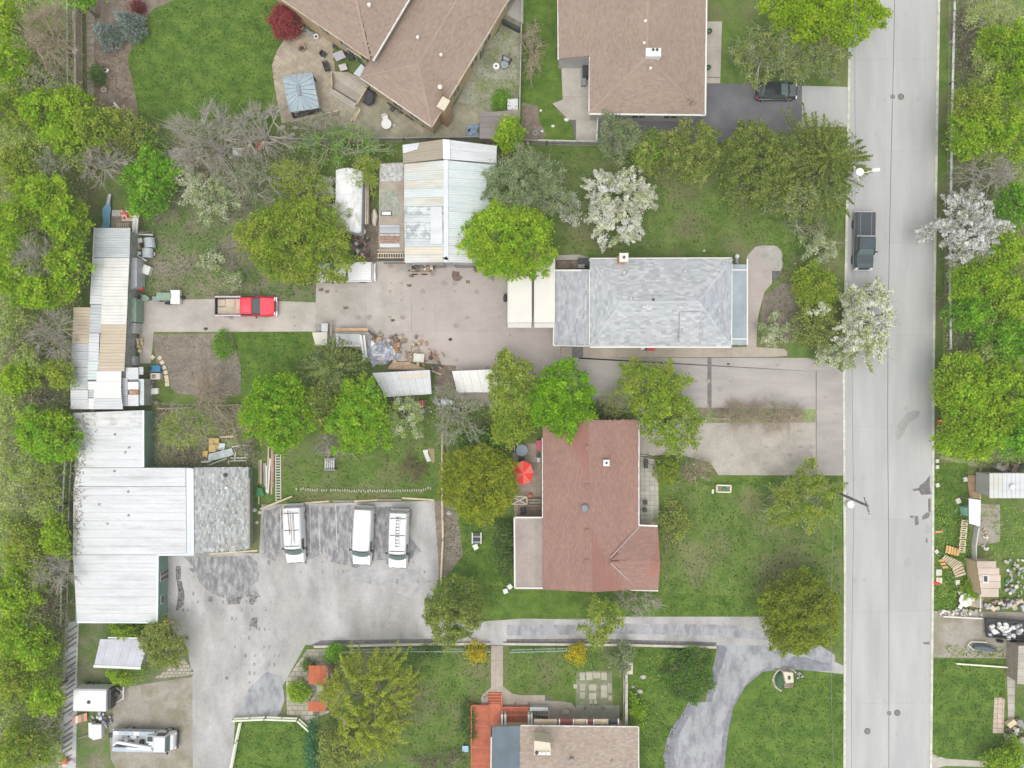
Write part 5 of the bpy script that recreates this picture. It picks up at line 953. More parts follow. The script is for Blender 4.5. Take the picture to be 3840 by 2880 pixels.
#  SMALL THINGS
def G0(p,z=0):return W(p[0],p[1],z)
def simple(name,label,cat,p,group=None):x,y,_=W(*p);return thing(name,label,cat,(x,y,0),group)
def pole(base,top,h,drum,armto,lab,wood):
 bx,by,_=W(*base);tx,ty,_=W(*top,h);t=thing('utility_pole',lab,'utility pole',(bx,by,0),'utility poles on the west side of the street')
 MB().rod((bx,by,0),(tx,ty,h),.16,10,.11).build('pole',wood,t)
 dx,dy,dz=W(*drum[0],drum[1]);MB().cyl(dx,dy,dz-.9,.36,.9,16).build('transformer',M_white,t);k=dz/h;MB().rod((bx+(tx-bx)*k,by+(ty-by)*k,dz-.3),(dx,dy,dz-.3),.05).build('bracket',M_metal,t)
 if armto:
  ax,ay,az=W(*armto,h-.6);MB().rod((tx,ty,h-.5),(ax,ay,az),.05).build('lamp_arm',M_trim,t);MB().box(ax,ay,az-.15,.7,.3,.18,.1).build('lamp_head',M_white,t)
 b=MB().box(tx,ty,h-.35,.12,1.6,.12,.3).build('crossarm',wood,t)
 for k in(-.6,0,.6):MB().cyl(tx-k*.3,ty+k,h-.23,.05,.16,8).build('insulator',M_trim,t)
 return(tx,ty,h)
tp1=pole(q(2,3,570,880)[0],q(2,3,920,1035)[0],10.5,(q(2,3,778,1022)[0],7.2),None,'dark utility pole leaning over the road with white transformer, by the front lawn',mat('dark_pole_wood',(.18,.18,.17),.9,(.25,.24,.22),3))
tp2=pole(q(0,3,680,1480)[0],q(0,3,830,1440)[0],9.6,(q(0,3,852,1425)[0],9.9),q(0,3,985,1410)[0],'pale utility pole with a white transformer and street lamp arm, beside the big spiky conifer',M_metal)
def wire(pts,lab,r_=.018):
 t=tag(MB_rods(pts,r_),lab,'cable');return t
def MB_rods(pts,r_):
 b=MB()
 for a,c_ in zip(pts,pts[1:]):
  a=Vector(a);c_=Vector(c_);L_=(c_-a).length
  for i in range(8):
   f0,f1=i/8,(i+1)/8;s0=-4*f0*(1-f0)*L_*.02;s1=-4*f1*(1-f1)*L_*.02
   b.rod(a.lerp(c_,f0)+Vector((0,0,s0)),a.lerp(c_,f1)+Vector((0,0,s1)),r_,3)
 return b.build('overhead_cable',M_grey,loc=pts[0])
pT=(tp2[0]+1,tp2[1]+60,9.4);pB=(tp1[0]+.5,tp1[1]-60,9.4)
wire([pT,(tp2[0],tp2[1],9.2),(tp1[0]-.9,tp1[1],9.5),(pB[0]-.8,pB[1],pB[2])],'long overhead cable running along the west kerb between the two utility poles',.022)
cw=W(*q(3,3,615,900)[0],5.2);cv=W(*q(2,3,632,1200)[0],6.5);wire([cv,cw,W(*q(3,3,635,1659)[0],5),W(*q(3,3,640,2500)[0],5)],'thin overhead cable above the lower front lawns beside the street',.018)
def fence(lab,pts,h,kind,mt,name='fence',sp=2.2,cat='fence',n_rail=2,w=.09):
 c=[W(*p)for p in pts];mid=c[len(c)//2];t=thing(name,lab,cat,(mid[0],mid[1],0))
 for a,b_ in zip(c,c[1:]):
  a=Vector(a);b_=Vector(b_);L_=(b_-a).length;d_=(b_-a).normalized();k=max(1,round(L_/sp));rz=math.atan2(d_.y,d_.x)
  for i in range(k+1):p=a.lerp(b_,i/k);MB().box(p.x,p.y,0,.1,.1,h+.04).build('post',mt,t)
  for i in range(n_rail):z=h-(h-.35)*i/max(1,n_rail-1);MB().bar(a+Vector((0,0,z)),b_+Vector((0,0,z)),w,.09).build('rail',mt,t)
  if kind=='boards':
   n_=int(L_/.16);bm_=MB()
   for i in range(n_):p=a.lerp(b_,(i+.5)/n_);bm_.box(p.x,p.y,.05,.14,.025,h-.03+random.uniform(-.04,.03),rz)
   bm_.build('boards',mt,t,kind='stuff')
  if kind=='mesh':
   n_=int(L_/.3);bm_=MB()
   for i in range(n_):p=a.lerp(b_,(i+.5)/n_);bm_.box(p.x,p.y,.05,.012,.012,h-.05,rz)
   bm_.build('mesh_wires',mt,t,kind='stuff')
 return t
M_fg=mat('grey_fence_wood',(.36,.35,.31),.9,(.27,.26,.23),2,.1)
fence('grey board fence with a pale cap between the gazebo garden and the workshop lot',q(0,1,0,1185,620,1182,1260,1178)+q(0,1,2040,1168),1.6,'boards',M_fg)
fence('grey board fence behind the side patio lawn of the hip-roofed house',q(0,2,60,1190,330,1205,745,1212),1.6,'boards',M_fg)
fence('white topped railing on the east edge of the side patio, below the hip-roofed house',q(0,2,748,985,740,1195,580,1192,260,1185),1.1,'rail',M_trim)
fence('long pale fence between the side yard and the narrow lawn strip, top centre',q(0,2,130,-400,118,400,105,1000),1.5,'boards',mat('pale_fence_wood',(.48,.47,.41),.9,(.38,.37,.32),2,.1))
fence('tan fence with a pale top rail along the woodland edge, top left',q(0,0,680,-300,685,120,690,850),1.7,'boards',mat('tan_fence_wood',(.46,.40,.31),.9,(.36,.31,.24),2,.1),w=.2)
fence('thin wire fence just west of the tan fence, top left',q(0,0,615,-200,618,400,620,760),1.5,'mesh',M_metal)
t=thing('board_walk','grey plank strip along the garden side of the tan fence, top left','boards',(*W(*q(0,0,750,450)[0])[:2],0));pave(t,'plank',gp(q(0,0,715,60,790,60,785,560,785,880,730,880)),.9,.2,.02,.08,.08,M_wood)
fence('pale timber fence line between the back lawn and the round olive tree',q(2,1,1575,250,1568,800,1578,1300,1560,1659),1.3,'mesh',M_woodl,w=.12)
fence('green wire fence along the parking lane, west of the garden path',q(3,1,640,672,1300,665,1965,665),1.2,'mesh',M_pgreen)
fence('green wire fence along the lane, east of the garden path',q(3,2,30,672,600,655),1.2,'mesh',M_pgreen)
fence('tall weathered grey board fence beside the stone paving near the taupe-roofed house',q(3,2,965,660,975,900,972,1310),2.0,'boards',mat('grey_pale_fence',(.50,.48,.41),.9,(.36,.35,.31),2,.1),w=.25)
fence('white double-rail fence around the bottom-left lawn, north side',q(3,0,1945,1240,2212,1228)+q(3,1,380,1238,475,1325),1.0,'rail',mat('cream_rail',(.66,.69,.56),.8),w=.16)
fence('white double-rail fence around the bottom-left lawn, west side by the lane',q(3,0,2010,1260,1975,1420,1930,1659,1900,2000),1.0,'rail',MATS['cream_rail'],w=.16)
fence('white steel guard rail along the east verge of the street',q(0,3,1612,-600,1608,0,1590,700,1575,1659)+q(1,3,1570,800,1575,1350),.8,'rail',mat('rail_steel',(.68,.70,.72),.5),sp=4,n_rail=1,w=.2,name='guard_rail',cat='guard rail')
fence('pale pipe railing along the west side of the white metal building',q(2,0,660,500,605,620,585,1000,572,1659)+q(3,0,568,450),1.6,'rail',M_metal,name='pipe_railing',cat='railing',w=.14)
fence('low white rail along the gravel driveway east of the street',q(3,3,1640,785,2060,815),.4,'rail',mat('lemon_white',(.75,.76,.6),.8),n_rail=1,w=.14,name='edge_rail')
fence('pale timber edging along the north side of the east gravel drive',q(3,3,1530,395,1850,412),.4,'rail',M_trim,n_rail=1,w=.14,name='edge_rail')
fence('broken timber rail across the scrub between the west yards',q(2,0,1340,225,1640,215,2000,190),1.0,'rail',M_wood)
t=thing('low_wall','long white-topped low wall along the south edge of the parking lane','wall',(*W(*q(3,1,1300,640)[0])[:2],0))
for a,b_ in((q(3,1,500,655)[0],q(3,1,1300,636)[0]),(q(3,1,1300,636)[0],q(3,1,1965,630)[0]),(q(3,2,-30,632)[0],q(3,2,1000,640)[0]),(q(3,2,1000,640)[0],q(3,2,1740,660)[0])):MB().bar(Vector(W(*a,.35)),Vector(W(*b_,.35)),.22,.35).build('coping',mat('wall_coping',(.56,.52,.45),.9,(.46,.44,.38),2),t)
t=thing('timber_kerb','row of pale parking timbers along the grassy north edge of the lot','timbers',(*W(*q(2,1,900,990)[0])[:2],0))
for a,b_,m in(((400,1012),(630,995),M_woodl),((660,995),(830,994),M_wood),((835,996),(1030,985),M_woodl),((1035,984),(1230,984),M_wood),((1235,968),(1500,985),M_woodl)):MB().bar(Vector(W(*q(2,1,*a)[0],.18)),Vector(W(*q(2,1,*b_)[0],.18)),.18,.18).build('timber',m,t)
t=tag(MB().bar(Vector(W(*q(2,1,55,1060)[0],.5)),Vector(W(*q(2,1,320,955)[0],.35)),.17,.16).build('wood_beam',M_woodl,loc=W(*q(2,1,190,1005)[0])),'long pale beam lying slantwise at the north-west corner of the parking lot','beam')
t=thing('stone_edging','curved row of pale upright edging stones across the back lawn','edging',(*W(*q(2,1,900,900)[0])[:2],0))
for i in range(60):
 f=i/59;u=340+f*1130;v=890+18*math.sin(f*2.6)+random.uniform(-5,5)-(12 if f>.96 else 0);
 if random.random()<.12 and f<.35:continue
 x,y,_=W(*q(2,1,u,v)[0]);MB().box(x,y,0,.13,.26,.1+random.random()*.08,random.uniform(-.3,.3)).build('edging_stone',M_flag,t)
for(cx_,cy_,uv,lb)in((1,0,[(1270,1415),(1330,1420),(1348,1460),(1365,1500),(1378,1540),(1385,1580),(1390,1612),(1390,1640)],'curved row of square pale edging blocks around the bare soil patch'),):
 t=thing('block_edging',lb,'edging',(*W(*q(1,0,1370,1530)[0])[:2],0))
 for i,(u,v)in enumerate(uv):x,y,_=W(*q(1,0,u,v)[0]);MB().box(x,y,0,.40,.38,.16,.8-i*.1).build('edging_block',mat('cream_block',(.60,.53,.38),.9,rnd=.1),t)
def rock(lb,p,r_,m=M_stone,name='boulder',cat='boulder',group=None):
 x,y,_=W(*p);return tag(MB().blob(x,y,r_*.3,r_,r_*.8,r_*.6,9,6,.2).build(name,m,loc=(x,y,0)),lb,cat,group)
rock('tall pale boulder standing in the mulch bed by the tan fence',q(0,0,912,400)[0],.42);rock('small white stone at the top of the mulch bed by the blue spruces',q(0,0,1128,110)[0],.25)
rock('grey stone pair at the south end of the mulch bed',q(0,0,1085,885)[0],.2,M_mulch)
t=simple('swan_planter','white goose-shaped planter with a dark opening in the mulch bed','planter',q(0,0,885,590)[0]);x,y,_=W(*q(0,0,888,592)[0]);MB().blob(x,y,.22,.33,.25,.22,12,6,.03).build('body',M_white,t);MB().cyl(x,y,.36,.14,.08).build('soil',M_dark,t);MB().rod((x-.3,y+.08,.3),(x-.42,y+.12,.6),.06).build('neck',M_white,t)
t=simple('ring_planter','round pale concrete ring planter below the goose planter','planter',q(0,0,868,750)[0]);x,y,_=W(*q(0,0,868,750)[0]);MB().cyl(x,y,0,.28,.22,16).build('ring',M_conc,t);MB().cyl(x,y,.2,.15,.03).build('soil',M_mulch,t)
t=simple('garden_statue','slender white reclining statue in the dark soil near the corner of the lush lawn','statue',q(0,0,980,885)[0]);pts=[q(0,0,*p)[0]for p in((945,850),(965,875),(985,900),(1015,925))]
for a,b_ in zip(pts,pts[1:]):MB().rod(W(*a,.3),W(*b_,.2),.12,8).build('limb',M_white,t)
MB().rod(W(*q(0,0,935,885)[0],.25),W(*q(0,0,970,875)[0],.25),.06).build('arm',M_white,t)
t=simple('satellite_dish','small white triangular bird house on the wire fence, top left','bird house',q(0,0,620,425)[0]);x,y,_=W(*q(0,0,620,425)[0],1.7);b=MB().prism([(x-.34,y+.22),(x+.34,y+.22),(x+.02,y-.38)],1.6,1.8).build('roof',M_trim,t);MB().box(x,y,0,.08,.08,1.6).build('post',M_wood,t);t.name='bird_house'
def pot(lb,p,r_,h,m,mi=M_dark,name='planter_pot',cat='pot',group=None):
 x,y,_=W(*p);t=thing(name,lb,cat,(x,y,.05),group);b=MB();n_=16
 rs=[[(x+r*math.cos(2*math.pi*i/n_),y+r*math.sin(2*math.pi*i/n_),z)for i in range(n_)]for r,z in((r_*.7,.05),(r_,.05+h),(r_*.62,.05+h),(r_*.5,h*.7))];b.ring(rs).build('pot',m,t);MB().cyl(x,y,h*.7,r_*.55,.05).build('soil',mi,t);return t
pot('white round pot nearest the red maple, beside the patio bench',q(0,1,405,238)[0],.27,.5,M_white);pot('white round pot at the right end of the patio bench',q(0,1,530,318)[0],.27,.5,M_white)
t=simple('patio_bench','grey bench between the two white round pots by the cream wall','bench',q(0,1,468,278)[0]);MB().prism(gp(q(0,1,430,250,445,238,510,285,495,305),.45),.38,.45).build('seat',M_grey,t);
for u,v in((440,250),(498,293)):x,y,_=W(*q(0,1,u,v)[0]);MB().box(x,y,.05,.1,.4,.33,R(-34)).build('leg',M_grey,t)
t=simple('fire_pit','rusty round fire bowl on the beige patio','fire pit',q(0,1,408,405)[0]);x,y,_=W(*q(0,1,408,405)[0]);b=MB();b.ring([[(x+r*math.cos(a),y+r*math.sin(a),z)for a in[2*math.pi*i/18 for i in range(18)]]for r,z in((.3,.05),(.42,.42),(.36,.42),(.2,.2))]).build('bowl',M_rust,t);MB().cyl(x,y,.2,.2,.04).build('ash',M_dark,t)
t=simple('patio_dining_table','square grey-lilac covered table on the grey deck, larger one of the two','table',q(0,1,712,465)[0]);MB().prism(gp(q(0,1,655,445,735,415,768,475,690,510),.75),.70,.78).build('table_top',mat('lilac_grey_top',(.42,.42,.45),.7),t)
for u,v in((675,452),(728,428),(755,475),(695,500)):x,y,_=W(*q(0,1,u,v)[0]);MB().box(x,y,.05,.07,.07,.66).build('leg',M_dark,t)
t=simple('small_patio_table','small pale square table on the grey deck below the larger table','table',q(0,1,742,557)[0]);MB().prism(gp(q(0,1,705,540,765,525,782,575,725,590),.5),.46,.53).build('table_top',mat('pale_lilac_top',(.56,.53,.53),.7),t)
for u,v in((718,548),(758,538),(768,568),(732,580)):x,y,_=W(*q(0,1,u,v)[0]);MB().box(x,y,.05,.05,.05,.42).build('leg',M_dark,t)
def chair(lb,p,rz,m,group=None,z=.05,s=1):
 x,y,_=W(*p);t=thing('garden_chair',lb,'chair',(x,y,z),group)
 def lc(a,b_):return(x+(a*math.cos(rz)-b_*math.sin(rz))*s,y+(a*math.sin(rz)+b_*math.cos(rz))*s)
 MB().box(x,y,z+.4,.5*s,.5*s,.05,rz).build('seat',m,t);bx_,by_=lc(-.26,0);MB().box(bx_,by_,z+.42,.06,.5*s,.5,rz).build('backrest',m,t)
 for a,b_ in((-.2,-.2),(.2,-.2),(.2,.2),(-.2,.2)):cx,cy=lc(a,b_);MB().box(cx,cy,z,.05,.05,.4,rz).build('leg',m,t)
 for b_ in(-.26,.26):cx,cy=lc(0,b_);MB().box(cx,cy,z+.62,.46*s,.05,.04,rz).build('armrest',m,t)
 return t
for i,(u,v,rz,lb)in enumerate(((590,465,-.5,'dark garden chair at the left side of the grey deck table'),(610,545,.3,'dark garden chair at the lower left of the grey deck table'),(620,580,1.8,'dark garden chair nearest the gazebo on the patio'),(690,390,-2,'dark garden chair between the deck table and the cream wall'),(770,440,3,'dark garden chair to the right of the larger deck table'),(815,490,3.4,'dark chair by the deck corner under the house eave'))):chair(lb,q(0,1,u,v)[0],rz,M_dark,'dark chairs around the deck tables')
t=simple('covered_barbecue','black covered barbecue on the yard below the grey deck','barbecue',q(0,1,958,808)[0]);MB().ring([[W(*q(0,1,905+k*8,850-k*3)[0],z)[:2]+(z,),W(*q(0,1,955-k,735+k*5)[0],z)[:2]+(z,),W(*q(0,1,1015-k*8,760+k*4)[0],z)[:2]+(z,),W(*q(0,1,1000-k*4,860-k*5)[0],z)[:2]+(z,),W(*q(0,1,955,880-k*6)[0],z)[:2]+(z,)]for k,z in((0,.05),(0,.85),(3,1.15))]).build('cover',mat('black_cover',(.045,.048,.055),.7),t)
t=simple('white_cafe_table','round white patio table with a white chair on the mossy stone yard','table',q(0,1,1112,1045)[0]);x,y,_=W(*q(0,1,1112,1045)[0]);MB().cyl(x,y,.7,.52,.05,24).build('table_top',M_white,t);MB().cyl(x,y,.05,.06,.66,8).build('stem',M_white,t);MB().cyl(x,y,.05,.25,.05).build('foot',M_white,t)
chair('white garden chair tucked against the round white patio table',q(0,1,1100,990)[0],-1.2,M_white)
rock('grey boulder beside the round white table',q(0,1,1165,1040)[0],.28);rock('pale boulder low in the planting south of the gazebo',q(0,1,350,1060)[0],.3);rock('pale stone near the fence south of the gazebo sofa',q(0,1,330,1120)[0],.28);rock('white rock cluster below the gazebo wall',q(0,1,545,1050)[0],.3);rock('white rock at the end of the patio edge, left of the gazebo wall',q(0,1,245,1055)[0],.26)
rock('long pale rock beside the wooden railing end',q(0,1,768,1080)[0],.45)
for u,v,lb in((1155,915,'larger dark shrub pot against the lower house wall'),(1215,925,'small dark pot against the lower house wall'),(1415,1045,'small black pot at the corner of the lower house wall')):pot(lb,q(0,1,u,v)[0],.22,.35,M_dark,M_mulch)
t=simple('window_well_planter','row of dark basement window wells under the lower house eave','window wells',q(0,1,1200,900)[0])
for u,v in((1150,872),(1215,915),(1300,970)):x,y,_=W(*q(0,1,u,v)[0]);MB().box(x,y,0,1.0,.35,.25,R(-35)).build('window_well',M_dark,t)
t=simple('lidded_bin','white lidded barrel among garden clutter in the narrow side yard','barrel',q(0,1,2015,565)[0]);x,y,_=W(*q(0,1,2015,565)[0]);MB().cyl(x,y,0,.34,.6,18).build('barrel',M_white,t);MB().cyl(x,y,.6,.1,.04).build('plug',M_dark,t)
t=simple('grey_bins','dark recycling box standing open above the white barrel in the side yard','bin',q(0,1,2095,490)[0]);MB().prism(gp(q(0,1,2065,450,2145,485,2120,525,2060,490),.5),0,.5).build('body',M_dark,t);MB().prism(gp(q(0,1,2078,463,2130,488,2112,512,2070,490),.5),.5,.53).build('lid',M_grey,t)
t=simple('grey_tub','round blue-grey tub between the white barrel and the dark box','tub',q(0,1,2085,548)[0]);x,y,_=W(*q(0,1,2085,548)[0]);MB().cyl(x,y,0,.38,.5,16).build('tub',mat('blue_grey_plastic',(.28,.34,.37),.6),t);MB().cyl(x,y,.5,.2,.08,12).build('lid_knob',M_grey,t)
t=simple('blue_tarp','crumpled blue tarp beside the small brown shed','tarp',q(0,1,1825,1090)[0])
for i in range(7):u,v=1785+random.random()*75,1050+random.random()*80;x,y,_=W(*q(0,1,u,v)[0]);MB().blob(x,y,.12,.35,.28,.14,7,4,.35).build('fold',mat('faded_blue_tarp',(.14,.24,.38),.8,(.3,.36,.42),4),t)
t=simple('side_yard_wall','dark retaining timbers across the top of the side yard','timbers',q(0,1,2140,200)[0]);MB().bar(Vector(W(*q(0,1,2068,165)[0],.9)),Vector(W(*q(0,2,110,240)[0],.9)),.3,.9).build('timber',M_dark,t)
MB().prism(gp(q(0,1,2085,-60,2120,30,2075,110,2110,130,2240,200,2240,-60)),0,.1).build('slab',mat('pale_slab',(.46,.46,.44),.9),t)
pot('round grey-rimmed planter at the corner of the small lush lawn',q(0,2,236,1110)[0],.28,.3,M_grey,M_mulch)
for u,v,r_,lb in((283,918,.16,'white stone, uppermost on the small lush lawn'),(495,995,.27,'wide white stone at the lawn edge next to the side patio'),(383,1047,.18,'white stone in the middle of the small lush lawn'),(295,1090,.16,'white stone beside the round grey planter'),(512,1180,.13,'white stone by the fence below the small lawn')):rock(lb,q(0,2,u,v)[0],r_,mat('white_stone',(.70,.70,.62),.9))
t=simple('covered_grill','dark covered grill against the west wall of the hip-roofed house on the side patio','grill',q(0,2,660,600)[0]);MB().prism(gp(rq(0,2,630,480,680,640),.8),.05,.9).build('cover',M_dark,t);MB().prism(gp(rq(0,2,622,545,660,700),.8),.05,.6).build('side_table',M_grey,t);x,y,_=W(*q(0,2,640,690)[0]);MB().cyl(x,y,.05,.2,.5).build('gas_bottle',M_dark,t)
pot('dark shrub pot on the front walk of the hip-roofed house, upper one',q(0,2,1675,270)[0],.28,.4,M_dark,M_green);pot('dark shrub pot on the front walk of the hip-roofed house, lower one',q(0,2,1668,570)[0],.26,.4,M_dark,M_green)
t=tag(MB().prism(gp(rq(0,3,680,1528,697,1585),.5),0,.5).build('mail_box',M_white,loc=W(*q(0,3,688,1555)[0])),'small white post box on the grass verge below the spiky conifer','post box')
rock('small white ball on the lawn north of the grey-roofed house',q(1,2,1638,532)[0],.14,M_white,'lawn_ball','ball')
t=simple('porch_lantern','white rounded planter at the north end of the grey house porch','planter',q(1,2,1905,582)[0]);x,y,_=W(*q(1,2,1905,582)[0]);MB().blob(x,y,.3,.25,.28,.3,10,6,.05).build('bowl',M_white,t);MB().box(x,y-.5,0,.3,.5,.3).build('base',M_grey,t)
t=simple('wheelie_bin','white and black bin against the south wall of the grey-roofed house','bin',q(1,2,1122,1340)[0]);x,y,_=W(*q(1,2,1118,1338)[0]);MB().box(x,y,.05,.4,.4,.8).build('body',M_white,t);MB().box(x+.3,y-.1,.05,.3,.3,.7).build('lid',M_dark,t)
t=simple('red_cooler','faded red box on the walk right of the white and black bin','box',q(1,2,1190,1345)[0]);MB().prism(gp(rq(1,2,1160,1333,1232,1360),.4),.05,.35).build('box',mat('faded_red',(.5,.13,.13),.8),t);MB().prism(gp(rq(1,2,1165,1336,1228,1357),.4),.35,.4).build('lid',M_red,t)
t=simple('rear_clutter','brown mulch box with grey bins behind the annex of the grey-roofed house','clutter',q(1,2,560,630)[0]);MB().prism(gp(rq(1,2,415,615,590,680)),0,.2).build('mulch_box',M_mulch,t);MB().prism(gp(rq(1,2,590,600,688,665)),0,.8).build('dark_bin',M_dark,t);MB().prism(gp(rq(1,2,585,655,640,685)),0,1.0).build('grey_bin',M_grey,t);MB().prism(gp(q(1,2,415,570,600,565,690,590,690,605,415,610)),0,.12).build('stone_edge',M_conc,t)
U=lambda*uv:zr(1880,1640,2.676,*uv)
ux,uy,_=W(*U(220,360)[0],2.3);t=thing('patio_umbrella','red patio umbrella with paler panels, tilted and partly under the round olive tree','umbrella',(ux,uy,.05));n_=8;R_=1.2
for i in range(n_):
 a0_,a1_=2*math.pi*i/n_,2*math.pi*(i+1)/n_;tz=lambda a:1.95+.28*math.cos(a-1.0)
 MB().add([(ux,uy,2.55),(ux+R_*.88*math.cos(a0_),uy+R_*1.05*math.sin(a0_),tz(a0_)),(ux+R_*.88*math.cos(a1_),uy+R_*1.05*math.sin(a1_),tz(a1_)),(ux,uy,2.50),(ux+R_*.88*math.cos(a0_),uy+R_*1.05*math.sin(a0_),tz(a0_)-.03),(ux+R_*.88*math.cos(a1_),uy+R_*1.05*math.sin(a1_),tz(a1_)-.03)],[(0,1,2),(5,4,3),(1,4,5,2)]).build('canopy_panel',mat('red_canopy',(.68,.05,.035),.8,rnd=.06)if i%2 else mat('pale_red_canopy',(.68,.15,.12),.8),t)
MB().rod((ux,uy,.05),(ux,uy,2.62),.03).build('pole',M_trim,t);MB().cyl(ux,uy,.05,.3,.1).build('base',M_dark,t)
t=simple('round_patio_table','octagonal blue-grey glass patio table above the red umbrella','table',U(205,125)[0]);x,y,_=W(*U(205,125)[0]);MB().cyl(x,y,.72,.62,.04,8).build('table_top',mat('blue_glass_top',(.16,.22,.27),.35),t);MB().cyl(x,y,.05,.06,.66).build('stem',M_dark,t);MB().cyl(x,y,.05,.3,.05).build('foot',M_dark,t)
chair('dark patio chair left of the octagonal glass table',U(135,120)[0],0,M_dark);chair('dark patio chair between the glass table and the red umbrella',U(200,215)[0],1.6,M_dark)
t=simple('pink_lounger','pink folded lounge chair against the west wall of the red-roofed house','lounge chair',U(375,80)[0]);x,y,_=W(*U(375,80)[0]);MB().box(x,y,.3,.45,.9,.08).build('seat',mat('pink_cloth',(.6,.12,.2),.8),t);MB().box(x,y+.5,.35,.45,.1,.5).build('backrest',MATS['pink_cloth'],t);
for s_ in(-.35,.35):MB().box(x,y+s_,.05,.4,.04,.26).build('leg',M_metal,t)
t=simple('black_stool','black round stool with grey base under the eave of the red-roofed house','stool',U(372,185)[0]);x,y,_=W(*U(372,180)[0]);MB().cyl(x,y,.45,.24,.08).build('seat',M_dark,t);MB().cyl(x,y,.05,.05,.4).build('stem',M_metal,t);MB().box(x,y-.45,.05,.3,.45,.25).build('grey_crate',M_metal,t)
t=simple('patio_steps','short dark grey steps beside the flat-roofed side of the red-roofed house','steps',U(330,640)[0])
for i in range(4):MB().prism(gp(U(270,610+i*30,392,610+i*30,392,633+i*30,270,633+i*30)),.04,.5-.1*i).build('step',M_wood,t)
t=simple('trellis_frame','pale square trellis frame with crossed bars at the rear patio of the red-roofed house','trellis',U(180,635)[0]);c4=U(105,595,255,598,258,675,105,672)
for i in range(4):MB().bar(Vector(W(*c4[i],1.0)),Vector(W(*c4[(i+1)%4],1.0)),.1,.1).build('frame_bar',M_woodl,t);x,y,_=W(*c4[i],.9);MB().box(x,y,0,.08,.08,.9).build('post',M_woodl,t)
for a,b_ in((0,2),(1,3)):MB().bar(Vector(W(*c4[a],.98)),Vector(W(*c4[b_],.98)),.07,.05).build('cross_bar',M_trim,t)
t=simple('push_mower','black push mower on the grass beside the flat side roof','mower',U(222,740)[0]);x,y,_=W(*U(220,735)[0]);MB().box(x,y,.12,.5,.6,.25,.4).build('deck',M_dark,t);MB().rod((x+.15,y+.2,.3),(x+.5,y+.8,.95),.02).build('handle',M_dark,t)
for a,b_ in((-.25,-.25),(.25,-.25),(-.25,.25),(.25,.25)):MB().rod((x+a-.03,y+b_,.12),(x+a+.03,y+b_,.12),.12,10).build('wheel',M_rub,t)
t=simple('flower_pot','small orange-red flower pot on the rear patio near the steps','pot',U(290,580)[0]);x,y,_=W(*U(290,580)[0]);MB().cyl(x,y,.04,.14,.25,12,.2).build('pot',M_orange,t);MB().blob(x,y,.38,.18,.18,.12,8,5,.3).build('flowers',mat('coral_flower',(.6,.15,.1),.9),t)
for u,v,a,lb in((85,1490,.6,'white plastic box at the bottom-left corner of the flat side roof, right one'),(42,1535,.3,'white plastic box at the bottom-left corner of the flat side roof, left one')):x,y,_=W(*U(u,v)[0]);t=thing('white_box',lb,'box',(x,y,0));MB().box(x,y,0,.42,.42,.4,a).build('body',M_trim,t);MB().box(x,y,.4,.46,.46,.05,a).build('lid',M_white,t)
t=simple('glider_swing','grey slatted garden swing seat on the back lawn below the bare weeping tree','swing seat',q(2,1,632,688)[0])
for i in range(5):MB().prism(gp(rq(2,1,592+i*17,640,604+i*17,740),.5),.45,.5).build('slat',M_metal,t)
for v in(640,735):MB().prism(gp(rq(2,1,588,v-4,680,v+5),.9),.0,.9).build('side_frame',M_grey,t)
t=simple('paper_debris','brown and white scrap of cardboard near the pale fence on the back lawn','cardboard',q(2,1,1470,620)[0]);MB().prism(gp(q(2,1,1450,555,1502,558,1505,670,1480,680,1465,600)),0,.05).build('brown_flap',mat('brown_sheet',(.3,.24,.15),.9),t);MB().prism(gp(q(2,1,1405,570,1450,565,1450,600,1475,660,1440,670)),.05,.08).build('white_flap',M_trim,t)
t=simple('ladder_stack','long aluminium ladder lying on the grass edge left of the back lawn','ladder',q(2,1,200,800)[0])
def ladder(t,a,b_,w,n_,m=M_woodl,z=.15):
 a=Vector(W(*a,z));b_=Vector(W(*b_,z));d_=(b_-a).normalized();s_=Vector((-d_.y,d_.x,0))*w/2
 for k in(-1,1):MB().bar(a+s_*k,b_+s_*k,.07,.09).build('ladder_rail',m,t)
 for i in range(n_):p=a.lerp(b_,(i+.5)/n_);MB().bar(p-s_,p+s_,.07,.05).build('rung',m,t)
ladder(t,q(2,1,205,600)[0],q(2,1,208,1000)[0],.5,18,M_trim)
x0=simple('board_pile','pile of long pink, white and brown boards beside the ladder','boards',q(2,1,110,780)[0])
for i,(u0,v0,u1,v1,m)in enumerate(((45,650,50,845,M_wood),(62,650,62,850,M_woodl),(85,680,92,850,M_grey),(100,680,100,870,mat('pinkish_board2',(.55,.45,.42),.9)),(125,540,118,900,M_woodl),(140,640,120,930,M_trim),(155,560,150,940,mat('pink_board',(.5,.33,.28),.9)),(112,700,110,920,M_white),(170,600,160,880,M_rust))):MB().bar(Vector(W(*q(2,1,u0,v0)[0],.12+.03*(i%3))),Vector(W(*q(2,1,u1,v1)[0],.12+.03*(i%3))),.16,.08).build('board',m,x0)
t=simple('wheelbarrow','dark green upturned wheelbarrow south of the board pile','wheelbarrow',q(2,1,50,920)[0]);MB().prism(gp(q(2,1,30,880,68,885,90,945,60,960,25,950),.4),.1,.4).build('tray',M_green,t);MB().bar(Vector(W(*q(2,1,45,955)[0],.3)),Vector(W(*q(2,1,45,1020)[0],.3)),.1,.05).build('handle',M_woodl,t);x,y,_=W(*q(2,1,48,880)[0]);MB().rod((x-.05,y,.2),(x+.05,y,.2),.2,12).build('wheel',M_rub,t)
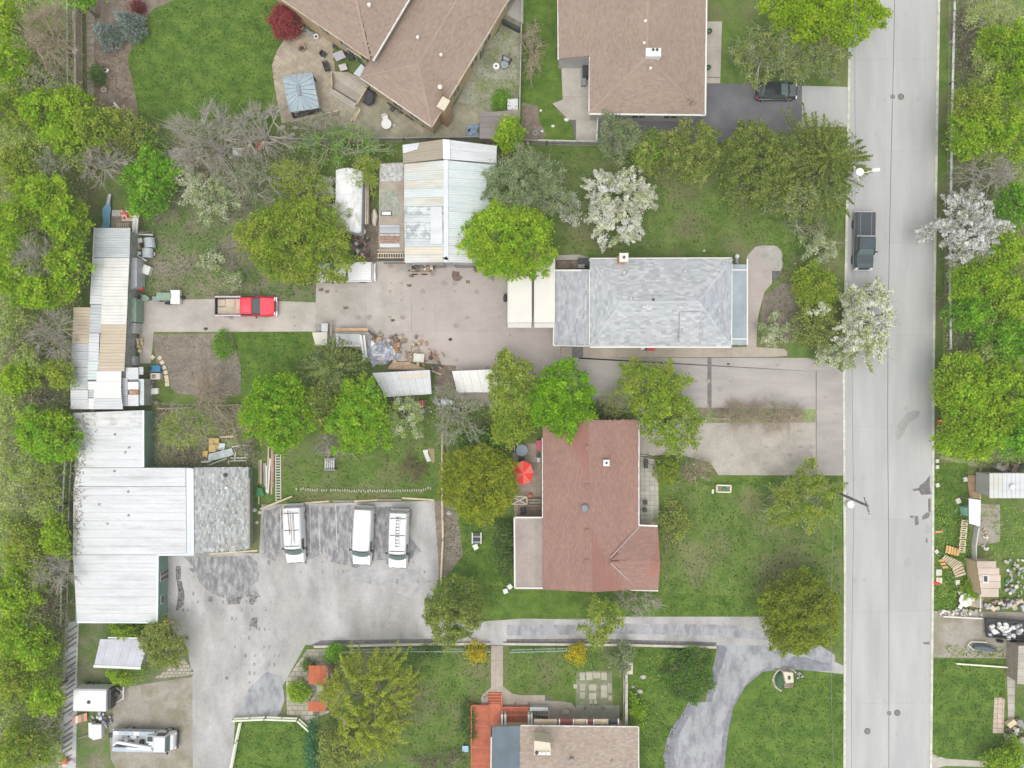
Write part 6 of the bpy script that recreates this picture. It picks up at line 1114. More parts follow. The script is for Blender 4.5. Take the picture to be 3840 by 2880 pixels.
for u,v,r_,lb in((5,1065,.3,'pale rubble heap beside the litter-covered annex, upper one'),(55,1085,.24,'round pale stone at the end of the long beam'),(-42,1090,.3,'white rubble against the annex wall'),(30,1170,.2,'small white stone west of the leftmost van')):rock(lb,q(2,1,u,v)[0],r_,mat('pale_rubble',(.6,.58,.52),.9))
t=simple('scrap_timber_heap','heap of yellow boards and pale blue panels in the scrub north of the mossy annex','scrap heap',zr(700,1560,4.147,480,560)[0])
for i,(pts,z,m)in enumerate((((345,345,500,345,500,430,345,430),.5,mat('ochre_board',(.58,.42,.18),.9,(.5,.36,.15),3)),((350,440,500,440,455,560,340,560),.42,MATS['ochre_board']),((250,550,330,540,320,640,245,620),.35,M_woodo),((500,420,600,430,580,540,480,520),.3,m_bl),((340,590,700,500,735,600,620,640,330,710),.6,mat('pale_aqua_panel',(.52,.58,.57),.7,(.36,.42,.42),2)),((220,700,400,690,360,720,230,730),.5,M_trim),((510,315,760,298,760,335,520,340),.3,M_woodl))):MB().prism(gp(zr(700,1560,4.147,*pts),z),z-.08,z).build('panel',m,t)
for a,b_ in(((350,760),(620,660)),((680,655),(940,650)),((680,700),(930,690)),((740,690),(760,560)),((650,750),(655,690)),((830,455),(990,460)),((700,480),(830,460))):MB().bar(Vector(W(*zr(700,1560,4.147,*a)[0],.5)),Vector(W(*zr(700,1560,4.147,*b_)[0],.5)),.09,.08).build('batten',M_trim,t)
def junk(lb,name,cat,region,n_,mats,s=(.1,.5),seed=None,n2=.5):
 x0,y0=region[0];x1,y1=region[2];t=simple(name,lb,cat,((x0+x1)/2,(y0+y1)/2))
 for i in range(n_):
  x,y,_=W(random.uniform(x0,x1),random.uniform(y0,y1));m=random.choice(mats);z=random.uniform(0,n2)
  if random.random()<.55:MB().box(x,y,z,random.uniform(*s),random.uniform(*s)*.6,random.uniform(*s)*.7,random.random()*3).build('piece',m,t)
  elif random.random()<.6:MB().cyl(x,y,z,random.uniform(*s)*.4,random.uniform(*s)*.6,10).build('piece',m,t)
  else:MB().blob(x,y,z+.15,random.uniform(*s)*.5,random.uniform(*s)*.4,random.uniform(*s)*.3,7,4,.25).build('piece',m,t)
 return t
S6=lambda*uv:zr(1160,1180,2.989,*uv)
t=simple('plastic_heap','crumpled heap of clear plastic sheeting beside the white work bench','sheeting heap',S6(790,420)[0])
for i in range(46):
 u=random.gauss(800,70);v=random.gauss(430,55);x,y,_=W(*S6(u,v)[0]);a=random.random()*3.14;Ln=random.uniform(.3,.9);hh=.75*max(.1,1-math.hypot(u-800,v-430)/190);p=Vector((x,y,hh));q1=Vector((math.cos(a)*Ln,math.sin(a)*Ln,random.uniform(-.2,.2)));q2=Vector((-math.sin(a)*Ln*.5,math.cos(a)*Ln*.5,random.uniform(-.15,.25)))
 MB().add([tuple(p-q1),tuple(p+q2),tuple(p+q1),tuple(p-q2*.8)],[(0,1,2),(0,2,3)]).build('sheet_fold',random.choice([M_tarp,M_tarp,M_white,mat('grey_sheeting',(.3,.32,.38),.4)]),t)
MB().blob(*W(*S6(800,430)[0])[:2],.15,1.6,1.3,.45,12,5,.15).build('core',M_tarp,t)
t=simple('brown_board_stack','stack of long tan boards along the north side of the left yard shed','boards',S6(1080,570)[0])
for i in range(9):MB().bar(Vector(W(*S6(880+i*6,600-i*7)[0],.4-.02*i)),Vector(W(*S6(1300-i*22,612-i*9)[0],.35)),.2,.1).build('board',mat('tan_board',(.50,.36,.24),.9,(.42,.30,.2),3,rnd=.15),t)
t=simple('cream_crate','square cream crate with a pale green top on the tan boards','crate',S6(1225,480)[0]);MB().prism(gp(S6(1168,432,1290,440,1280,535,1165,525),.7),0,.65).build('body',M_cloth,t);MB().prism(gp(S6(1190,455,1262,460,1258,505,1188,500),.7),.65,.68).build('top',mat('pale_green_top',(.6,.66,.58),.8),t)
t=simple('scrap_corner','rusty scrap with a black wheelbarrow at the corner of the left yard shed','scrap heap',S6(1400,560)[0])
for i in range(26):u=random.gauss(1390,45);v=random.gauss(520,60);x,y,_=W(*S6(u,v)[0]);MB().box(x,y,random.uniform(0,.3),random.uniform(.15,.7),random.uniform(.08,.3),random.uniform(.05,.3),random.random()*3).build('scrap',random.choice([M_rust,M_card,M_wood,M_dark,M_mulch]),t)
MB().prism(gp(S6(1370,570,1430,555,1460,600,1400,620),.5),.2,.5).build('barrow_tray',M_dark,t);MB().bar(Vector(W(*S6(1370,630)[0],.4)),Vector(W(*S6(1480,672)[0],.4)),.1,.08).build('barrow_handle',M_woodl,t)
t=simple('brush_pile','brown pile of brush and soil spilling beside the plastic sheeting heap','brush pile',S6(970,330)[0])
for i in range(40):f=random.random();u=760+f*260+random.gauss(0,22);v=245+f*150+random.gauss(0,30);x,y,_=W(*S6(u,v)[0]);a=random.random()*6;MB().rod((x,y,.08),(x+random.uniform(.1,.6)*math.cos(a),y+random.uniform(.1,.6)*math.sin(a),.15),.03,4).build('stick',random.choice([M_rust,M_card,M_bark]),t)
for u,v,r_ in((970,270,.45),(975,350,.4),(990,400,.3)):MB().blob(*W(*S6(u,v)[0])[:2],.1,r_,r_,.3,9,5,.3).build('clump',M_mulch if r_>.42 else mat('orange_brown_brush',(.34,.2,.11),.95),t)
junk('wide scatter of broken boards, sticks and debris around the tan board stack','board_debris','debris',S6(660,230,1330,230,1330,560,660,560),70,[M_card,M_wood,M_rust,M_woodl,M_mulch,MATS['tan_board']],s=(.12,.6),n2=.2)
t=simple('long_planks','two long brown planks laid over the north edge of the white frame','planks',S6(480,175)[0]);MB().bar(Vector(W(*S6(290,165)[0],.9)),Vector(W(*S6(660,165)[0],.9)),.3,.06).build('plank',M_card,t);MB().bar(Vector(W(*S6(290,195)[0],.95)),Vector(W(*S6(670,210)[0],.9)),.2,.06).build('plank',M_wood,t);MB().bar(Vector(W(*S6(640,160)[0],.9)),Vector(W(*S6(750,260)[0],.5)),.2,.08).build('plank',M_dark,t)
t=simple('white_frame_bench','white framed work bench top holding a grey sheet beside the plastic heap','work bench',S6(440,280)[0]);MB().prism(gp(S6(300,210,575,220,575,330,300,330),.8),.72,.78).build('bench_top',M_metal,t)
for a,b_ in(((575,230),(610,470)),((300,345),(575,345)),((610,230),(640,480))):MB().bar(Vector(W(*S6(*a)[0],.85)),Vector(W(*S6(*b_)[0],.85)),.2,.1).build('frame_bar',M_white,t)
for u,v in((310,225),(570,230),(310,325),(570,325),(620,470)):x,y,_=W(*S6(u,v)[0]);MB().box(x,y,0,.09,.09,.75).build('leg',M_trim,t)
t=simple('water_tank','cream plastic tank with machinery on top at the north-west corner of the scrap area','tank',S6(120,260)[0]);MB().prism(gp(S6(30,200,200,195,195,340,70,350),1.1),0,1.1).build('tank',mat('cream_plastic',(.58,.56,.48),.6),t);MB().prism(gp(S6(135,100,205,95,205,190,135,190),.9),0,.9).build('machine',M_metal,t);MB().prism(gp(S6(95,130,130,130,130,185,95,185),.7),0,.6).build('motor',M_grey,t);MB().bar(Vector(W(*S6(250,60)[0],.9)),Vector(W(*S6(240,240)[0],.9)),.2,.2).build('pipe',M_wood,t)
t=simple('scrap_trailer','small flat trailer loaded with brown scrap against the front of the metal workshop','trailer',q(1,1,1395,680)[0]);MB().prism(gp(rq(1,1,1308,645,1500,712),.6),.4,.5).build('bed',M_wood,t)
for a,b_ in(((1305,650),(1305,715)),((1305,715),(1470,715)),((1305,645),(1500,645))):MB().bar(Vector(W(*q(1,1,*a)[0],.75)),Vector(W(*q(1,1,*b_)[0],.75)),.09,.25).build('side_rail',M_woodl,t)
for i in range(22):u=random.uniform(1320,1490);v=random.uniform(650,705);x,y,_=W(*q(1,1,u,v)[0]);MB().box(x,y,.5,random.uniform(.15,.6),random.uniform(.08,.3),random.uniform(.08,.35),random.random()*3).build('scrap',random.choice([M_mulch,M_wood,M_dark,M_white,M_card]),t)
for u in(1340,1420):x,y,_=W(*q(1,1,u,725)[0]);MB().rod((x,y-.1,.28),(x,y+.1,.28),.28,12).build('wheel',M_rub,t)
MB().bar(Vector(W(*q(1,1,1280,700)[0],.4)),Vector(W(*q(1,1,1308,690)[0],.4)),.1,.1).build('hitch',M_dark,t)
rock('dark stone lying alone on the pinkish concrete yard',q(1,1,1635,1268)[0],.2,M_dark);rock('small dark stone by the joint of the concrete yard',q(1,1,1157,1108)[0],.1,M_dark)
rock('dark rounded stone at the edge of the bare soil by the red pickup',q(1,0,1708,1180)[0],.2,M_dark);rock('dark mark-sized stone on the driveway near the street',q(1,2,1838,1472)[0],.13,M_dark)
t=simple('black_hose_bag','black bag hanging against the west edge of the cream carport','bag',q(1,1,2090,930)[0]);x,y,_=W(*q(1,1,2090,930)[0]);MB().blob(x,y,.5,.2,.45,.5,9,6,.2).build('bag',M_dark,t)
t=simple('junk_by_trailer','clutter of buckets and broken toys at the south end of the white storage trailer','junk',q(1,1,900,470)[0])
x,y,_=W(*q(1,1,908,378)[0]);MB().cyl(x,y,.6,.42,.1,20,.36).build('round_lid',M_white,t);MB().cyl(x,y,0,.3,.6,14).build('barrel',M_grey,t)
for i in range(30):u=random.uniform(840,965);v=random.uniform(410,580);x,y,_=W(*q(1,1,u,v)[0]);MB().box(x,y,random.uniform(0,.3),random.uniform(.1,.5),random.uniform(.1,.35),random.uniform(.1,.4),random.random()*3).build('junk_piece',random.choice([M_mulch,M_rust,M_dark,M_white,mat('dusty_pink',(.5,.3,.28),.9),M_metal]),t)
t=tag(MB().blob(*W(*q(1,1,1012,250)[0])[:2],.3,.32,1.0,.4,10,6,.25).build('white_tarp',M_cloth,loc=W(*q(1,1,1012,250)[0])),'crumpled white tarp hanging on the west side of the lean-to','tarp')
t=simple('fence_debris_white','white chair lying in the scrub by the fence, left of the red bucket','chair',q(0,0,1970,1262)[0]);MB().prism(gp(q(0,0,1930,1225,2020,1235,2010,1300,1928,1290),.5),.4,.46).build('seat',M_white,t);MB().prism(gp(q(0,0,1925,1222,2020,1230,2020,1243,1925,1236),.9),.46,.9).build('backrest',M_white,t)
for u,v in((1940,1240),(2010,1245),(1940,1285),(2005,1290)):x,y,_=W(*q(0,0,u,v)[0]);MB().box(x,y,0,.05,.05,.4).build('leg',M_white,t)
t.name='white_chair'
pot('orange-red bucket in the scrub by the fence',q(0,0,2165,1222)[0],.42,.5,M_orange,M_rust,'bucket','bucket');pot('round white pot in the scrub left of the white chair',q(0,0,1860,1278)[0],.22,.3,M_white);rock('white stone between the pot and the chair in the scrub',q(0,0,1915,1308)[0],.2,M_cloth)
pot('dark rusty fire bowl under the bare trees, below the white chair',q(0,0,1708,1450)[0],.38,.3,M_rust,M_dark,'fire_bowl','fire bowl')
t=tag(MB().prism(gp(q(0,0,1395,1245,1540,1240,1545,1320,1420,1345),.3),.1,.3).build('pale_slab',M_conc,loc=W(*q(0,0,1470,1290)[0])),'pale concrete slab in the scrub above the small blossom tree','slab')
rock('white litter under the bright green tree, left woods edge',q(0,0,1045,1355)[0],.35,M_trim,'litter_heap','litter')
J5=lambda*uv:zr(440,780,2.304,*uv)
t=simple('blue_slide','faded blue plastic slide lying north of the long metal shed','slide',q(1,0,885,240)[0]);MB().ring([[W(*q(1,0,u-w,v)[0],z),W(*q(1,0,u-w*.7,v)[0],z-.12),W(*q(1,0,u+w*.7,v)[0],z-.12),W(*q(1,0,u+w,v)[0],z)]for u,v,w,z in((905,70,12,.5),(895,150,18,.5),(885,180,36,.45),(880,240,32,.4),(885,290,28,.35),(872,340,36,.3))],caps=False).build('chute',mat('slide_blue',(.12,.33,.50),.6,(.2,.4,.52),3),t);MB().bar(Vector(W(*q(1,0,912,60)[0],.55)),Vector(W(*q(1,0,895,150)[0],.55)),.25,.06).build('ladder_plank',M_metal,t)
t=simple('wire_crates','white slatted crates north of the long metal shed, next to the blue slide','crates',q(1,0,980,250)[0])
for i in range(6):MB().prism(gp(rq(1,0,930+i*17,195,940+i*17,245),.6),.5,.56).build('slat',M_trim,t);MB().prism(gp(rq(1,0,965+i*18,300,975+i*18,350),.6),.5,.56).build('slat',M_woodl,t)
MB().prism(gp(rq(1,0,925,190,1110,350)),0,.1).build('base',M_wood,t)
t=simple('red_toy_heap','heap of orange-red plastic toys in a pink tray by the white crates','toys',q(1,0,1058,240)[0]);MB().prism(gp(rq(1,0,1010,200,1105,285),.5),.12,.5).build('tray',mat('pale_pink_tray',(.6,.5,.46),.8),t)
for i in range(9):u=random.uniform(1022,1095);v=random.uniform(208,272);x,y,_=W(*q(1,0,u,v)[0]);MB().blob(x,y,.6,.16,.13,.12,7,4,.3).build('toy',M_orange if i%3 else M_red,t)
t=simple('white_plank_rack','tall white boards leaning at the north-east corner of the long metal shed','boards',q(1,0,1130,300)[0])
for i in range(3):MB().bar(Vector(W(*q(1,0,1112+i*16,205+i*4)[0],1.2)),Vector(W(*q(1,0,1102+i*12,425-i*15)[0],1.0)),.22,.15).build('board',(M_trim,M_metal,M_trim)[i],t)
MB().bar(Vector(W(*q(1,0,1130,370)[0],.8)),Vector(W(*q(1,0,1265,378)[0],.8)),.16,.1).build('board',M_wood,t)
t=simple('grey_tank_bundle','large round grey tanks and white machine parts beside the long shed','tanks',J5(235,340)[0])
for a,b_,r_ in((J5(275,262)[0],J5(285,345)[0],.55),(J5(262,352)[0],J5(262,430)[0],.55)):MB().rod(W(*a,.6),W(*b_,.6),r_,18).build('tank',mat('tank_grey',(.46,.50,.53),.5,(.38,.42,.45),2),t)
for u,v,r_ in((195,350,.3),(208,398,.22),(215,290,.28),(178,315,.2)):x,y,_=W(*J5(u,v)[0]);MB().box(x,y,.2,r_*2,r_*1.6,.5,r_).build('machine_part',M_white if r_<.3 else M_card,t)
for a,b_ in(((185,260),(150,400)),((150,400),(250,455)),((160,205),(305,212)),((165,225),(305,232))):MB().bar(Vector(W(*J5(*a)[0],.8)),Vector(W(*J5(*b_)[0],.8)),.12,.1).build('frame_bar',M_trim,t)
pot('open white pot at the side of the grey tanks',J5(320,400)[0],.22,.3,M_trim)
t=simple('white_cabinet','white square cabinet lying tilted below the grey tanks','cabinet',J5(245,530)[0]);MB().prism(gp(J5(228,485,290,510,265,580,205,560),.7),0,.7).build('body',M_trim,t);MB().prism(gp(J5(232,495,280,515,260,568,213,552),.72),.7,.73).build('door',M_white,t)
for u,v,r_,lb in((178,495,.24,'round white drum left of the tilted white cabinet'),(182,545,.3,'white bag below the round drum'),(168,800,.2,'round white lid at the foot of the junk row')):x,y,_=W(*J5(u,v)[0]);t=thing('white_drum',lb,'drum',(x,y,0));MB().cyl(x,y,0,r_,.5,14).build('drum',M_trim,t);MB().cyl(x,y,.5,r_*.8,.04,14).build('lid',M_white,t)
t=simple('red_barrel','bright red plastic barrel in the junk row by the long metal shed','barrel',J5(210,692)[0]);x,y,_=W(*J5(210,692)[0]);MB().blob(x,y,.35,.44,.4,.4,10,6,.1).build('barrel',M_red,t);MB().cyl(x,y,.7,.12,.08).build('cap',M_orange,t)
t=simple('dark_box_machine','black machine with a white top above the red barrel','machine',J5(192,635)[0]);x,y,_=W(*J5(192,635)[0]);MB().box(x,y,0,.9,.9,.4).build('body',M_dark,t);MB().box(x,y,.4,.35,.4,.2).build('top',M_trim,t)
t=simple('mint_garden_cart','pale green cart with dark opening at the end of the drive','cart',J5(232,772)[0]);MB().prism(gp(J5(200,745,250,755,275,778,265,800,215,805,198,780),.6),.2,.6).build('body',M_pgreen,t);x,y,_=W(*J5(218,770)[0]);MB().cyl(x,y,.6,.17,.03).build('opening',M_dark,t)
junk('jumble of white pipes and bags between the red barrel and the pale green cart','white_junk','junk',J5(108,690,180,690,180,780,108,780),18,[M_white,M_trim,M_grey,M_metal])
t=simple('green_tractor','small green garden tractor with a white-topped box, parked at the end of the concrete drive','tractor',J5(470,790)[0])
MB().box(*W(*J5(435,770)[0])[:2],.3,1.7,.8,.45,0).build('body',M_pgreen,t);MB().box(*W(*J5(460,765)[0])[:2],.75,.7,.6,.15,0).build('seat',mat('dull_green',(.22,.32,.22),.7),t);MB().box(*W(*J5(350,790)[0])[:2],.15,.7,.5,.4,0).build('front_weight',M_grey,t);MB().box(*W(*J5(525,775)[0])[:2],.2,.95,1.4,.6,0).build('rear_box',M_white,t)
for u,v,r_ in((455,825,.38),(385,800,.25),(568,775,.3),(455,740,.38)):x,y,_=W(*J5(u,v)[0]);MB().rod((x,y-.12,r_),(x,y+.12,r_),r_,14).build('wheel',M_rub,t)
t=simple('grey_drain_grid','tangle of black hoses and a round grey drum by the long shed','junk',J5(130,1150)[0])
for i in range(30):u=random.uniform(90,160);v=random.uniform(1100,1245);x,y,_=W(*J5(u,v)[0]);MB().box(x,y,random.uniform(0,.4),random.uniform(.1,.5),random.uniform(.05,.2),random.uniform(.05,.3),random.random()*3).build('junk_piece',random.choice([M_dark,M_grey,M_metal,M_tarp,M_rub]),t)
x,y,_=W(*J5(120,1180)[0]);MB().cyl(x,y,.2,.4,.4,18).build('drum',M_grey,t)
t=simple('wooden_box_row','row of small straw-coloured wooden boxes beside the black hoses','boxes',J5(200,1160)[0])
for i,(u,v)in enumerate(((190,1140),(215,1140),(195,1168),(218,1170),(195,1198),(205,1235))):x,y,_=W(*J5(u,v)[0]);MB().box(x,y,0,.38,.32,.35,random.uniform(-.3,.3)).build('box',mat('straw_box',(.55,.46,.30),.9,rnd=.15),t)
t=simple('washing_machine','white washing machine with a round dark drum opening by the long shed','washing machine',J5(115,1315)[0]);MB().prism(gp(J5(80,1275,152,1280,155,1360,78,1355),.9),0,.9).build('body',M_metal,t);x,y,_=W(*J5(112,1315)[0],.9);MB().cyl(x,y,.9,.3,.05,18).build('door_ring',M_white,t);MB().cyl(x,y,.95,.2,.03,16).build('drum_opening',M_dark,t)
t=simple('blue_barrel','blue plastic tank with a black lid beside the curved row of blocks','tank',J5(325,1385)[0]);MB().prism(gp(J5(275,1365,300,1360,368,1362,370,1415,285,1415),.7),0,.7).build('tank',M_blue,t);x,y,_=W(*J5(305,1385)[0]);MB().cyl(x,y,.7,.22,.05,14).build('lid',M_dark,t)
t=simple('cream_freezer','cream chest with a rusty patch below the blue tank','chest',J5(330,1450)[0]);MB().prism(gp(J5(285,1425,368,1427,368,1480,285,1482),.7),0,.7).build('body',M_cloth,t);MB().prism(gp(J5(300,1440,330,1440,330,1470,300,1470),.7),.7,.72).build('rust_patch',M_rust,t)
t=simple('white_long_box','long white box lying at the south-east end of the patched annex','box',J5(290,1590)[0]);MB().prism(gp(J5(228,1560,352,1555,352,1605,230,1620),.5),0,.5).build('body',M_trim,t);MB().prism(gp(J5(234,1566,346,1561,346,1600,236,1613),.5),.5,.54).build('lid',M_white,t)
junk('grey metal junk between the cream chest and the long white box','metal_junk','junk',J5(230,1500,330,1500,330,1545,230,1545),14,[M_grey,M_metal,M_tarp,M_dark])
junk('scattered planks and a white tub in the scrub south of the patched annex','plank_litter','junk',q(2,0,1210,130,1330,130,1330,210,1210,210),12,[M_wood,M_bark,M_white,M_mulch])
junk('junk strip with a red box and blue crate behind the yard sheds','shed_junk','junk',q(2,1,1380,140,1700,140,1700,260,1380,260),46,[M_wood,M_bark,M_mulch,M_grey,M_trim,M_metal],n2=.3)
t=simple('blue_crate','blue plastic crate in the junk strip behind the yard sheds','crate',q(2,1,1590,175)[0]);MB().prism(gp(rq(2,1,1555,150,1625,195),.5),0,.5).build('body',M_sky,t);MB().prism(gp(rq(2,1,1565,158,1615,188),.5),.5,.52).build('contents',M_metal,t)
t=simple('red_can','red petrol can in the shade behind the left yard shed','can',q(2,1,1395,180)[0]);MB().prism(gp(rq(2,1,1370,155,1418,205),.4),0,.4).build('body',M_red,t);x,y,_=W(*q(2,1,1395,180)[0]);MB().cyl(x,y,.4,.05,.1).build('spout',M_dark,t)
t=simple('red_striped_board','pink and orange striped board leaning across the west path below the box trailer','board',q(3,0,660,1255)[0])
for i,m in enumerate((mat('faded_pink_board',(.6,.25,.24),.8),M_trim,mat('salmon_board',(.62,.28,.18),.8),M_wood,MATS['salmon_board'])):MB().prism(gp(q(3,0,600+i*24,1240-i*8,622+i*24,1232-i*8,624+i*24,1292-i*6,598+i*24,1300-i*6),.5),.4,.48).build('stripe_board',m,t)
t=simple('white_sheet_box','white square cover with ragged top behind the boom truck','cover',q(3,0,785,1355)[0]);MB().prism(gp(q(3,0,733,1285,755,1285,762,1300,840,1300,842,1412,775,1428,735,1400),.8),0,.8).build('cover',M_white,t);MB().bar(Vector(W(*q(3,0,640,1420)[0],.3)),Vector(W(*q(3,0,735,1385)[0],.3)),.1,.08).build('pole',M_wood,t)
junk('dark bicycles and engine parts below the box trailer','dark_scrap','scrap',q(3,0,780,1200,930,1200,930,1290,780,1290),34,[M_dark,M_metal,M_grey,M_tarp,M_rub],n2=.4)
junk('black appliance parts and a white box on the north side of the box trailer','black_appliances','appliances',q(3,0,690,955,860,955,860,1000,690,1000),9,[M_dark,M_dark,M_trim,M_grey],s=(.3,.8))
t=simple('orange_gnome','orange and white painted garden ornament on the lower end of the west path','ornament',q(3,0,550,1590)[0]);x,y,_=W(*q(3,0,550,1590)[0]);MB().blob(x,y,.35,.32,.38,.35,10,6,.08).build('body',M_orange,t);MB().blob(x,y-.3,.3,.26,.22,.3,10,6,.08).build('base',M_trim,t);MB().blob(x,y+.25,.7,.16,.16,.2,8,5,.05).build('head',M_orange,t)
t=simple('pale_log','pale split log beside the gravel at the corner of the white building','log',q(3,0,1410,440)[0]);MB().rod(W(*q(3,0,1370,432)[0],.14),W(*q(3,0,1450,452)[0],.14),.12,8).build('log',M_woodl,t)
t=simple('blue_stool','light blue plastic stool on the lawn left of the red deck','stool',q(3,1,1760,1485)[0]);x,y,_=W(*q(3,1,1760,1488)[0]);MB().box(x,y,.35,.62,.62,.06).build('seat',M_sky,t)
for a in(-.24,.24):
 for b_ in(-.24,.24):MB().box(x+a,y+b_,0,.06,.06,.36).build('leg',M_sky,t)
rock('white ball beside the yellow bush at the garden path',q(3,1,1907,745)[0],.15,M_white,'lawn_ball','ball')
t=simple('cream_bench','cream upright box on the east side of the weathered board fence','box',q(3,2,1023,835)[0]);MB().prism(gp(rq(3,2,1000,785,1046,882),.9),0,.9).build('body',mat('cream_box',(.6,.58,.46),.8),t);MB().prism(gp(rq(3,2,1012,805,1034,850),.9),.9,.94).build('hatch',M_wood,t)
for u,v,r_,lb in((1132,900,.3,'large pale boulder in the garden east of the weathered fence'),(1262,890,.16,'white stone, left one of the two by the dark green bush'),(1285,905,.14,'white stone touching the dark green bush'),(1105,1020,.3,'flat grey rock in the garden below the boulder'),(1045,985,.18,'small tan rock near the weathered fence'),(1070,1045,.16,'small pale rock below the flat grey rock')):rock(lb,q(3,2,u,v)[0],r_)
t=simple('patio_side_table','small rectangular stone table on the exposed-aggregate patio','table',zr(1750,2480,3.16,1170,575)[0]);x,y,_=W(*zr(1750,2480,3.16,1170,575)[0]);MB().box(x,y,.45,.7,.42,.06).build('table_top',M_flag,t);MB().box(x,y,.03,.3,.2,.42).build('pedestal',M_stone,t)
for i,(u,v)in enumerate(((1400,545),(1465,535),(1545,530),(1615,550))):pot(('grey pot, first from the left in the row of four on the paving','grey pot, second from the left in the row of four','grey pot, third from the left in the row of four','grey pot, rightmost in the row of four by the fence')[i],zr(1750,2480,3.16,u,v)[0],.22,.3,mat('mossy_pot',(.28,.3,.24),.9),M_mulch,group='row of grey pots on the paving')
t=simple('framed_planter','rectangular cream-framed planter with dark soil on the front lawn of the red-roofed house','planter',q(2,2,1803,890)[0]);P_=q(2,2,1745,862,1862,865,1858,920,1745,918)
for i in range(4):MB().bar(Vector(W(*P_[i],.35)),Vector(W(*P_[(i+1)%4],.35)),.13,.35).build('frame_board',mat('cream_frame',(.68,.68,.5),.8),t)
MB().prism(gp(P_),0,.25).build('soil',M_soil,t);MB().blob(*W(*q(2,2,1800,890)[0])[:2],.3,.3,.2,.15,8,5,.3).build('plant',M_green,t)
tag(MB().prism(gp(q(2,2,1700,893,1716,895,1712,932,1696,928)),0,.25).build('yard_marker',MATS['cream_frame'],loc=W(*q(2,2,1706,912)[0])),'small cream block left of the framed planter on the front lawn','block')
for u,v,lb in((1555,690,'white stone in the planting bed under the tan bush'),(1645,325,'white stone in the hedge strip between the two driveways')):rock(lb,q(2,2,u,v)[0],.13,M_white)
t=simple('metal_bench','dark and pale garden bench on the lawn below the round olive tree','bench',q(2,1,1850,1300)[0])
for i in range(4):MB().prism(gp(rq(2,1,1812,1258+i*23,1892,1274+i*23),.45),.4,.45).build('slat',M_grey if i%2 else M_dark,t)
for u in(1812,1884):MB().prism(gp(rq(2,1,u,1255,u+9,1350),.6),0,.6).build('side_frame',M_trim,t)
t=tag(MB().prism(gp(q(2,1,1815,1362,1855,1348,1870,1385,1835,1405),.4),0,.4).build('side_stool',mat('pale_lime_white',(.7,.74,.62),.8),loc=W(*q(2,1,1843,1377)[0])),'pale square stool below the garden bench','stool')
rock('cluster of pale rocks beside the pale timber fence under the round olive tree',q(2,1,1625,1090)[0],.35)
t=simple('front_porch_set','dark iron chairs on the tiled veranda of the red-roofed house','chairs',q(2,2,1145,1010)[0])
for u,v in((1145,1000),(1140,1060),(1150,700),(1150,660)):x,y,_=W(*q(2,2,u,v)[0]);MB().box(x,y,.5,.42,.42,.05).build('seat',M_dark,t);MB().box(x-.2,y,.55,.05,.42,.4).build('backrest',M_dark,t);MB().box(x,y,.12,.3,.3,.38).build('leg_frame',M_dark,t)
t=simple('veranda_railing','dark curved metal railing at the north entrance of the tiled veranda','railing',q(2,2,1180,640)[0])
for a,b_ in(((1105,605),(1165,608)),((1165,608),(1265,632)),((1165,680),(1240,700))):MB().bar(Vector(W(*q(2,2,*a)[0],.9)),Vector(W(*q(2,2,*b_)[0],.9)),.07,.06).build('rail',M_dark,t);x,y,_=W(*q(2,2,*b_)[0]);MB().box(x,y,0,.06,.06,.9).build('post',M_dark,t)
t=simple('stone_mailbox','cream stone mailbox pillar ringed by rocks at the mouth of the curved driveway','mailbox',q(3,3,255,905)[0])
MB().prism(gp(q(3,3,215,860,295,868,300,950,235,955),.9),0,.95).build('pillar',mat('cream_stone',(.62,.55,.44),.9),t);MB().prism(gp(q(3,3,252,895,275,897,274,925,255,925),.95),.95,1.0).build('slot',M_dark,t);MB().prism(gp(q(3,3,220,955,300,955,295,995,225,995),.4),0,.4).build('base',M_mulch,t)
for i in range(22):a=2.0+i*.17;u=235+105*math.cos(a)*1.0;v=925-95*math.sin(a);x,y,_=W(*q(3,3,u,925+(925-v))[0]);MB().blob(x,y,.08,.13,.12,.1,7,4,.25).build('ring_stone',M_stone,t)
for i in range(10):x,y,_=W(*q(3,3,330+random.random()*45,865+random.random()*50)[0]);MB().blob(x,y,.08,.15,.13,.1,7,4,.25).build('ring_stone',M_stone,t)
MB().blob(*W(*q(3,3,185,920)[0])[:2],.2,.4,.8,.3,12,6,.2).build('dark_plant',mat('dark_green_plant',(.04,.09,.05),.9,(.07,.13,.06),5,fine=.3),t)
for i,(u,v,r_,lb)in enumerate(((1487,660,.18,'small white block near the kerb, north end of the east grass'),(1488,710,.18,'second small white block near the kerb, just south of the first'),(1720,812,.22,'white block beside the brown platform'),(1490,860,.2,'white block by the kerb level with the road stains'),(1662,990,.26,'white upright block on the grass left of the pale canopy'),(1482,1410,.2,'white scrap by the kerb above the orange pallets'))):x,y,_=W(*q(2,3,u,v)[0]);tag(MB().box(x,y,0,r_*1.7,r_*2,.2,.1*i).build('white_block',MATS['pale_rubble'],loc=(x,y,0)),lb,'block','white blocks on the east grass')
for(u0,v0,u1,v1,lb)in((1478,10,1525,60,'pale green-white square paver by the kerb, upper of two'),(1480,78,1528,122,'peach square paver by the kerb, lower of two'),(1640,98,1675,138,'white square paver below the orange pallets')):x,y,_=W(*q(3,3,(u0+u1)/2,(v0+v1)/2)[0]);tag(MB().prism(gp(rq(3,3,u0,v0,u1,v1)),0,.15).build('square_paver',M_cloth if u0<1500 else M_trim,loc=(x,y,0)),lb,'paver')
t=simple('red_toy','red toy by the kerb next to the peach paver','toy',q(3,3,1485,125)[0]);x,y,_=W(*q(3,3,1485,125)[0]);MB().blob(x,y,.12,.3,.2,.14,8,5,.3).build('body',M_red,t);MB().box(x-.2,y+.1,0,.4,.15,.12,-.6).build('tail',M_orange,t)
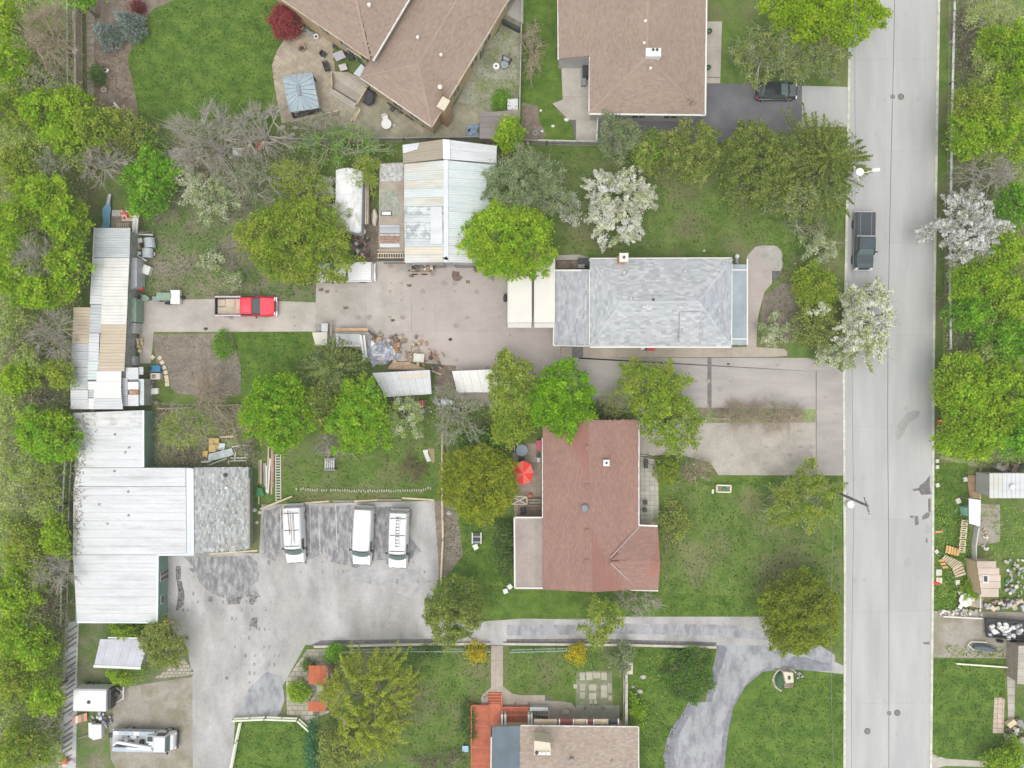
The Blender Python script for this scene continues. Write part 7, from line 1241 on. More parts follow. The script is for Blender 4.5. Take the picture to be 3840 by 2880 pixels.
t=simple('orange_stick','orange and cream stick on the grass by the kerb','stick',q(2,3,1505,1250)[0]);MB().bar(Vector(W(*q(2,3,1478,1258)[0],.1)),Vector(W(*q(2,3,1540,1238)[0],.1)),.14,.08).build('orange_strip',M_orange,t);MB().bar(Vector(W(*q(2,3,1478,1245)[0],.12)),Vector(W(*q(2,3,1530,1250)[0],.12)),.1,.06).build('cream_strip',M_woodl,t)
t=simple('red_shape','red plastic object peeking from under the lime tree by the kerb','toy',q(2,3,1525,335)[0]);MB().prism(gp(q(2,3,1495,335,1525,310,1550,330,1545,358,1520,350),.4),0,.4).build('body',M_red,t);x,y,_=W(*q(2,3,1525,335)[0]);MB().cyl(x,y,.4,.08,.06).build('cap',M_orange,t)
t=simple('white_swing','white octagonal garden table beside the pinkish end of the boardwalk','table',q(3,3,1705,255)[0]);x,y,_=W(*q(3,3,1705,255)[0]);MB().cyl(x,y,.55,.72,.06,8).build('table_top',M_white,t);MB().cyl(x,y,0,.1,.55).build('stem',M_white,t)
for i in range(3):a=i*2.1;MB().box(x+.85*math.cos(a),y+.85*math.sin(a),.3,.4,.4,.06,a).build('stool',M_white,t)
junk('scattered white planters and ornaments across the far right yard','yard_ornaments','ornaments',q(2,3,1860,1200,1900,1200,1900,1420,1860,1420),12,[M_trim,M_woodl,M_stone],s=(.15,.4),n2=.1)
junk('white boulders and broken pots around the far right garden','garden_rubble','rubble',q(3,3,2050,-80,2212,-80,2212,230,2050,230),40,[MATS['pale_rubble'],M_stone,M_flag,M_green,M_grey,M_stone],s=(.15,.55),n2=.15)
junk('grey and dark clutter between the pavilion and the loaded trailer','dark_clutter','clutter',q(3,3,1870,260,2200,260,2200,330,1870,330),30,[M_dark,M_grey,M_metal,M_wood,M_woodl,M_conc],s=(.2,.8),n2=.2)
junk('row of pale stones edging the north side of the east gravel driveway','stone_row','stones',q(3,3,1510,345,1850,345,1850,385,1510,385),60,[MATS['pale_rubble'],M_stone,M_flag],s=(.15,.5),n2=.05)
junk('boards and tools at the lower right corner beside the street path','corner_junk','junk',q(3,3,2060,1260,2212,1260,2212,1500,2060,1500),30,[M_wood,M_woodl,M_metal,M_grey,M_mulch],s=(.2,.9),n2=.15)
t=simple('grey_shed_roof','grey shed roof on the right edge above the corner junk','shed',q(3,3,2200,800)[0]);z=2.3;pl_=q(3,3,2165,645,2400,640,2400,985,2155,960);MB().prism(offset(gp(pl_,z),.12),0,z-.05).build('wall',M_wood,t);panels(t,W(*pl_[0],z),W(*pl_[1],z+.4),W(*pl_[2],z+.4),W(*pl_[3],z),.8,M_conc)
#  TREES AND SHRUBS
def quads(cen,size,cols,flat=.55,long=.62):
 n_=len(cen);r=NP.normal(size=(n_,3));r[:,2]=np.abs(r[:,2])+flat*1.6+.75;r/=np.linalg.norm(r,axis=1)[:,None]
 a=NP.normal(size=(n_,3));u=np.cross(r,a);u/=np.linalg.norm(u,axis=1)[:,None]+1e-9;w=np.cross(r,u)
 s_=(size*NP.uniform(.7,1.35,n_))[:,None]*.5;u=u*s_;w=w*s_*long
 v=np.stack([cen-u,cen-w,cen+u,cen+w],1).reshape(-1,3);c=np.repeat(cols,4,axis=0);return v,c
def qmesh(name,v,c,k,m,parent=None,loc=None,kind=None):
 n_=len(v)//k;me=bpy.data.meshes.new(name);o_=ORG.get(parent.name)if parent else(loc or(0,0,0));v=v-np.array(o_)
 me.vertices.add(len(v));me.vertices.foreach_set('co',v.astype(np.float32).ravel());me.loops.add(len(v));me.loops.foreach_set('vertex_index',np.arange(len(v),dtype=np.int32))
 me.polygons.add(n_);me.polygons.foreach_set('loop_start',np.arange(0,len(v),k,dtype=np.int32));me.polygons.foreach_set('loop_total',np.full(n_,k,dtype=np.int32))
 a=me.color_attributes.new('Col','FLOAT_COLOR','POINT');a.data.foreach_set('color',np.concatenate([np.clip(c,0,1),np.ones((len(c),1))],1).astype(np.float32).ravel())
 me.materials.append(m);me.update(calc_edges=True);o=bpy.data.objects.new(name,me);C.objects.link(o)
 if loc:o.location=loc
 if parent:o.parent=parent
 if kind:o['kind']=kind
 return o
def branches(name,segs,m,parent):
 """segs: array n x 8 (p0, p1, r0, r1) -> three-sided tapered prisms in one mesh"""
 s_=np.array(segs);p0,p1,r0,r1=s_[:,:3],s_[:,3:6],s_[:,6:7],s_[:,7:8];d_=p1-p0;L_=np.linalg.norm(d_,axis=1)[:,None]+1e-9;d_=d_/L_
 a=np.where(np.abs(d_[:,2:3])>.9,np.array([[1.,0,0]]),np.array([[0,0,1.]]));u=np.cross(d_,a);u/=np.linalg.norm(u,axis=1)[:,None];w=np.cross(d_,u);R_=[]
 for p,r in((p0,r0),(p1,r1)):
  for k in range(3):t=2*math.pi*k/3;R_.append(p+(u*math.cos(t)+w*math.sin(t))*r)
 v=np.stack(R_,1).reshape(-1,3)-np.array(ORG[parent.name]);n_=len(s_);f=np.array([[0,1,4,3],[1,2,5,4],[2,0,3,5]])
 idx=(np.arange(n_)[:,None,None]*6+f[None]).reshape(-1).astype(np.int32);me=bpy.data.meshes.new(name)
 me.vertices.add(len(v));me.vertices.foreach_set('co',v.astype(np.float32).ravel());me.loops.add(len(idx));me.loops.foreach_set('vertex_index',idx)
 me.polygons.add(3*n_);me.polygons.foreach_set('loop_start',np.arange(0,12*n_,4,dtype=np.int32));me.polygons.foreach_set('loop_total',np.full(3*n_,4,dtype=np.int32))
 me.materials.append(m);me.update(calc_edges=True);o=bpy.data.objects.new(name,me);C.objects.link(o);o.parent=parent;return o
LIME=[(.311,.499,.030),(.389,.549,.041),(.219,.424,.026),(.440,.598,.054)]
GREEN=[(.189,.432,.029),(.262,.508,.044),(.131,.342,.029),(.319,.533,.051)]
OLIVE=[(.267,.342,.073),(.337,.396,.080),(.183,.273,.059),(.407,.437,.102)]
OLIM=[(.309,.442,.044),(.393,.497,.060),(.210,.344,.035),(.434,.482,.086)]
CONI=[(.224,.295,.067),(.289,.355,.085),(.147,.228,.055),(.359,.403,.110)]
GREY=[(.275,.362,.163),(.350,.425,.213),(.200,.288,.112),(.413,.450,.275)]
PALE=[(.436,.532,.156),(.522,.620,.216),(.349,.444,.120),(.581,.651,.264)]
BLOS=[(.868,.866,.739),(.900,.900,.862),(.740,.752,.579),(.536,.602,.308),(.409,.502,.173)]
BLOW=[(.842,.842,.821),(.778,.778,.756),(.713,.713,.680),(.864,.864,.842),(.410,.454,.302)]
BLOG=[(.660,.696,.504),(.744,.768,.600),(.384,.480,.192),(.312,.432,.120),(.480,.552,.288)]
TAN=[(.448,.392,.280),(.381,.336,.235),(.515,.448,.336),(.325,.302,.190)]
CONI=[(.243,.327,.064),(.311,.391,.084),(.168,.252,.054),(.382,.441,.108)];OLIVE=[(.308,.390,.088),(.378,.445,.102),(.224,.315,.073),(.463,.492,.132)]
SPRU=[(.27,.37,.32),(.36,.46,.42),(.20,.28,.23),(.42,.50,.47)]
REDM=[(.42,.07,.085),(.50,.10,.11),(.34,.055,.07),(.46,.12,.12)]
YELL=[(.688,.555,.023),(.793,.661,.034),(.529,.476,.034),(.397,.423,.034)]
WILL=[(.436,.522,.055),(.522,.609,.079),(.334,.436,.048),(.377,.436,.064)]
DARK=[(.120,.240,.053),(.180,.284,.074),(.090,.180,.053),(.240,.330,.090)]
K=dict(maple=(LIME,.24,135,1.7,.34,.5,.03,0,M_bark,.40,.5),green=(GREEN,.24,135,1.7,.34,.5,.03,0,M_bark,.40,.5),olive=(OLIVE,.19,150,3.2,.24,.5,.03,0,M_bark,.30,.4),olim=(OLIM,.21,135,2.4,.27,.7,.03,0,M_bark,.35,.4),thin=(OLIM,.17,85,2.6,.26,.9,.035,3,M_barkg,.4,.4),thingreen=(GREEN,.18,55,2.2,.3,.9,.035,3,M_barkg,.4,.4),grey=(GREY,.18,105,2.8,.26,.6,.03,2,M_barkg,.35,.4),pale=(PALE,.17,60,2.6,.3,.8,.03,3,M_barkg,.35,.4),spiky=(CONI,.16,185,2.9,.11,1.9,.04,0,M_bark,.30,.3),conifer=(CONI,.18,150,3.2,.2,.8,.03,0,M_bark,.25,.35),blossom=(BLOS,.18,170,4.2,.15,1.0,.03,1,M_bark,.3,1.2),white=(BLOW,.18,190,4.0,.13,1.1,.03,2,M_bark,.3,1.2),blosgreen=(BLOG,.16,95,2.8,.16,.9,.03,3,M_barkg,.25,.45),bare=(TAN,.11,5,4.2,.3,.6,.03,9,M_barkg,.25,.4),baretan=(TAN,.12,22,5.5,.3,.6,.024,9,M_barkt,.1,.4),baregreen=(GREY,.14,26,3.0,.3,.8,.03,5,M_barkg,.25,.4),brush=(TAN,.13,30,3.8,.3,.5,.024,5,M_bark,.08,.4),spruce=(SPRU,.14,260,7,.09,.7,.03,0,M_bark,.0,.25),redmap=(REDM,.15,330,7,.16,.3,.03,0,M_bark,.1,.5),yellow=(YELL,.14,240,6,.14,.4,.02,1,M_bark,.02,.4),willow=(WILL,.15,170,3.2,.13,1.9,.03,1,M_barkt,.3,.3),shrub=(GREEN,.14,230,5,.16,.3,.02,0,M_bark,.02,.4),clipped=(OLIM,.10,600,12,.10,.2,.02,0,M_bark,.0,.5),dark=(DARK,.15,240,5,.18,.3,.02,0,M_bark,.05,.4),limeshrub=(LIME,.15,230,5,.15,.4,.02,0,M_bark,.02,.4),limecon=(LIME,.15,130,3.2,.10,.9,.03,0,M_bark,.1,.3))
TREES=[]
def tree(name,label,px,py,rx,ry,h,kind,group=None,rag=.24,rot=0,cols=None,dens=1.0):
 """px, py, rx, ry in 2212-wide picture units"""
 cl,ls,dn,tn,sg,sp,br,tw,bark,lo,fl=K[kind];cl=cols or cl;rx*=1.05;ry*=1.05;leafy=tw==0;tn*=(1.0 if kind=='spiky' else 1.45)if leafy else 1.15;dn*=1.55 if leafy else(2.2 if dn>100 else 1.6);
 if kind in('spruce','redmap','yellow','shrub','dark','limeshrub'):tn*=1.6;dn*=1.25;sg*=1.5
 seed=len(TREES)*7+3;rng=np.random.RandomState(seed)
 zc=h*.62;X,Y_,_=W(px*1.736,py*1.736,zc);k=1.736/S*(H-zc)/H;RX,RY=rx*k,ry*k
 t=thing(name,label,'tree' if h>3 else 'shrub',(X,Y_,0),group);TREES.append(t);A=math.pi*RX*RY;nt=max(10,int(A*tn*(1 if A<60 else .85)))
 ph=rng.uniform(0,6.28,6);am=rng.normal(0,rag/2,6)
 th=rng.uniform(0,2*np.pi,nt);rho=np.sqrt(rng.uniform(0,1,nt));out=1+sum(am[i]*np.cos((i+2)*th+ph[i])for i in range(6));out=np.clip(out,.6,1.25)*rng.uniform(.88,1.06,nt)
 if kind in('spiky','willow','white','blossom'):rho=np.where((rng.uniform(0,1,nt)<.35)&(rho>.7),rho*rng.uniform(1.04,1.28,nt),rho);out=np.minimum(out,1.1)
 x=RX*rho*out*np.cos(th);y=RY*rho*out*np.sin(th)
 if rot:x,y=x*math.cos(rot)-y*math.sin(rot),x*math.sin(rot)+y*math.cos(rot)
 hb=h*lo
 if kind in('spruce','spiky','limecon'):z=np.maximum(hb+(h-hb)*(1-rho*.88)*rng.uniform(.82,1.0,nt),.15);st=np.stack([X+x*.06,Y_+y*.06,z+.12*rho*h*.3],1)
 else:z=hb+(h-hb)*np.sqrt(np.clip(1-rho**2*.92,.03,1))*rng.uniform(.72,1.0,nt);st=None
 T=np.stack([X+x,Y_+y,z],1);base=np.array([X,Y_,0.]);segs=[]
 r0=max(.03,.028*h+.012*max(RX,RY));top=np.array([X,Y_,h*(.3 if h>3 else .12)]);segs.append([*base,*top,r0,r0*.8])
 if st is None:
  nl=max(4,min(11,int(nt/7)));al=np.linspace(0,2*np.pi,nl,endpoint=False)+rng.uniform(0,.5,nl);rl=rng.uniform(.3,.62,nl)
  Lp=np.stack([X+RX*rl*np.cos(al),Y_+RY*rl*np.sin(al),top[2]+(h*.8-top[2])*rng.uniform(.55,.9,nl)],1)
  mid=(top+Lp)/2+rng.normal(0,.05*RX,(nl,3))
  for i in range(nl):segs.append([*top,*mid[i],r0*.55,r0*.36]);segs.append([*mid[i],*Lp[i],r0*.36,r0*.22])
  dst=np.linalg.norm(T[:,None,:2]-Lp[None,:,:2],axis=2);own=np.argmin(dst+rng.uniform(0,.5,dst.shape),axis=1);st=np.where((rho<.25)[:,None],top[None]+(T-top[None])*.35,Lp[own])
  m2=(st+T)/2+rng.normal(0,.08,T.shape)*np.array([1,1,.6])
  for i in range(nt):segs.append([*st[i],*m2[i],br*1.5,br*1.1]);segs.append([*m2[i],*T[i],br*1.1,br*.45])
  st=m2
 else:
  segs.append([*top,X,Y_,h*.97,r0*.8,.02])
  for i in range(nt):segs.append([*st[i],*T[i],br,br*.4])
 if tw:
  n2=nt*tw;o_=np.repeat(T,tw,0);s2=np.repeat(st,tw,0);f=rng.uniform(.3,1.0,(n2,1));q0=s2+(o_-s2)*f;dr=(o_-s2);dr/=np.linalg.norm(dr,axis=1)[:,None]+1e-6
  q1_=q0+(dr*.8+rng.normal(0,.55,(n2,3)))*rng.uniform(.35,.95,(n2,1))*min(1.0,.35+RX*.2);q1_[:,2]=np.maximum(q1_[:,2],.05)
  segs+=list(np.concatenate([q0,q1_,np.full((n2,1),br*.6),np.full((n2,1),br*.3)],1))
 branches('trunk' if h>3 else 'stem',segs,bark,t)
 nl_=int(A*dn*dens);
 if nl_>8:
  own=rng.randint(0,nt,nl_);dv=st[own]-T[own];L_=np.linalg.norm(dv,axis=1)[:,None]+1e-6;f=rng.uniform(0,1,(nl_,1))**1.2*np.minimum(1,sp*max(1,RX*.25)/L_);wd_=sg*(.45+1.1*f/np.maximum(f.max(),.01))
  cen=T[own]+dv*f+rng.normal(0,1,(nl_,3))*wd_*np.array([1,1,.75]);n5=int(nl_*((.08 if kind=='spiky' else .22)if leafy else .0));a5=rng.uniform(0,2*np.pi,n5);r5=np.sqrt(rng.uniform(0,.86,n5));cen[:n5,0]=X+RX*r5*np.cos(a5);cen[:n5,1]=Y_+RY*r5*np.sin(a5);cen[:n5,2]=hb+(h-hb)*np.sqrt(1-r5**2)*rng.uniform(.25,.7,n5)if kind not in('spruce','spiky','limecon')else hb+(h-hb)*(1-r5*.9)*.75;cen[:,2]=np.maximum(cen[:,2],.05)
  pal=np.array(cl);tipc=rng.randint(0,len(cl),nt);ci=np.where(rng.uniform(0,1,nl_)<.55,tipc[own],rng.randint(0,len(cl),nl_));c=pal[ci]*rng.uniform(.72,1.22,(nl_,1))*(rng.uniform(.82,1.12,nt)[own][:,None])
  global NP;NP=rng;v,cc=quads(cen,ls*1.04,c,fl);qmesh('crown' if h>3 else 'foliage',v,cc,4,LEAF,t)
 return t
T_=tree
gw,ge='trees in the west woods','trees in the east woods'
T_('lime_tree','bright lime tree cut by the left edge, topmost on that edge',26,52,26,42,8,'maple',gw);T_('lime_tree','bright lime tree on the left edge directly below the topmost one',26,140,34,44,8,'maple',gw)
T_('bare_tree','big tan leafless tree in the top left corner beside the tan fence',105,78,52,78,7.5,'baretan',gw);T_('bare_tree','grey leafless tree below the big tan one, west of the tan fence',85,180,60,40,6,'baregreen',gw,cols=PALE);T_('green_tree','dark green tree touching the top edge at the tan fence',172,2,34,16,6,'green')
for a in(('lime tree nearest the left edge in the yellow-green clump below the tan fence',25,235,42,40,'olim'),('tall lime tree in the middle of the yellow-green clump below the tan fence',95,245,46,48,'maple'),('lime tree at the foot of the tan fence',160,235,42,45,'maple'),('yellow-green tree at the lower right of the clump below the tan fence',205,275,50,44,'olim'),('yellow-green tree at the bottom of the clump below the tan fence',145,300,45,32,'maple')):T_('lime_tree',a[0],*a[1:5],8,a[5],gw)
T_('olive_tree','brownish green bushy tree between the lime clump and the grey bare trees by the fence',280,285,48,45,5,'olive',dens=.7);T_('green_tree','small green tree hugging the fence left of the grey bare trees',320,310,30,26,4,'thingreen')
T_('bare_tree','grey leafless tree above the brown soil spot north of the long metal shed',222,350,50,48,6,'bare',gw);T_('bare_tree','thin olive and grey tree on the left edge below the lime clump',120,355,50,45,6,'baregreen',gw);T_('olive_tree','olive tree on the left edge, left of the thin grey one',45,355,50,58,6,'olim',gw,dens=.7)
T_('bright_green_tree','bright green round tree just north-east of the long metal shed',326,392,52,72,6,'green')
for a in(('lime tree left of the rust-brown soil spot, upper one of the big west clump',95,425,52,45,'maple'),('lime tree beside the north end of the long metal shed',145,480,42,62,'maple'),('lime tree on the left edge at the height of the shed north end',35,490,45,62,'maple'),('lime tree on the left edge, centre of the big west clump',30,590,42,60,'maple'),('lime tree lowest in the big west clump, left of the shed',95,628,62,40,'maple'),('lime tree against the middle of the long metal shed',150,575,36,55,'maple')):T_('lime_tree',a[0],*a[1:5],8.5,a[5],gw)
T_('bare_tree','grey leafless tree in the heart of the big west lime clump',88,560,58,52,9.5,'bare',gw);T_('bare_tree','purple-grey leafless tree west of the tan end of the long shed',115,725,52,62,6,'bare',gw,cols=TAN);T_('bare_tree','brown leafless brush on the left edge below the big lime clump',40,740,45,60,4,'brush',gw,cols=TAN+PALE[:2])
T_('lime_tree','small lime tree on the left edge beside the lower end of the long shed',40,820,40,30,6,'maple',gw);T_('lime_tree','yellowish lime tree touching the lower west corner of the long shed',125,808,30,32,6,'olim',gw);T_('bare_tree','domed brown leafless tree just above the bright one by the white building',85,858,50,38,5,'brush',gw,cols=TAN+PALE[:2])
T_('bright_green_tree','bright lime-green tree at the top west corner of the white metal building',105,942,64,62,7,'green',gw,cols=LIME[:2]+GREEN[:2]);T_('pale_tree','pale grey-green tree on the left edge beside the bright one',22,965,36,75,5,'pale',gw)
T_('bare_tree','misty olive thin tree left of the pipe railing, upper one',100,1040,45,45,5,'thin',gw,dens=.5);T_('pale_tree','grey-green thin tree on the left edge level with the white building',35,1075,45,48,5,'pale',gw);T_('lime_tree','narrow lime tree pressed against the pipe railing',125,1160,24,50,6,'maple',gw);T_('lime_tree','yellow-green tree left of the narrow lime tree',60,1190,42,60,6,'olim',gw)
T_('bare_tree','grey leafless tree overhanging the pipe railing, lower half',120,1235,52,42,6.5,'bare',gw);T_('lime_tree','lime tree on the left edge beside the lower white building',38,1275,46,52,7,'maple',gw);T_('bare_tree','brown leafless brush against the lower pipe railing',112,1320,38,45,4,'brush',gw,cols=TAN+PALE[:2])
for a in(('lime tree on the left edge level with the lilac garden shed',30,1370,42,55,'maple'),('lime tree between the left edge and the upper west path',85,1400,38,48,'maple'),('lime tree on the left edge level with the box trailer',40,1465,46,50,'olim'),('lime tree touching the west path above the box trailer',100,1500,32,42,'maple'),('yellow-green tree in the bottom left corner',45,1615,55,52,'olim')):T_('lime_tree',a[0],*a[1:5],6.5,a[5],gw)
T_('bare_tree','grey brown leafless brush in the bottom left woods beside the west path',90,1570,40,40,4,'baregreen',gw)
T_('lime_conifer','spiky lime conifer between the white building and the lilac garden shed',262,1367,50,30,4.5,'limecon');T_('lime_conifer','spiky lime conifer below the lilac garden shed beside the box trailer',256,1462,44,34,4,'limecon');T_('dark_conifer','dark olive conifer right of the lilac garden shed',347,1392,44,62,5,'conifer',cols=OLIVE)
T_('blue_spruce','blue spruce nearest the plank strip, left one of the pair',217,62,30,30,5,'spruce');T_('blue_spruce','paler blue spruce, right one of the pair',264,38,32,33,5.5,'spruce');T_('red_maple','round dark red maple at the top of the lush lawn',613,44,33,34,3.6,'redmap',rag=.05)
T_('bare_tree','large grey leafless tree reaching over the lush lawn, left one by the fence',455,305,90,72,7,'bare');T_('bare_tree','large grey leafless tree over the lush lawn corner, right one by the fence',560,285,62,62,7,'bare');T_('flowering_tree','loose greenish-white blossoming tree right of the bright green tree',455,425,62,58,6,'blosgreen');T_('flowering_tree','small cream blossoming tree hidden between the bright green and the loose greenish one',398,380,28,32,4,'blossom',dens=.7);T_('bare_tree','mid-grey leafless tree above the olive-lime tree west of the storage trailer',545,390,62,50,6.5,'baregreen')
T_('olive_lime_tree','big olive-lime tree overhanging the white pickup cab',640,518,118,100,7.5,'olim',rag=.2);T_('green_tree','thin green tree behind the storage trailer against the fence',735,315,95,38,5,'thingreen',cols=GREEN+GREY);T_('bare_tree','bare shrub over the rock bed south of the gazebo',690,275,60,32,4,'baregreen');T_('olive_tree','thin olive tree at the left of the lean-to near the fence',640,385,60,42,5,'thin')
T_('grass_tree','star-shaped yellow-green bare tree between the storage trailer and the lean-to',792,372,36,44,4,'thin');T_('flowering_shrub','white blossoming shrub along the west side of the storage trailer',703,425,20,52,2.8,'blossom');T_('flowering_shrub','white blossoming twigs overhanging the south end of the storage trailer',738,465,22,40,4,'blosgreen');T_('flowering_shrub','small pale blossoming shrub on the rough lawn, upper left of the two',457,562,32,26,2.5,'blosgreen',dens=.8);T_('flowering_shrub','small pale blossoming shrub on the rough lawn, nearer the red pickup',505,606,30,24,2.5,'blosgreen',dens=.8)
T_('green_shrub','small leafy green shrub where the drive meets the bare soil patch',480,745,22,30,1.6,'shrub',dens=.6)
T_('lime_tree','small lime tree beside the small brown shed at the top fence',1102,288,30,36,5,'maple');T_('bare_shrub','tall tan leafless shrub on the narrow lawn strip beside the pale fence',1148,105,24,68,3,'baretan');T_('grey_green_tree','grey-green tree north-east of the metal workshop roof',1135,405,98,78,8,'grey');T_('lime_tree','full yellow-lime tree overhanging the workshop corner and the carport',1100,518,98,90,8.5,'maple')
T_('flowering_tree','large white blossoming tree on the lawn north of the grey-roofed house',1335,445,80,86,6.5,'white',rag=.22,cols=BLOS[:3]+BLOW[:2]+BLOS[3:]);T_('flowering_tree','small bluish-white blossoming shrub left of the large white tree',1234,452,28,42,4,'blosgreen',cols=BLOW+BLOG)
T_('thin_tree','thin grey-olive tree, leftmost in the row south of the hip-roofed house',1335,300,50,50,6,'grey');T_('green_tree','green tree, second in the row south of the hip-roofed house',1402,325,42,42,5.5,'olim',cols=OLIVE+GREEN[:2]);T_('dark_olive_tree','dense dark olive tree, third in the row south of the hip-roofed house',1492,325,76,64,8,'conifer',cols=OLIVE+CONI);T_('dark_olive_tree','dense olive conifer, fourth in the row, left of the big spiky one',1640,350,86,96,8.5,'conifer');T_('spiky_conifer','big olive conifer with long spiky branches reaching over the street',1785,345,108,112,9.5,'spiky',rag=.22);T_('grey_green_tree','lower grey-green tree under the front of the big spiky conifer',1735,420,90,50,6,'olive',cols=OLIVE+GREY)
T_('lime_tree','very bright lime tree at the top edge overhanging the street',1785,22,122,84,8,'maple',cols=[(.32,.50,.015),(.38,.55,.02),(.24,.42,.015),(.42,.56,.03)]);T_('olive_tree','soft grey-olive tree below the very bright lime tree',1755,125,72,56,6,'grey',cols=GREY+OLIVE);T_('grey_branched_tree','olive tree with pale grey bare branches above the black hatchback',1655,112,78,58,6.5,'grey',cols=OLIVE+GREY,dens=.8)
for a in(('pale green tree at the top right corner',2140,45,62,42,6,'pale'),('bare brown brush along the top of the guard rail',2090,40,30,70,3,'brush'),('lime tree on the right edge, topmost of the green ones',2170,105,58,50,8,'maple'),('lime tree left of centre in the upper east woods',2110,225,50,42,8,'olim'),('green tree on the right edge below the topmost lime one',2190,190,50,50,7.5,'maple'),('lime tree hugging the guard rail in the upper east woods',2088,290,40,52,7,'maple'),('pale lime tree on the right edge in the upper east woods',2172,290,58,55,8,'maple'),('grey leafless tree above the white blossoming tree in the east woods',2140,375,62,48,6.5,'bare'),('brown leafless brush between the guard rail and the grey tree above the blossom',2082,395,34,32,3,'brush'),('green tree on the right edge beside the white blossom',2190,440,38,45,7,'green'),('green tree right of and below the white blossom',2175,545,45,40,7,'maple'),('lime tree directly below the white blossom',2120,605,66,42,7.5,'maple'),('lime tree by the guard rail in the middle east woods',2085,680,46,36,7,'green'),('lime tree on the right edge in the middle east woods',2180,650,50,50,7.5,'maple'),('green tree on the right edge just above the large lime trees',2170,735,60,45,7.5,'green'),('large lime tree overlapping the kerb, left one of the lower east woods',2085,835,70,72,8.5,'maple'),('large lime tree, right one of the lower east woods',2170,850,58,75,8.5,'maple'),('large lime tree above the mobile home',2100,935,70,62,8,'maple'),('lime tree on the right edge above the mobile home',2185,940,40,55,7,'green')):T_(a[6]+'_tree' if a[6]!='maple' else 'lime_tree',a[0],*a[1:6],a[6],ge)
for o in TREES[-19:]:o.name={'brush_tree':'leafless_brush','olim_tree':'lime_tree'}.get(o.name.split('.')[0],o.name)
T_('flowering_tree','pure white blossoming tree leaning over the guard rail, east of the street',2098,495,88,78,6.5,'white',rag=.24);T_('lime_shrub','soft lime shrub at the bottom right corner above the street path',2165,1645,45,26,3.5,'maple');T_('lime_shrub','small bright lime shrub by the right edge above the corner junk',2190,1615,18,22,2,'limeshrub')
T_('flowering_tree','large creamy blossoming tree overhanging the kerb south of the grey pickup',1874,690,60,88,6.5,'blossom',rag=.18);T_('flowering_tree','low creamy blossoming branches at the mouth of the wide driveway',1812,765,52,34,4,'blosgreen',dens=1.5);T_('flowering_shrub','pale blossoming shrub beside the kerb opposite the grey pickup',1770,538,38,36,3.5,'blosgreen',dens=1.5);T_('bare_shrub','grey leafless shrub north of the pale blossoming shrub by the street',1745,488,38,26,3,'baregreen');T_('olive_tree','yellow-olive tree between the pink patio and the street',1760,622,48,52,5,'olim',dens=1.1);T_('dark_green_tree','dark green bush below the yellow-olive tree at the driveway corner',1765,705,52,50,4,'conifer',cols=OLIVE+DARK[2:]);T_('flowering_shrub','little spray of white blossom on top of the dark green bush',1768,668,24,14,6,'blossom',dens=.7);T_('flowering_shrub','cream-green shrub at the south-east corner of the grey house porch',1671,712,38,34,2.6,'blosgreen',dens=1.6)
T_('grey_green_tree','feathery grey-green conifer between the water tank and the lime trees',715,800,78,74,7,'spiky',cols=GREY+CONI+PALE[:1]);T_('lime_tree','large lime tree left of the back lawn, north of the ladder',602,888,78,86,8,'maple',cols=LIME[:3]+GREEN[:1]);T_('lime_tree','large lime tree hanging over the back lawn, right of the bare weeping tree',775,900,68,84,8,'green',cols=LIME[:2]+GREEN[:2]);T_('olive_tree','darker olive tree squeezed between the two large lime trees',692,880,42,55,6.5,'olive');T_('flowering_tree','white and green blossoming tree at the right of the large lime trees',874,905,44,46,5.5,'blosgreen',dens=1.9,cols=BLOG+LIME[:2]);T_('weeping_tree','pale leafless weeping tree below the two large lime trees',722,955,42,38,4,'bare')
T_('bare_tree','thin grey-green tree in the corner behind the yard sheds',985,900,62,60,6,'baregreen',dens=1.5);T_('yellow_green_tree','yellow-green tree right of the right yard shed',1110,840,58,74,7.5,'olim',cols=OLIM+PALE[:1]);T_('lime_tree','vivid lime tree at the north-west corner of the red roof',1213,862,68,80,8.5,'green',cols=[(.20,.44,.015),(.27,.50,.02),(.15,.36,.015),(.32,.52,.03)]);T_('yellow_green_tree','yellow-green tree above the octagonal glass table',1105,920,48,44,6,'olim');T_('yellow_green_tree','soft lime-olive tree growing over the wide driveway',1408,835,72,56,7,'olim',cols=OLIM+LIME[:1]);T_('pale_branched_tree','lime tree with whitish bare branches by the north-east corner of the red roof',1447,908,72,62,7,'olim',cols=LIME[:2]+OLIM+[(.5,.52,.42)]);T_('olive_shrub','brown-olive shrub against the driveway edge north of the red roof',1330,870,36,32,3,'baregreen',cols=OLIVE,dens=2.5);T_('green_shrub','dark green shrubs between the driveway and the top of the red roof',1285,880,28,14,2,'dark')
T_('round_olive_tree','big round yellow-olive tree on the west side of the red umbrella',1035,1045,86,88,7,'olim',rag=.08,cols=[(.34,.40,.03),(.40,.43,.04),(.26,.33,.03),(.32,.42,.04)]);T_('dark_shrub','dark green shrub bed below the round olive tree beside the flat side roof',1090,1185,22,62,2.5,'dark');T_('dark_green_shrub','dark green undergrowth between the yellow-green tree and the round olive tree',1045,945,55,22,3,'shrub',cols=GREEN[:3]+DARK)
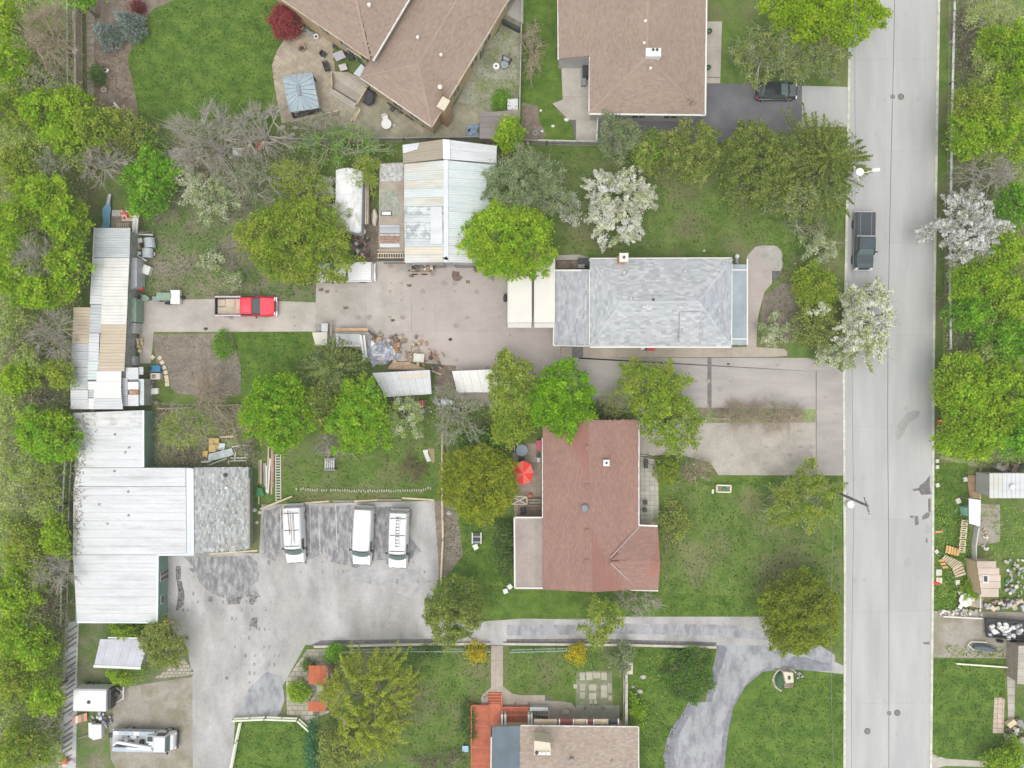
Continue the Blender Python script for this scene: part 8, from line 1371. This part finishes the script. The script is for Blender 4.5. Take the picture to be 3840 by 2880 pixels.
T_('dense_olive_tree','dense dark olive tree at the corner of the parking lot and lane',980,1322,68,74,7.5,'conifer',rag=.08,cols=CONI+OLIVE[:1]);T_('thin_olive_tree','thin olive tree over the lane below the red roof',1295,1338,44,56,6,'thin',dens=1.5);T_('bare_shrub','spiky leafless shrub below the gable end of the red roof',1378,1300,46,30,3,'bare');T_('dense_olive_tree','dense yellow-olive tree at the mouth of the lane beside the street',1728,1325,84,94,7.5,'olim',rag=.08,cols=[(.26,.35,.03),(.32,.39,.04),(.20,.28,.03),(.34,.38,.06)],dens=1.3);T_('pale_olive_tree','airy pale olive tree on the front lawn beside the lower utility pole',1735,1080,84,70,6,'thin',dens=1.5)
T_('clipped_shrub','smooth ball-shaped olive shrub at the corner of the front veranda',1443,1018,28,33,2.4,'clipped',rag=.03);T_('tan_shrub','brown twiggy shrub right of the ball-shaped one',1503,1020,34,27,1.8,'baretan');T_('green_shrub','loose green shrub on the lawn beside the tiled veranda',1455,1130,36,46,2,'olive',dens=.6);T_('tan_hedge','long leafless tan hedge between the two driveways',1640,900,108,30,1.5,'baretan',dens=.3)
T_('willow_tree','large spiky yellow-green willow on the lawn left of the red deck',800,1515,102,118,8,'willow',rag=.2);T_('olive_tree','olive tree tucked below the willow at the bottom edge',745,1620,62,50,5,'olive',dens=.8);T_('dark_green_shrub','broad dark green shrub mass beside the curved driveway',1490,1460,56,58,2.2,'dark',rag=.2,cols=DARK+GREEN[:1]);T_('forsythia','bright yellow bush at the left of the garden path',1030,1412,24,18,1.6,'yellow');T_('forsythia','bright yellow bush on the lawn east of the garden path',1247,1413,22,21,1.7,'yellow');T_('lime_shrub','egg-shaped lime shrub at the lower end of the weathered board fence',1373,1545,19,36,2,'limeshrub');T_('lime_shrub','small round lime shrub on the garden terrace',643,1500,24,24,2,'limeshrub');T_('green_shrub','lime and dark green shrub at the top corner beside the terrace',725,1412,24,20,2,'shrub');T_('green_shrub','low green shrub along the green wire fence near the yellow bush',930,1408,30,12,1.3,'dark');T_('olive_shrub','olive shrub spilling over the top of the weathered board fence',1345,1425,22,32,2.6,'grey')
T_('ivy_hedge','narrow ivy hedge along the east side of the bottom-left lawn',672,1620,13,62,1.6,'shrub',cols=[(.06,.24,.08),(.10,.30,.12),(.20,.40,.22)]);T_('tan_brush','low leafless brown brush at the bottom edge left of the red deck',945,1645,62,22,1.2,'brush');T_('dark_shrub','dark shrub at the west edge of the red deck',1012,1560,14,40,1.4,'dark');T_('clipped_shrub','small dark bush squeezed between the terrace blocks and the orange canopy',667,1440,14,14,1.3,'dark')
T_('bare_tree','tan star-shaped leafless tree south of the bare soil patch',455,855,46,50,4,'baretan',dens=.2);T_('bare_tree','mossy leafless tree east of the white building over the scrub',400,925,62,40,4.5,'thin',dens=.5);T_('bare_shrub','purple-brown leafless shrub north of the mossy annex',385,985,46,22,2,'brush');T_('red_twig_shrub','reddish brown leafless shrub on the back lawn',893,1012,30,30,1.6,'brush',cols=[(.3,.17,.11),(.36,.22,.15)]);T_('tan_shrub','dry tan shrub between the board pile and the yellow timber heap',535,960,30,32,2,'brush');T_('red_shrub','dark red shrub in the mulch bed at the top',297,12,14,14,1.4,'redmap',cols=[(.2,.05,.06),(.28,.08,.08)]);T_('green_shrub','low dark conifer shrub in the mulch bed beside the plank strip',208,160,16,20,1.3,'dark');T_('green_shrub','green vine corner in the narrow side yard near the small brown shed',1085,215,22,26,1.5,'shrub',dens=.7);T_('lime_shrub','lime ground shrub at the flower bed by the lawn east of the street',2100,1278,30,24,1.0,'limeshrub',dens=.5)
#  undergrowth and grass (uncountable)
for x,y,rx,ry,h,k,lb in((30,205,40,30,6,'pale','on the left edge just below its second lime tree'),(90,130,30,26,4,'pale','between the two bare trees of the top left corner'),(20,290,36,40,6,'pale','on the left edge below the lime clump'),(160,345,30,28,5,'thin','left of the grey leafless tree near the brown soil'),(70,310,36,26,6,'thin','under the lower left of the yellow-green clump'),(20,690,38,40,5,'thin','on the left edge just below the big lime clump'),(75,775,32,26,5,'thin','between the brown brush and the small lime trees'),(20,880,36,36,5,'pale','on the left edge beside the domed brown tree'),(60,1010,40,30,5,'pale','below the bright tree at the white building corner'),(110,1100,28,30,5,'pale','just above the narrow lime tree by the pipe railing'),(20,1140,36,40,5,'pale','on the left edge level with the parked vans'),(85,1245,30,30,5,'thin','left of the lower grey leafless tree at the railing'),(70,1340,36,30,5,'pale','between the lower lime trees and the garden shed height'),(20,1430,30,34,5,'thin','on the left edge level with the stone corner'),(20,1540,36,38,5,'pale','on the left edge level with the boom truck'),(110,1620,22,30,3.5,'thin','beside the bottom end of the west path'),(2130,150,36,40,6,'pale','between the topmost lime tree and the guard rail'),(2130,340,34,30,6,'thin','just above the grey leafless east tree'),(2200,360,30,30,5,'pale','on the right edge right of the grey leafless tree'),(2100,570,34,26,5,'pale','just beneath the white blossom by the guard rail'),(2125,700,36,32,6,'thin','in the gap between the middle east lime trees'),(2130,770,36,28,6,'pale','directly above the two large lime trees'),(2195,600,30,30,6,'pale','on the right edge below the blossom')):T_('pale_tree','misty green tree '+lb,x,y,rx*1.15,ry*1.15,h,k,'understorey trees of the woods',cols=PALE+LIME[:1],dens=1.5)
T_('leafless_brush','small tan leafless brush near the top of the guard rail woods',2100,130,30,44,4,'brush')
def scatter(name,label,poly,dens,size,cols,hmax,m=LEAF,flat=.3,seed=1,upright=False):
 P_=gp(poly);rng=np.random.RandomState(seed);x0,y0=min(p[0]for p in P_),min(p[1]for p in P_);x1,y1=max(p[0]for p in P_),max(p[1]for p in P_);n_=int((x1-x0)*(y1-y0)*dens)
 x=rng.uniform(x0,x1,n_);y=rng.uniform(y0,y1,n_);cl_=np.sin(x*.9+seed)*np.cos(y*.8)+np.sin(x*2.3+y*1.7)*.6;ok=inpoly(x,y,P_)&(rng.uniform(-1.2,1.6,n_)<cl_+1.0);x,y,cl_=x[ok],y[ok],cl_[ok];n_=len(x)
 global NP;NP=rng;z=rng.uniform(.02,1,n_)**2*hmax*np.clip(.5+cl_*.4,.1,1)+.04;pal=np.array(cols);c=pal[rng.randint(0,len(cols),n_)]*rng.uniform(.7,1.25,(n_,1))
 v,cc=quads(np.stack([x,y,z],1),size,c,flat);o=qmesh(name,v,cc,4,m,kind='stuff')
 if label:o['label']=label
 return o
def sticks(name,poly,n_,cols,Lr=(.3,1.6),r_=.025,seed=1,zmax=.5):
 P_=gp(poly);rng=random.Random(seed);x0,y0=min(p[0]for p in P_),min(p[1]for p in P_);x1,y1=max(p[0]for p in P_),max(p[1]for p in P_);b=MB();k=0
 while k<n_:
  x,y=rng.uniform(x0,x1),rng.uniform(y0,y1)
  if inpoly(np.array([x]),np.array([y]),P_)[0]:
   a=rng.uniform(0,6.3);L_=rng.uniform(*Lr);z=rng.uniform(.03,zmax);b.rod((x,y,z),(x+L_*math.cos(a),y+L_*math.sin(a),z+rng.uniform(-.02,.5)),rng.uniform(.4,1)*r_,3,col=rng.choice(cols));k+=1
 return b.build(name,MATS['litter'],kind='stuff')
WW=dd(-90,-60,180,-60,182,215,270,250,300,330,190,400,180,700,158,880,150,1340,132,1720,-90,1720);EW=dd(2062,-60,2290,-60,2290,1000,2110,1005,2030,985,2040,600)
ST=[(.42,.38,.31),(.33,.29,.23),(.25,.21,.16),(.5,.46,.40)]
scatter('undergrowth','tangled undergrowth of the west woods',WW,60,.24,TAN[:2]+OLIVE[:2]+GREEN[:2]+LIME[:2]+PALE*2,1.9,seed=3);scatter('undergrowth','tangled undergrowth of the east woods',EW,52,.24,TAN[:2]+OLIVE[:2]+GREEN[:2]+PALE*2,1.6,seed=4)
sticks('fallen_branches',WW,1900,ST,seed=3);sticks('fallen_branches',EW,900,ST,seed=4)
sticks('fallen_branches',dd(340,870,520,880,560,1010,330,1010),260,ST,seed=5);scatter('scrub','green and brown scrub behind the white building',dd(330,870,525,875,560,1010,325,1010),40,.2,TAN+OLIVE+GREEN[:1],.5,seed=6)
scatter('scrub','scrub along the north fence of the workshop lot',dd(300,300,860,312,860,350,680,360,500,380,300,330),36,.2,OLIVE+GREEN+TAN,.6,seed=7);sticks('fallen_branches',dd(350,280,640,300,640,350,350,360),300,ST,seed=7)
scatter('scrub','scrub behind the yard sheds',dd(830,862,1075,862,1110,960,950,935,850,900),40,.2,OLIVE+GREEN+TAN,.6,seed=8);scatter('scrub','scrub along the back of the driveway',dd(1245,868,1500,884,1500,912,1385,915,1250,905),46,.2,GREEN+DARK+OLIVE,.5,seed=9)
scatter('planting','mixed planting of the east yards',dd(2018,1090,2095,1095,2095,1320,2018,1320),30,.17,GREEN+[(.5,.5,.1),(.07,.2,.03),(.6,.6,.55)],.3,seed=10);scatter('planting','weeds along the east gravel driveway',dd(2040,1392,2172,1396,2170,1420,2040,1418),40,.18,OLIVE+GREEN,.25,seed=11)
scatter('planting','plants in the far right garden',dd(2110,1090,2225,1095,2225,1330,2150,1300,2110,1200),20,.18,GREEN+PALE,.3,seed=12);scatter('planting','leafy plants in the fenced garden bed',dd(1380,1405,1545,1405,1500,1520,1380,1560),14,.18,OLIVE+GREEN,.3,seed=13)
scatter('leaf_litter','orange-brown leaf litter in the mulch bed',dd(206,60,300,60,290,160,290,250,206,250),14,.16,[(.4,.2,.08),(.3,.22,.12),(.2,.18,.1)],.05,seed=14);scatter('side_yard_weeds','weeds in the narrow side yard',dd(1030,60,1122,70,1120,245,1010,235),16,.17,OLIVE+PALE+GREEN,.3,seed=15)
GC=[(.066,.133,.023),(.094,.172,.031),(.051,.109,.022),(.125,.179,.047)];GB=[(.133,.156,.047),(.094,.140,.031),(.172,.172,.086),(.070,.117,.023)]
GL=[(.062,.148,.025),(.086,.187,.031),(.051,.129,.022)]
for i,(lb,p,dn,cs_)in enumerate((('short lush grass of the curved lawn',dd(520,-40,640,-40,640,90,598,140,590,200,605,258,400,260,300,256,292,200,278,130,304,60,334,20),13,GL),('mown grass of the lawn north of the grey-roofed house',dd(1205,320,1830,305,1822,765,1740,770,1650,600,1640,522,1210,548),13,GC+GB[:2]),('rough grass around the blossoming shrubs',dd(304,405,700,400,680,648,310,640),15,GB+GC),('grass of the back lawn',dd(605,965,948,935,952,1075,605,1080),13,GC+GB[:1]),('grass of the red-roofed house front lawn',dd(1430,1035,1818,1032,1815,1320,1660,1328,1430,1328),13,GC+GB[:2]),('grass around the round olive tree',dd(960,1120,1105,1115,1110,1270,1040,1330,965,1260),13,GB+GC),('grass of the willow lawn',dd(712,1402,1055,1404,1058,1510,1016,1530,1016,1670,670,1670,670,1560),13,GC+GB[:2]),('grass between the garden path and the weathered fence',dd(1090,1404,1343,1408,1340,1440,1170,1500,1100,1488),13,GC),('grass left of the curved driveway',dd(1360,1402,1545,1400,1510,1500,1470,1560,1430,1665,1380,1665),13,GC),('grass of the lawn by the stone mailbox',dd(1820,1460,1820,1670,1568,1670,1588,1570,1665,1458),13,GL+GC+[(.2,.22,.15)]),('grass of the bottom-left lawn',dd(514,1560,660,1558,664,1670,504,1670),13,GC),('grass of the lower right lawn',dd(2016,1426,2168,1426,2166,1640,2016,1636),13,GL+GC),('grass beside the bare soil patch',dd(500,720,672,718,678,800,520,820),13,GL),('grass of the east verge',dd(2020,1000,2088,1002,2096,1325,2018,1325),13,GL+GC),('weeds over the bare soil patch',dd(330,722,500,720,520,860,350,850),4,TAN+GB[:1]))):
 scatter('grass',lb,p,dn*1.2,.15,cs_,.02,flat=2.2,seed=40+i)
#  thin air volume added up to camera height to lift the dark tones
hb_=MB().box(0,0,-1,900,900,96)
hm=bpy.data.materials.new('added_haze');hm.use_nodes=True;hm.node_tree.nodes.remove(hm.node_tree.nodes['Principled BSDF'])
pv=hm.node_tree.nodes.new('ShaderNodeVolumePrincipled');pv.inputs['Color'].default_value=(.93,.94,.92,1);pv.inputs['Density'].default_value=.0004
hm.node_tree.links.new(pv.outputs[0],hm.node_tree.nodes['Material Output'].inputs['Volume'])
ho=hb_.build('haze',hm);ho['kind']='stuff';ho['label']='thin pale haze added to lift dark tones over the whole neighbourhood'
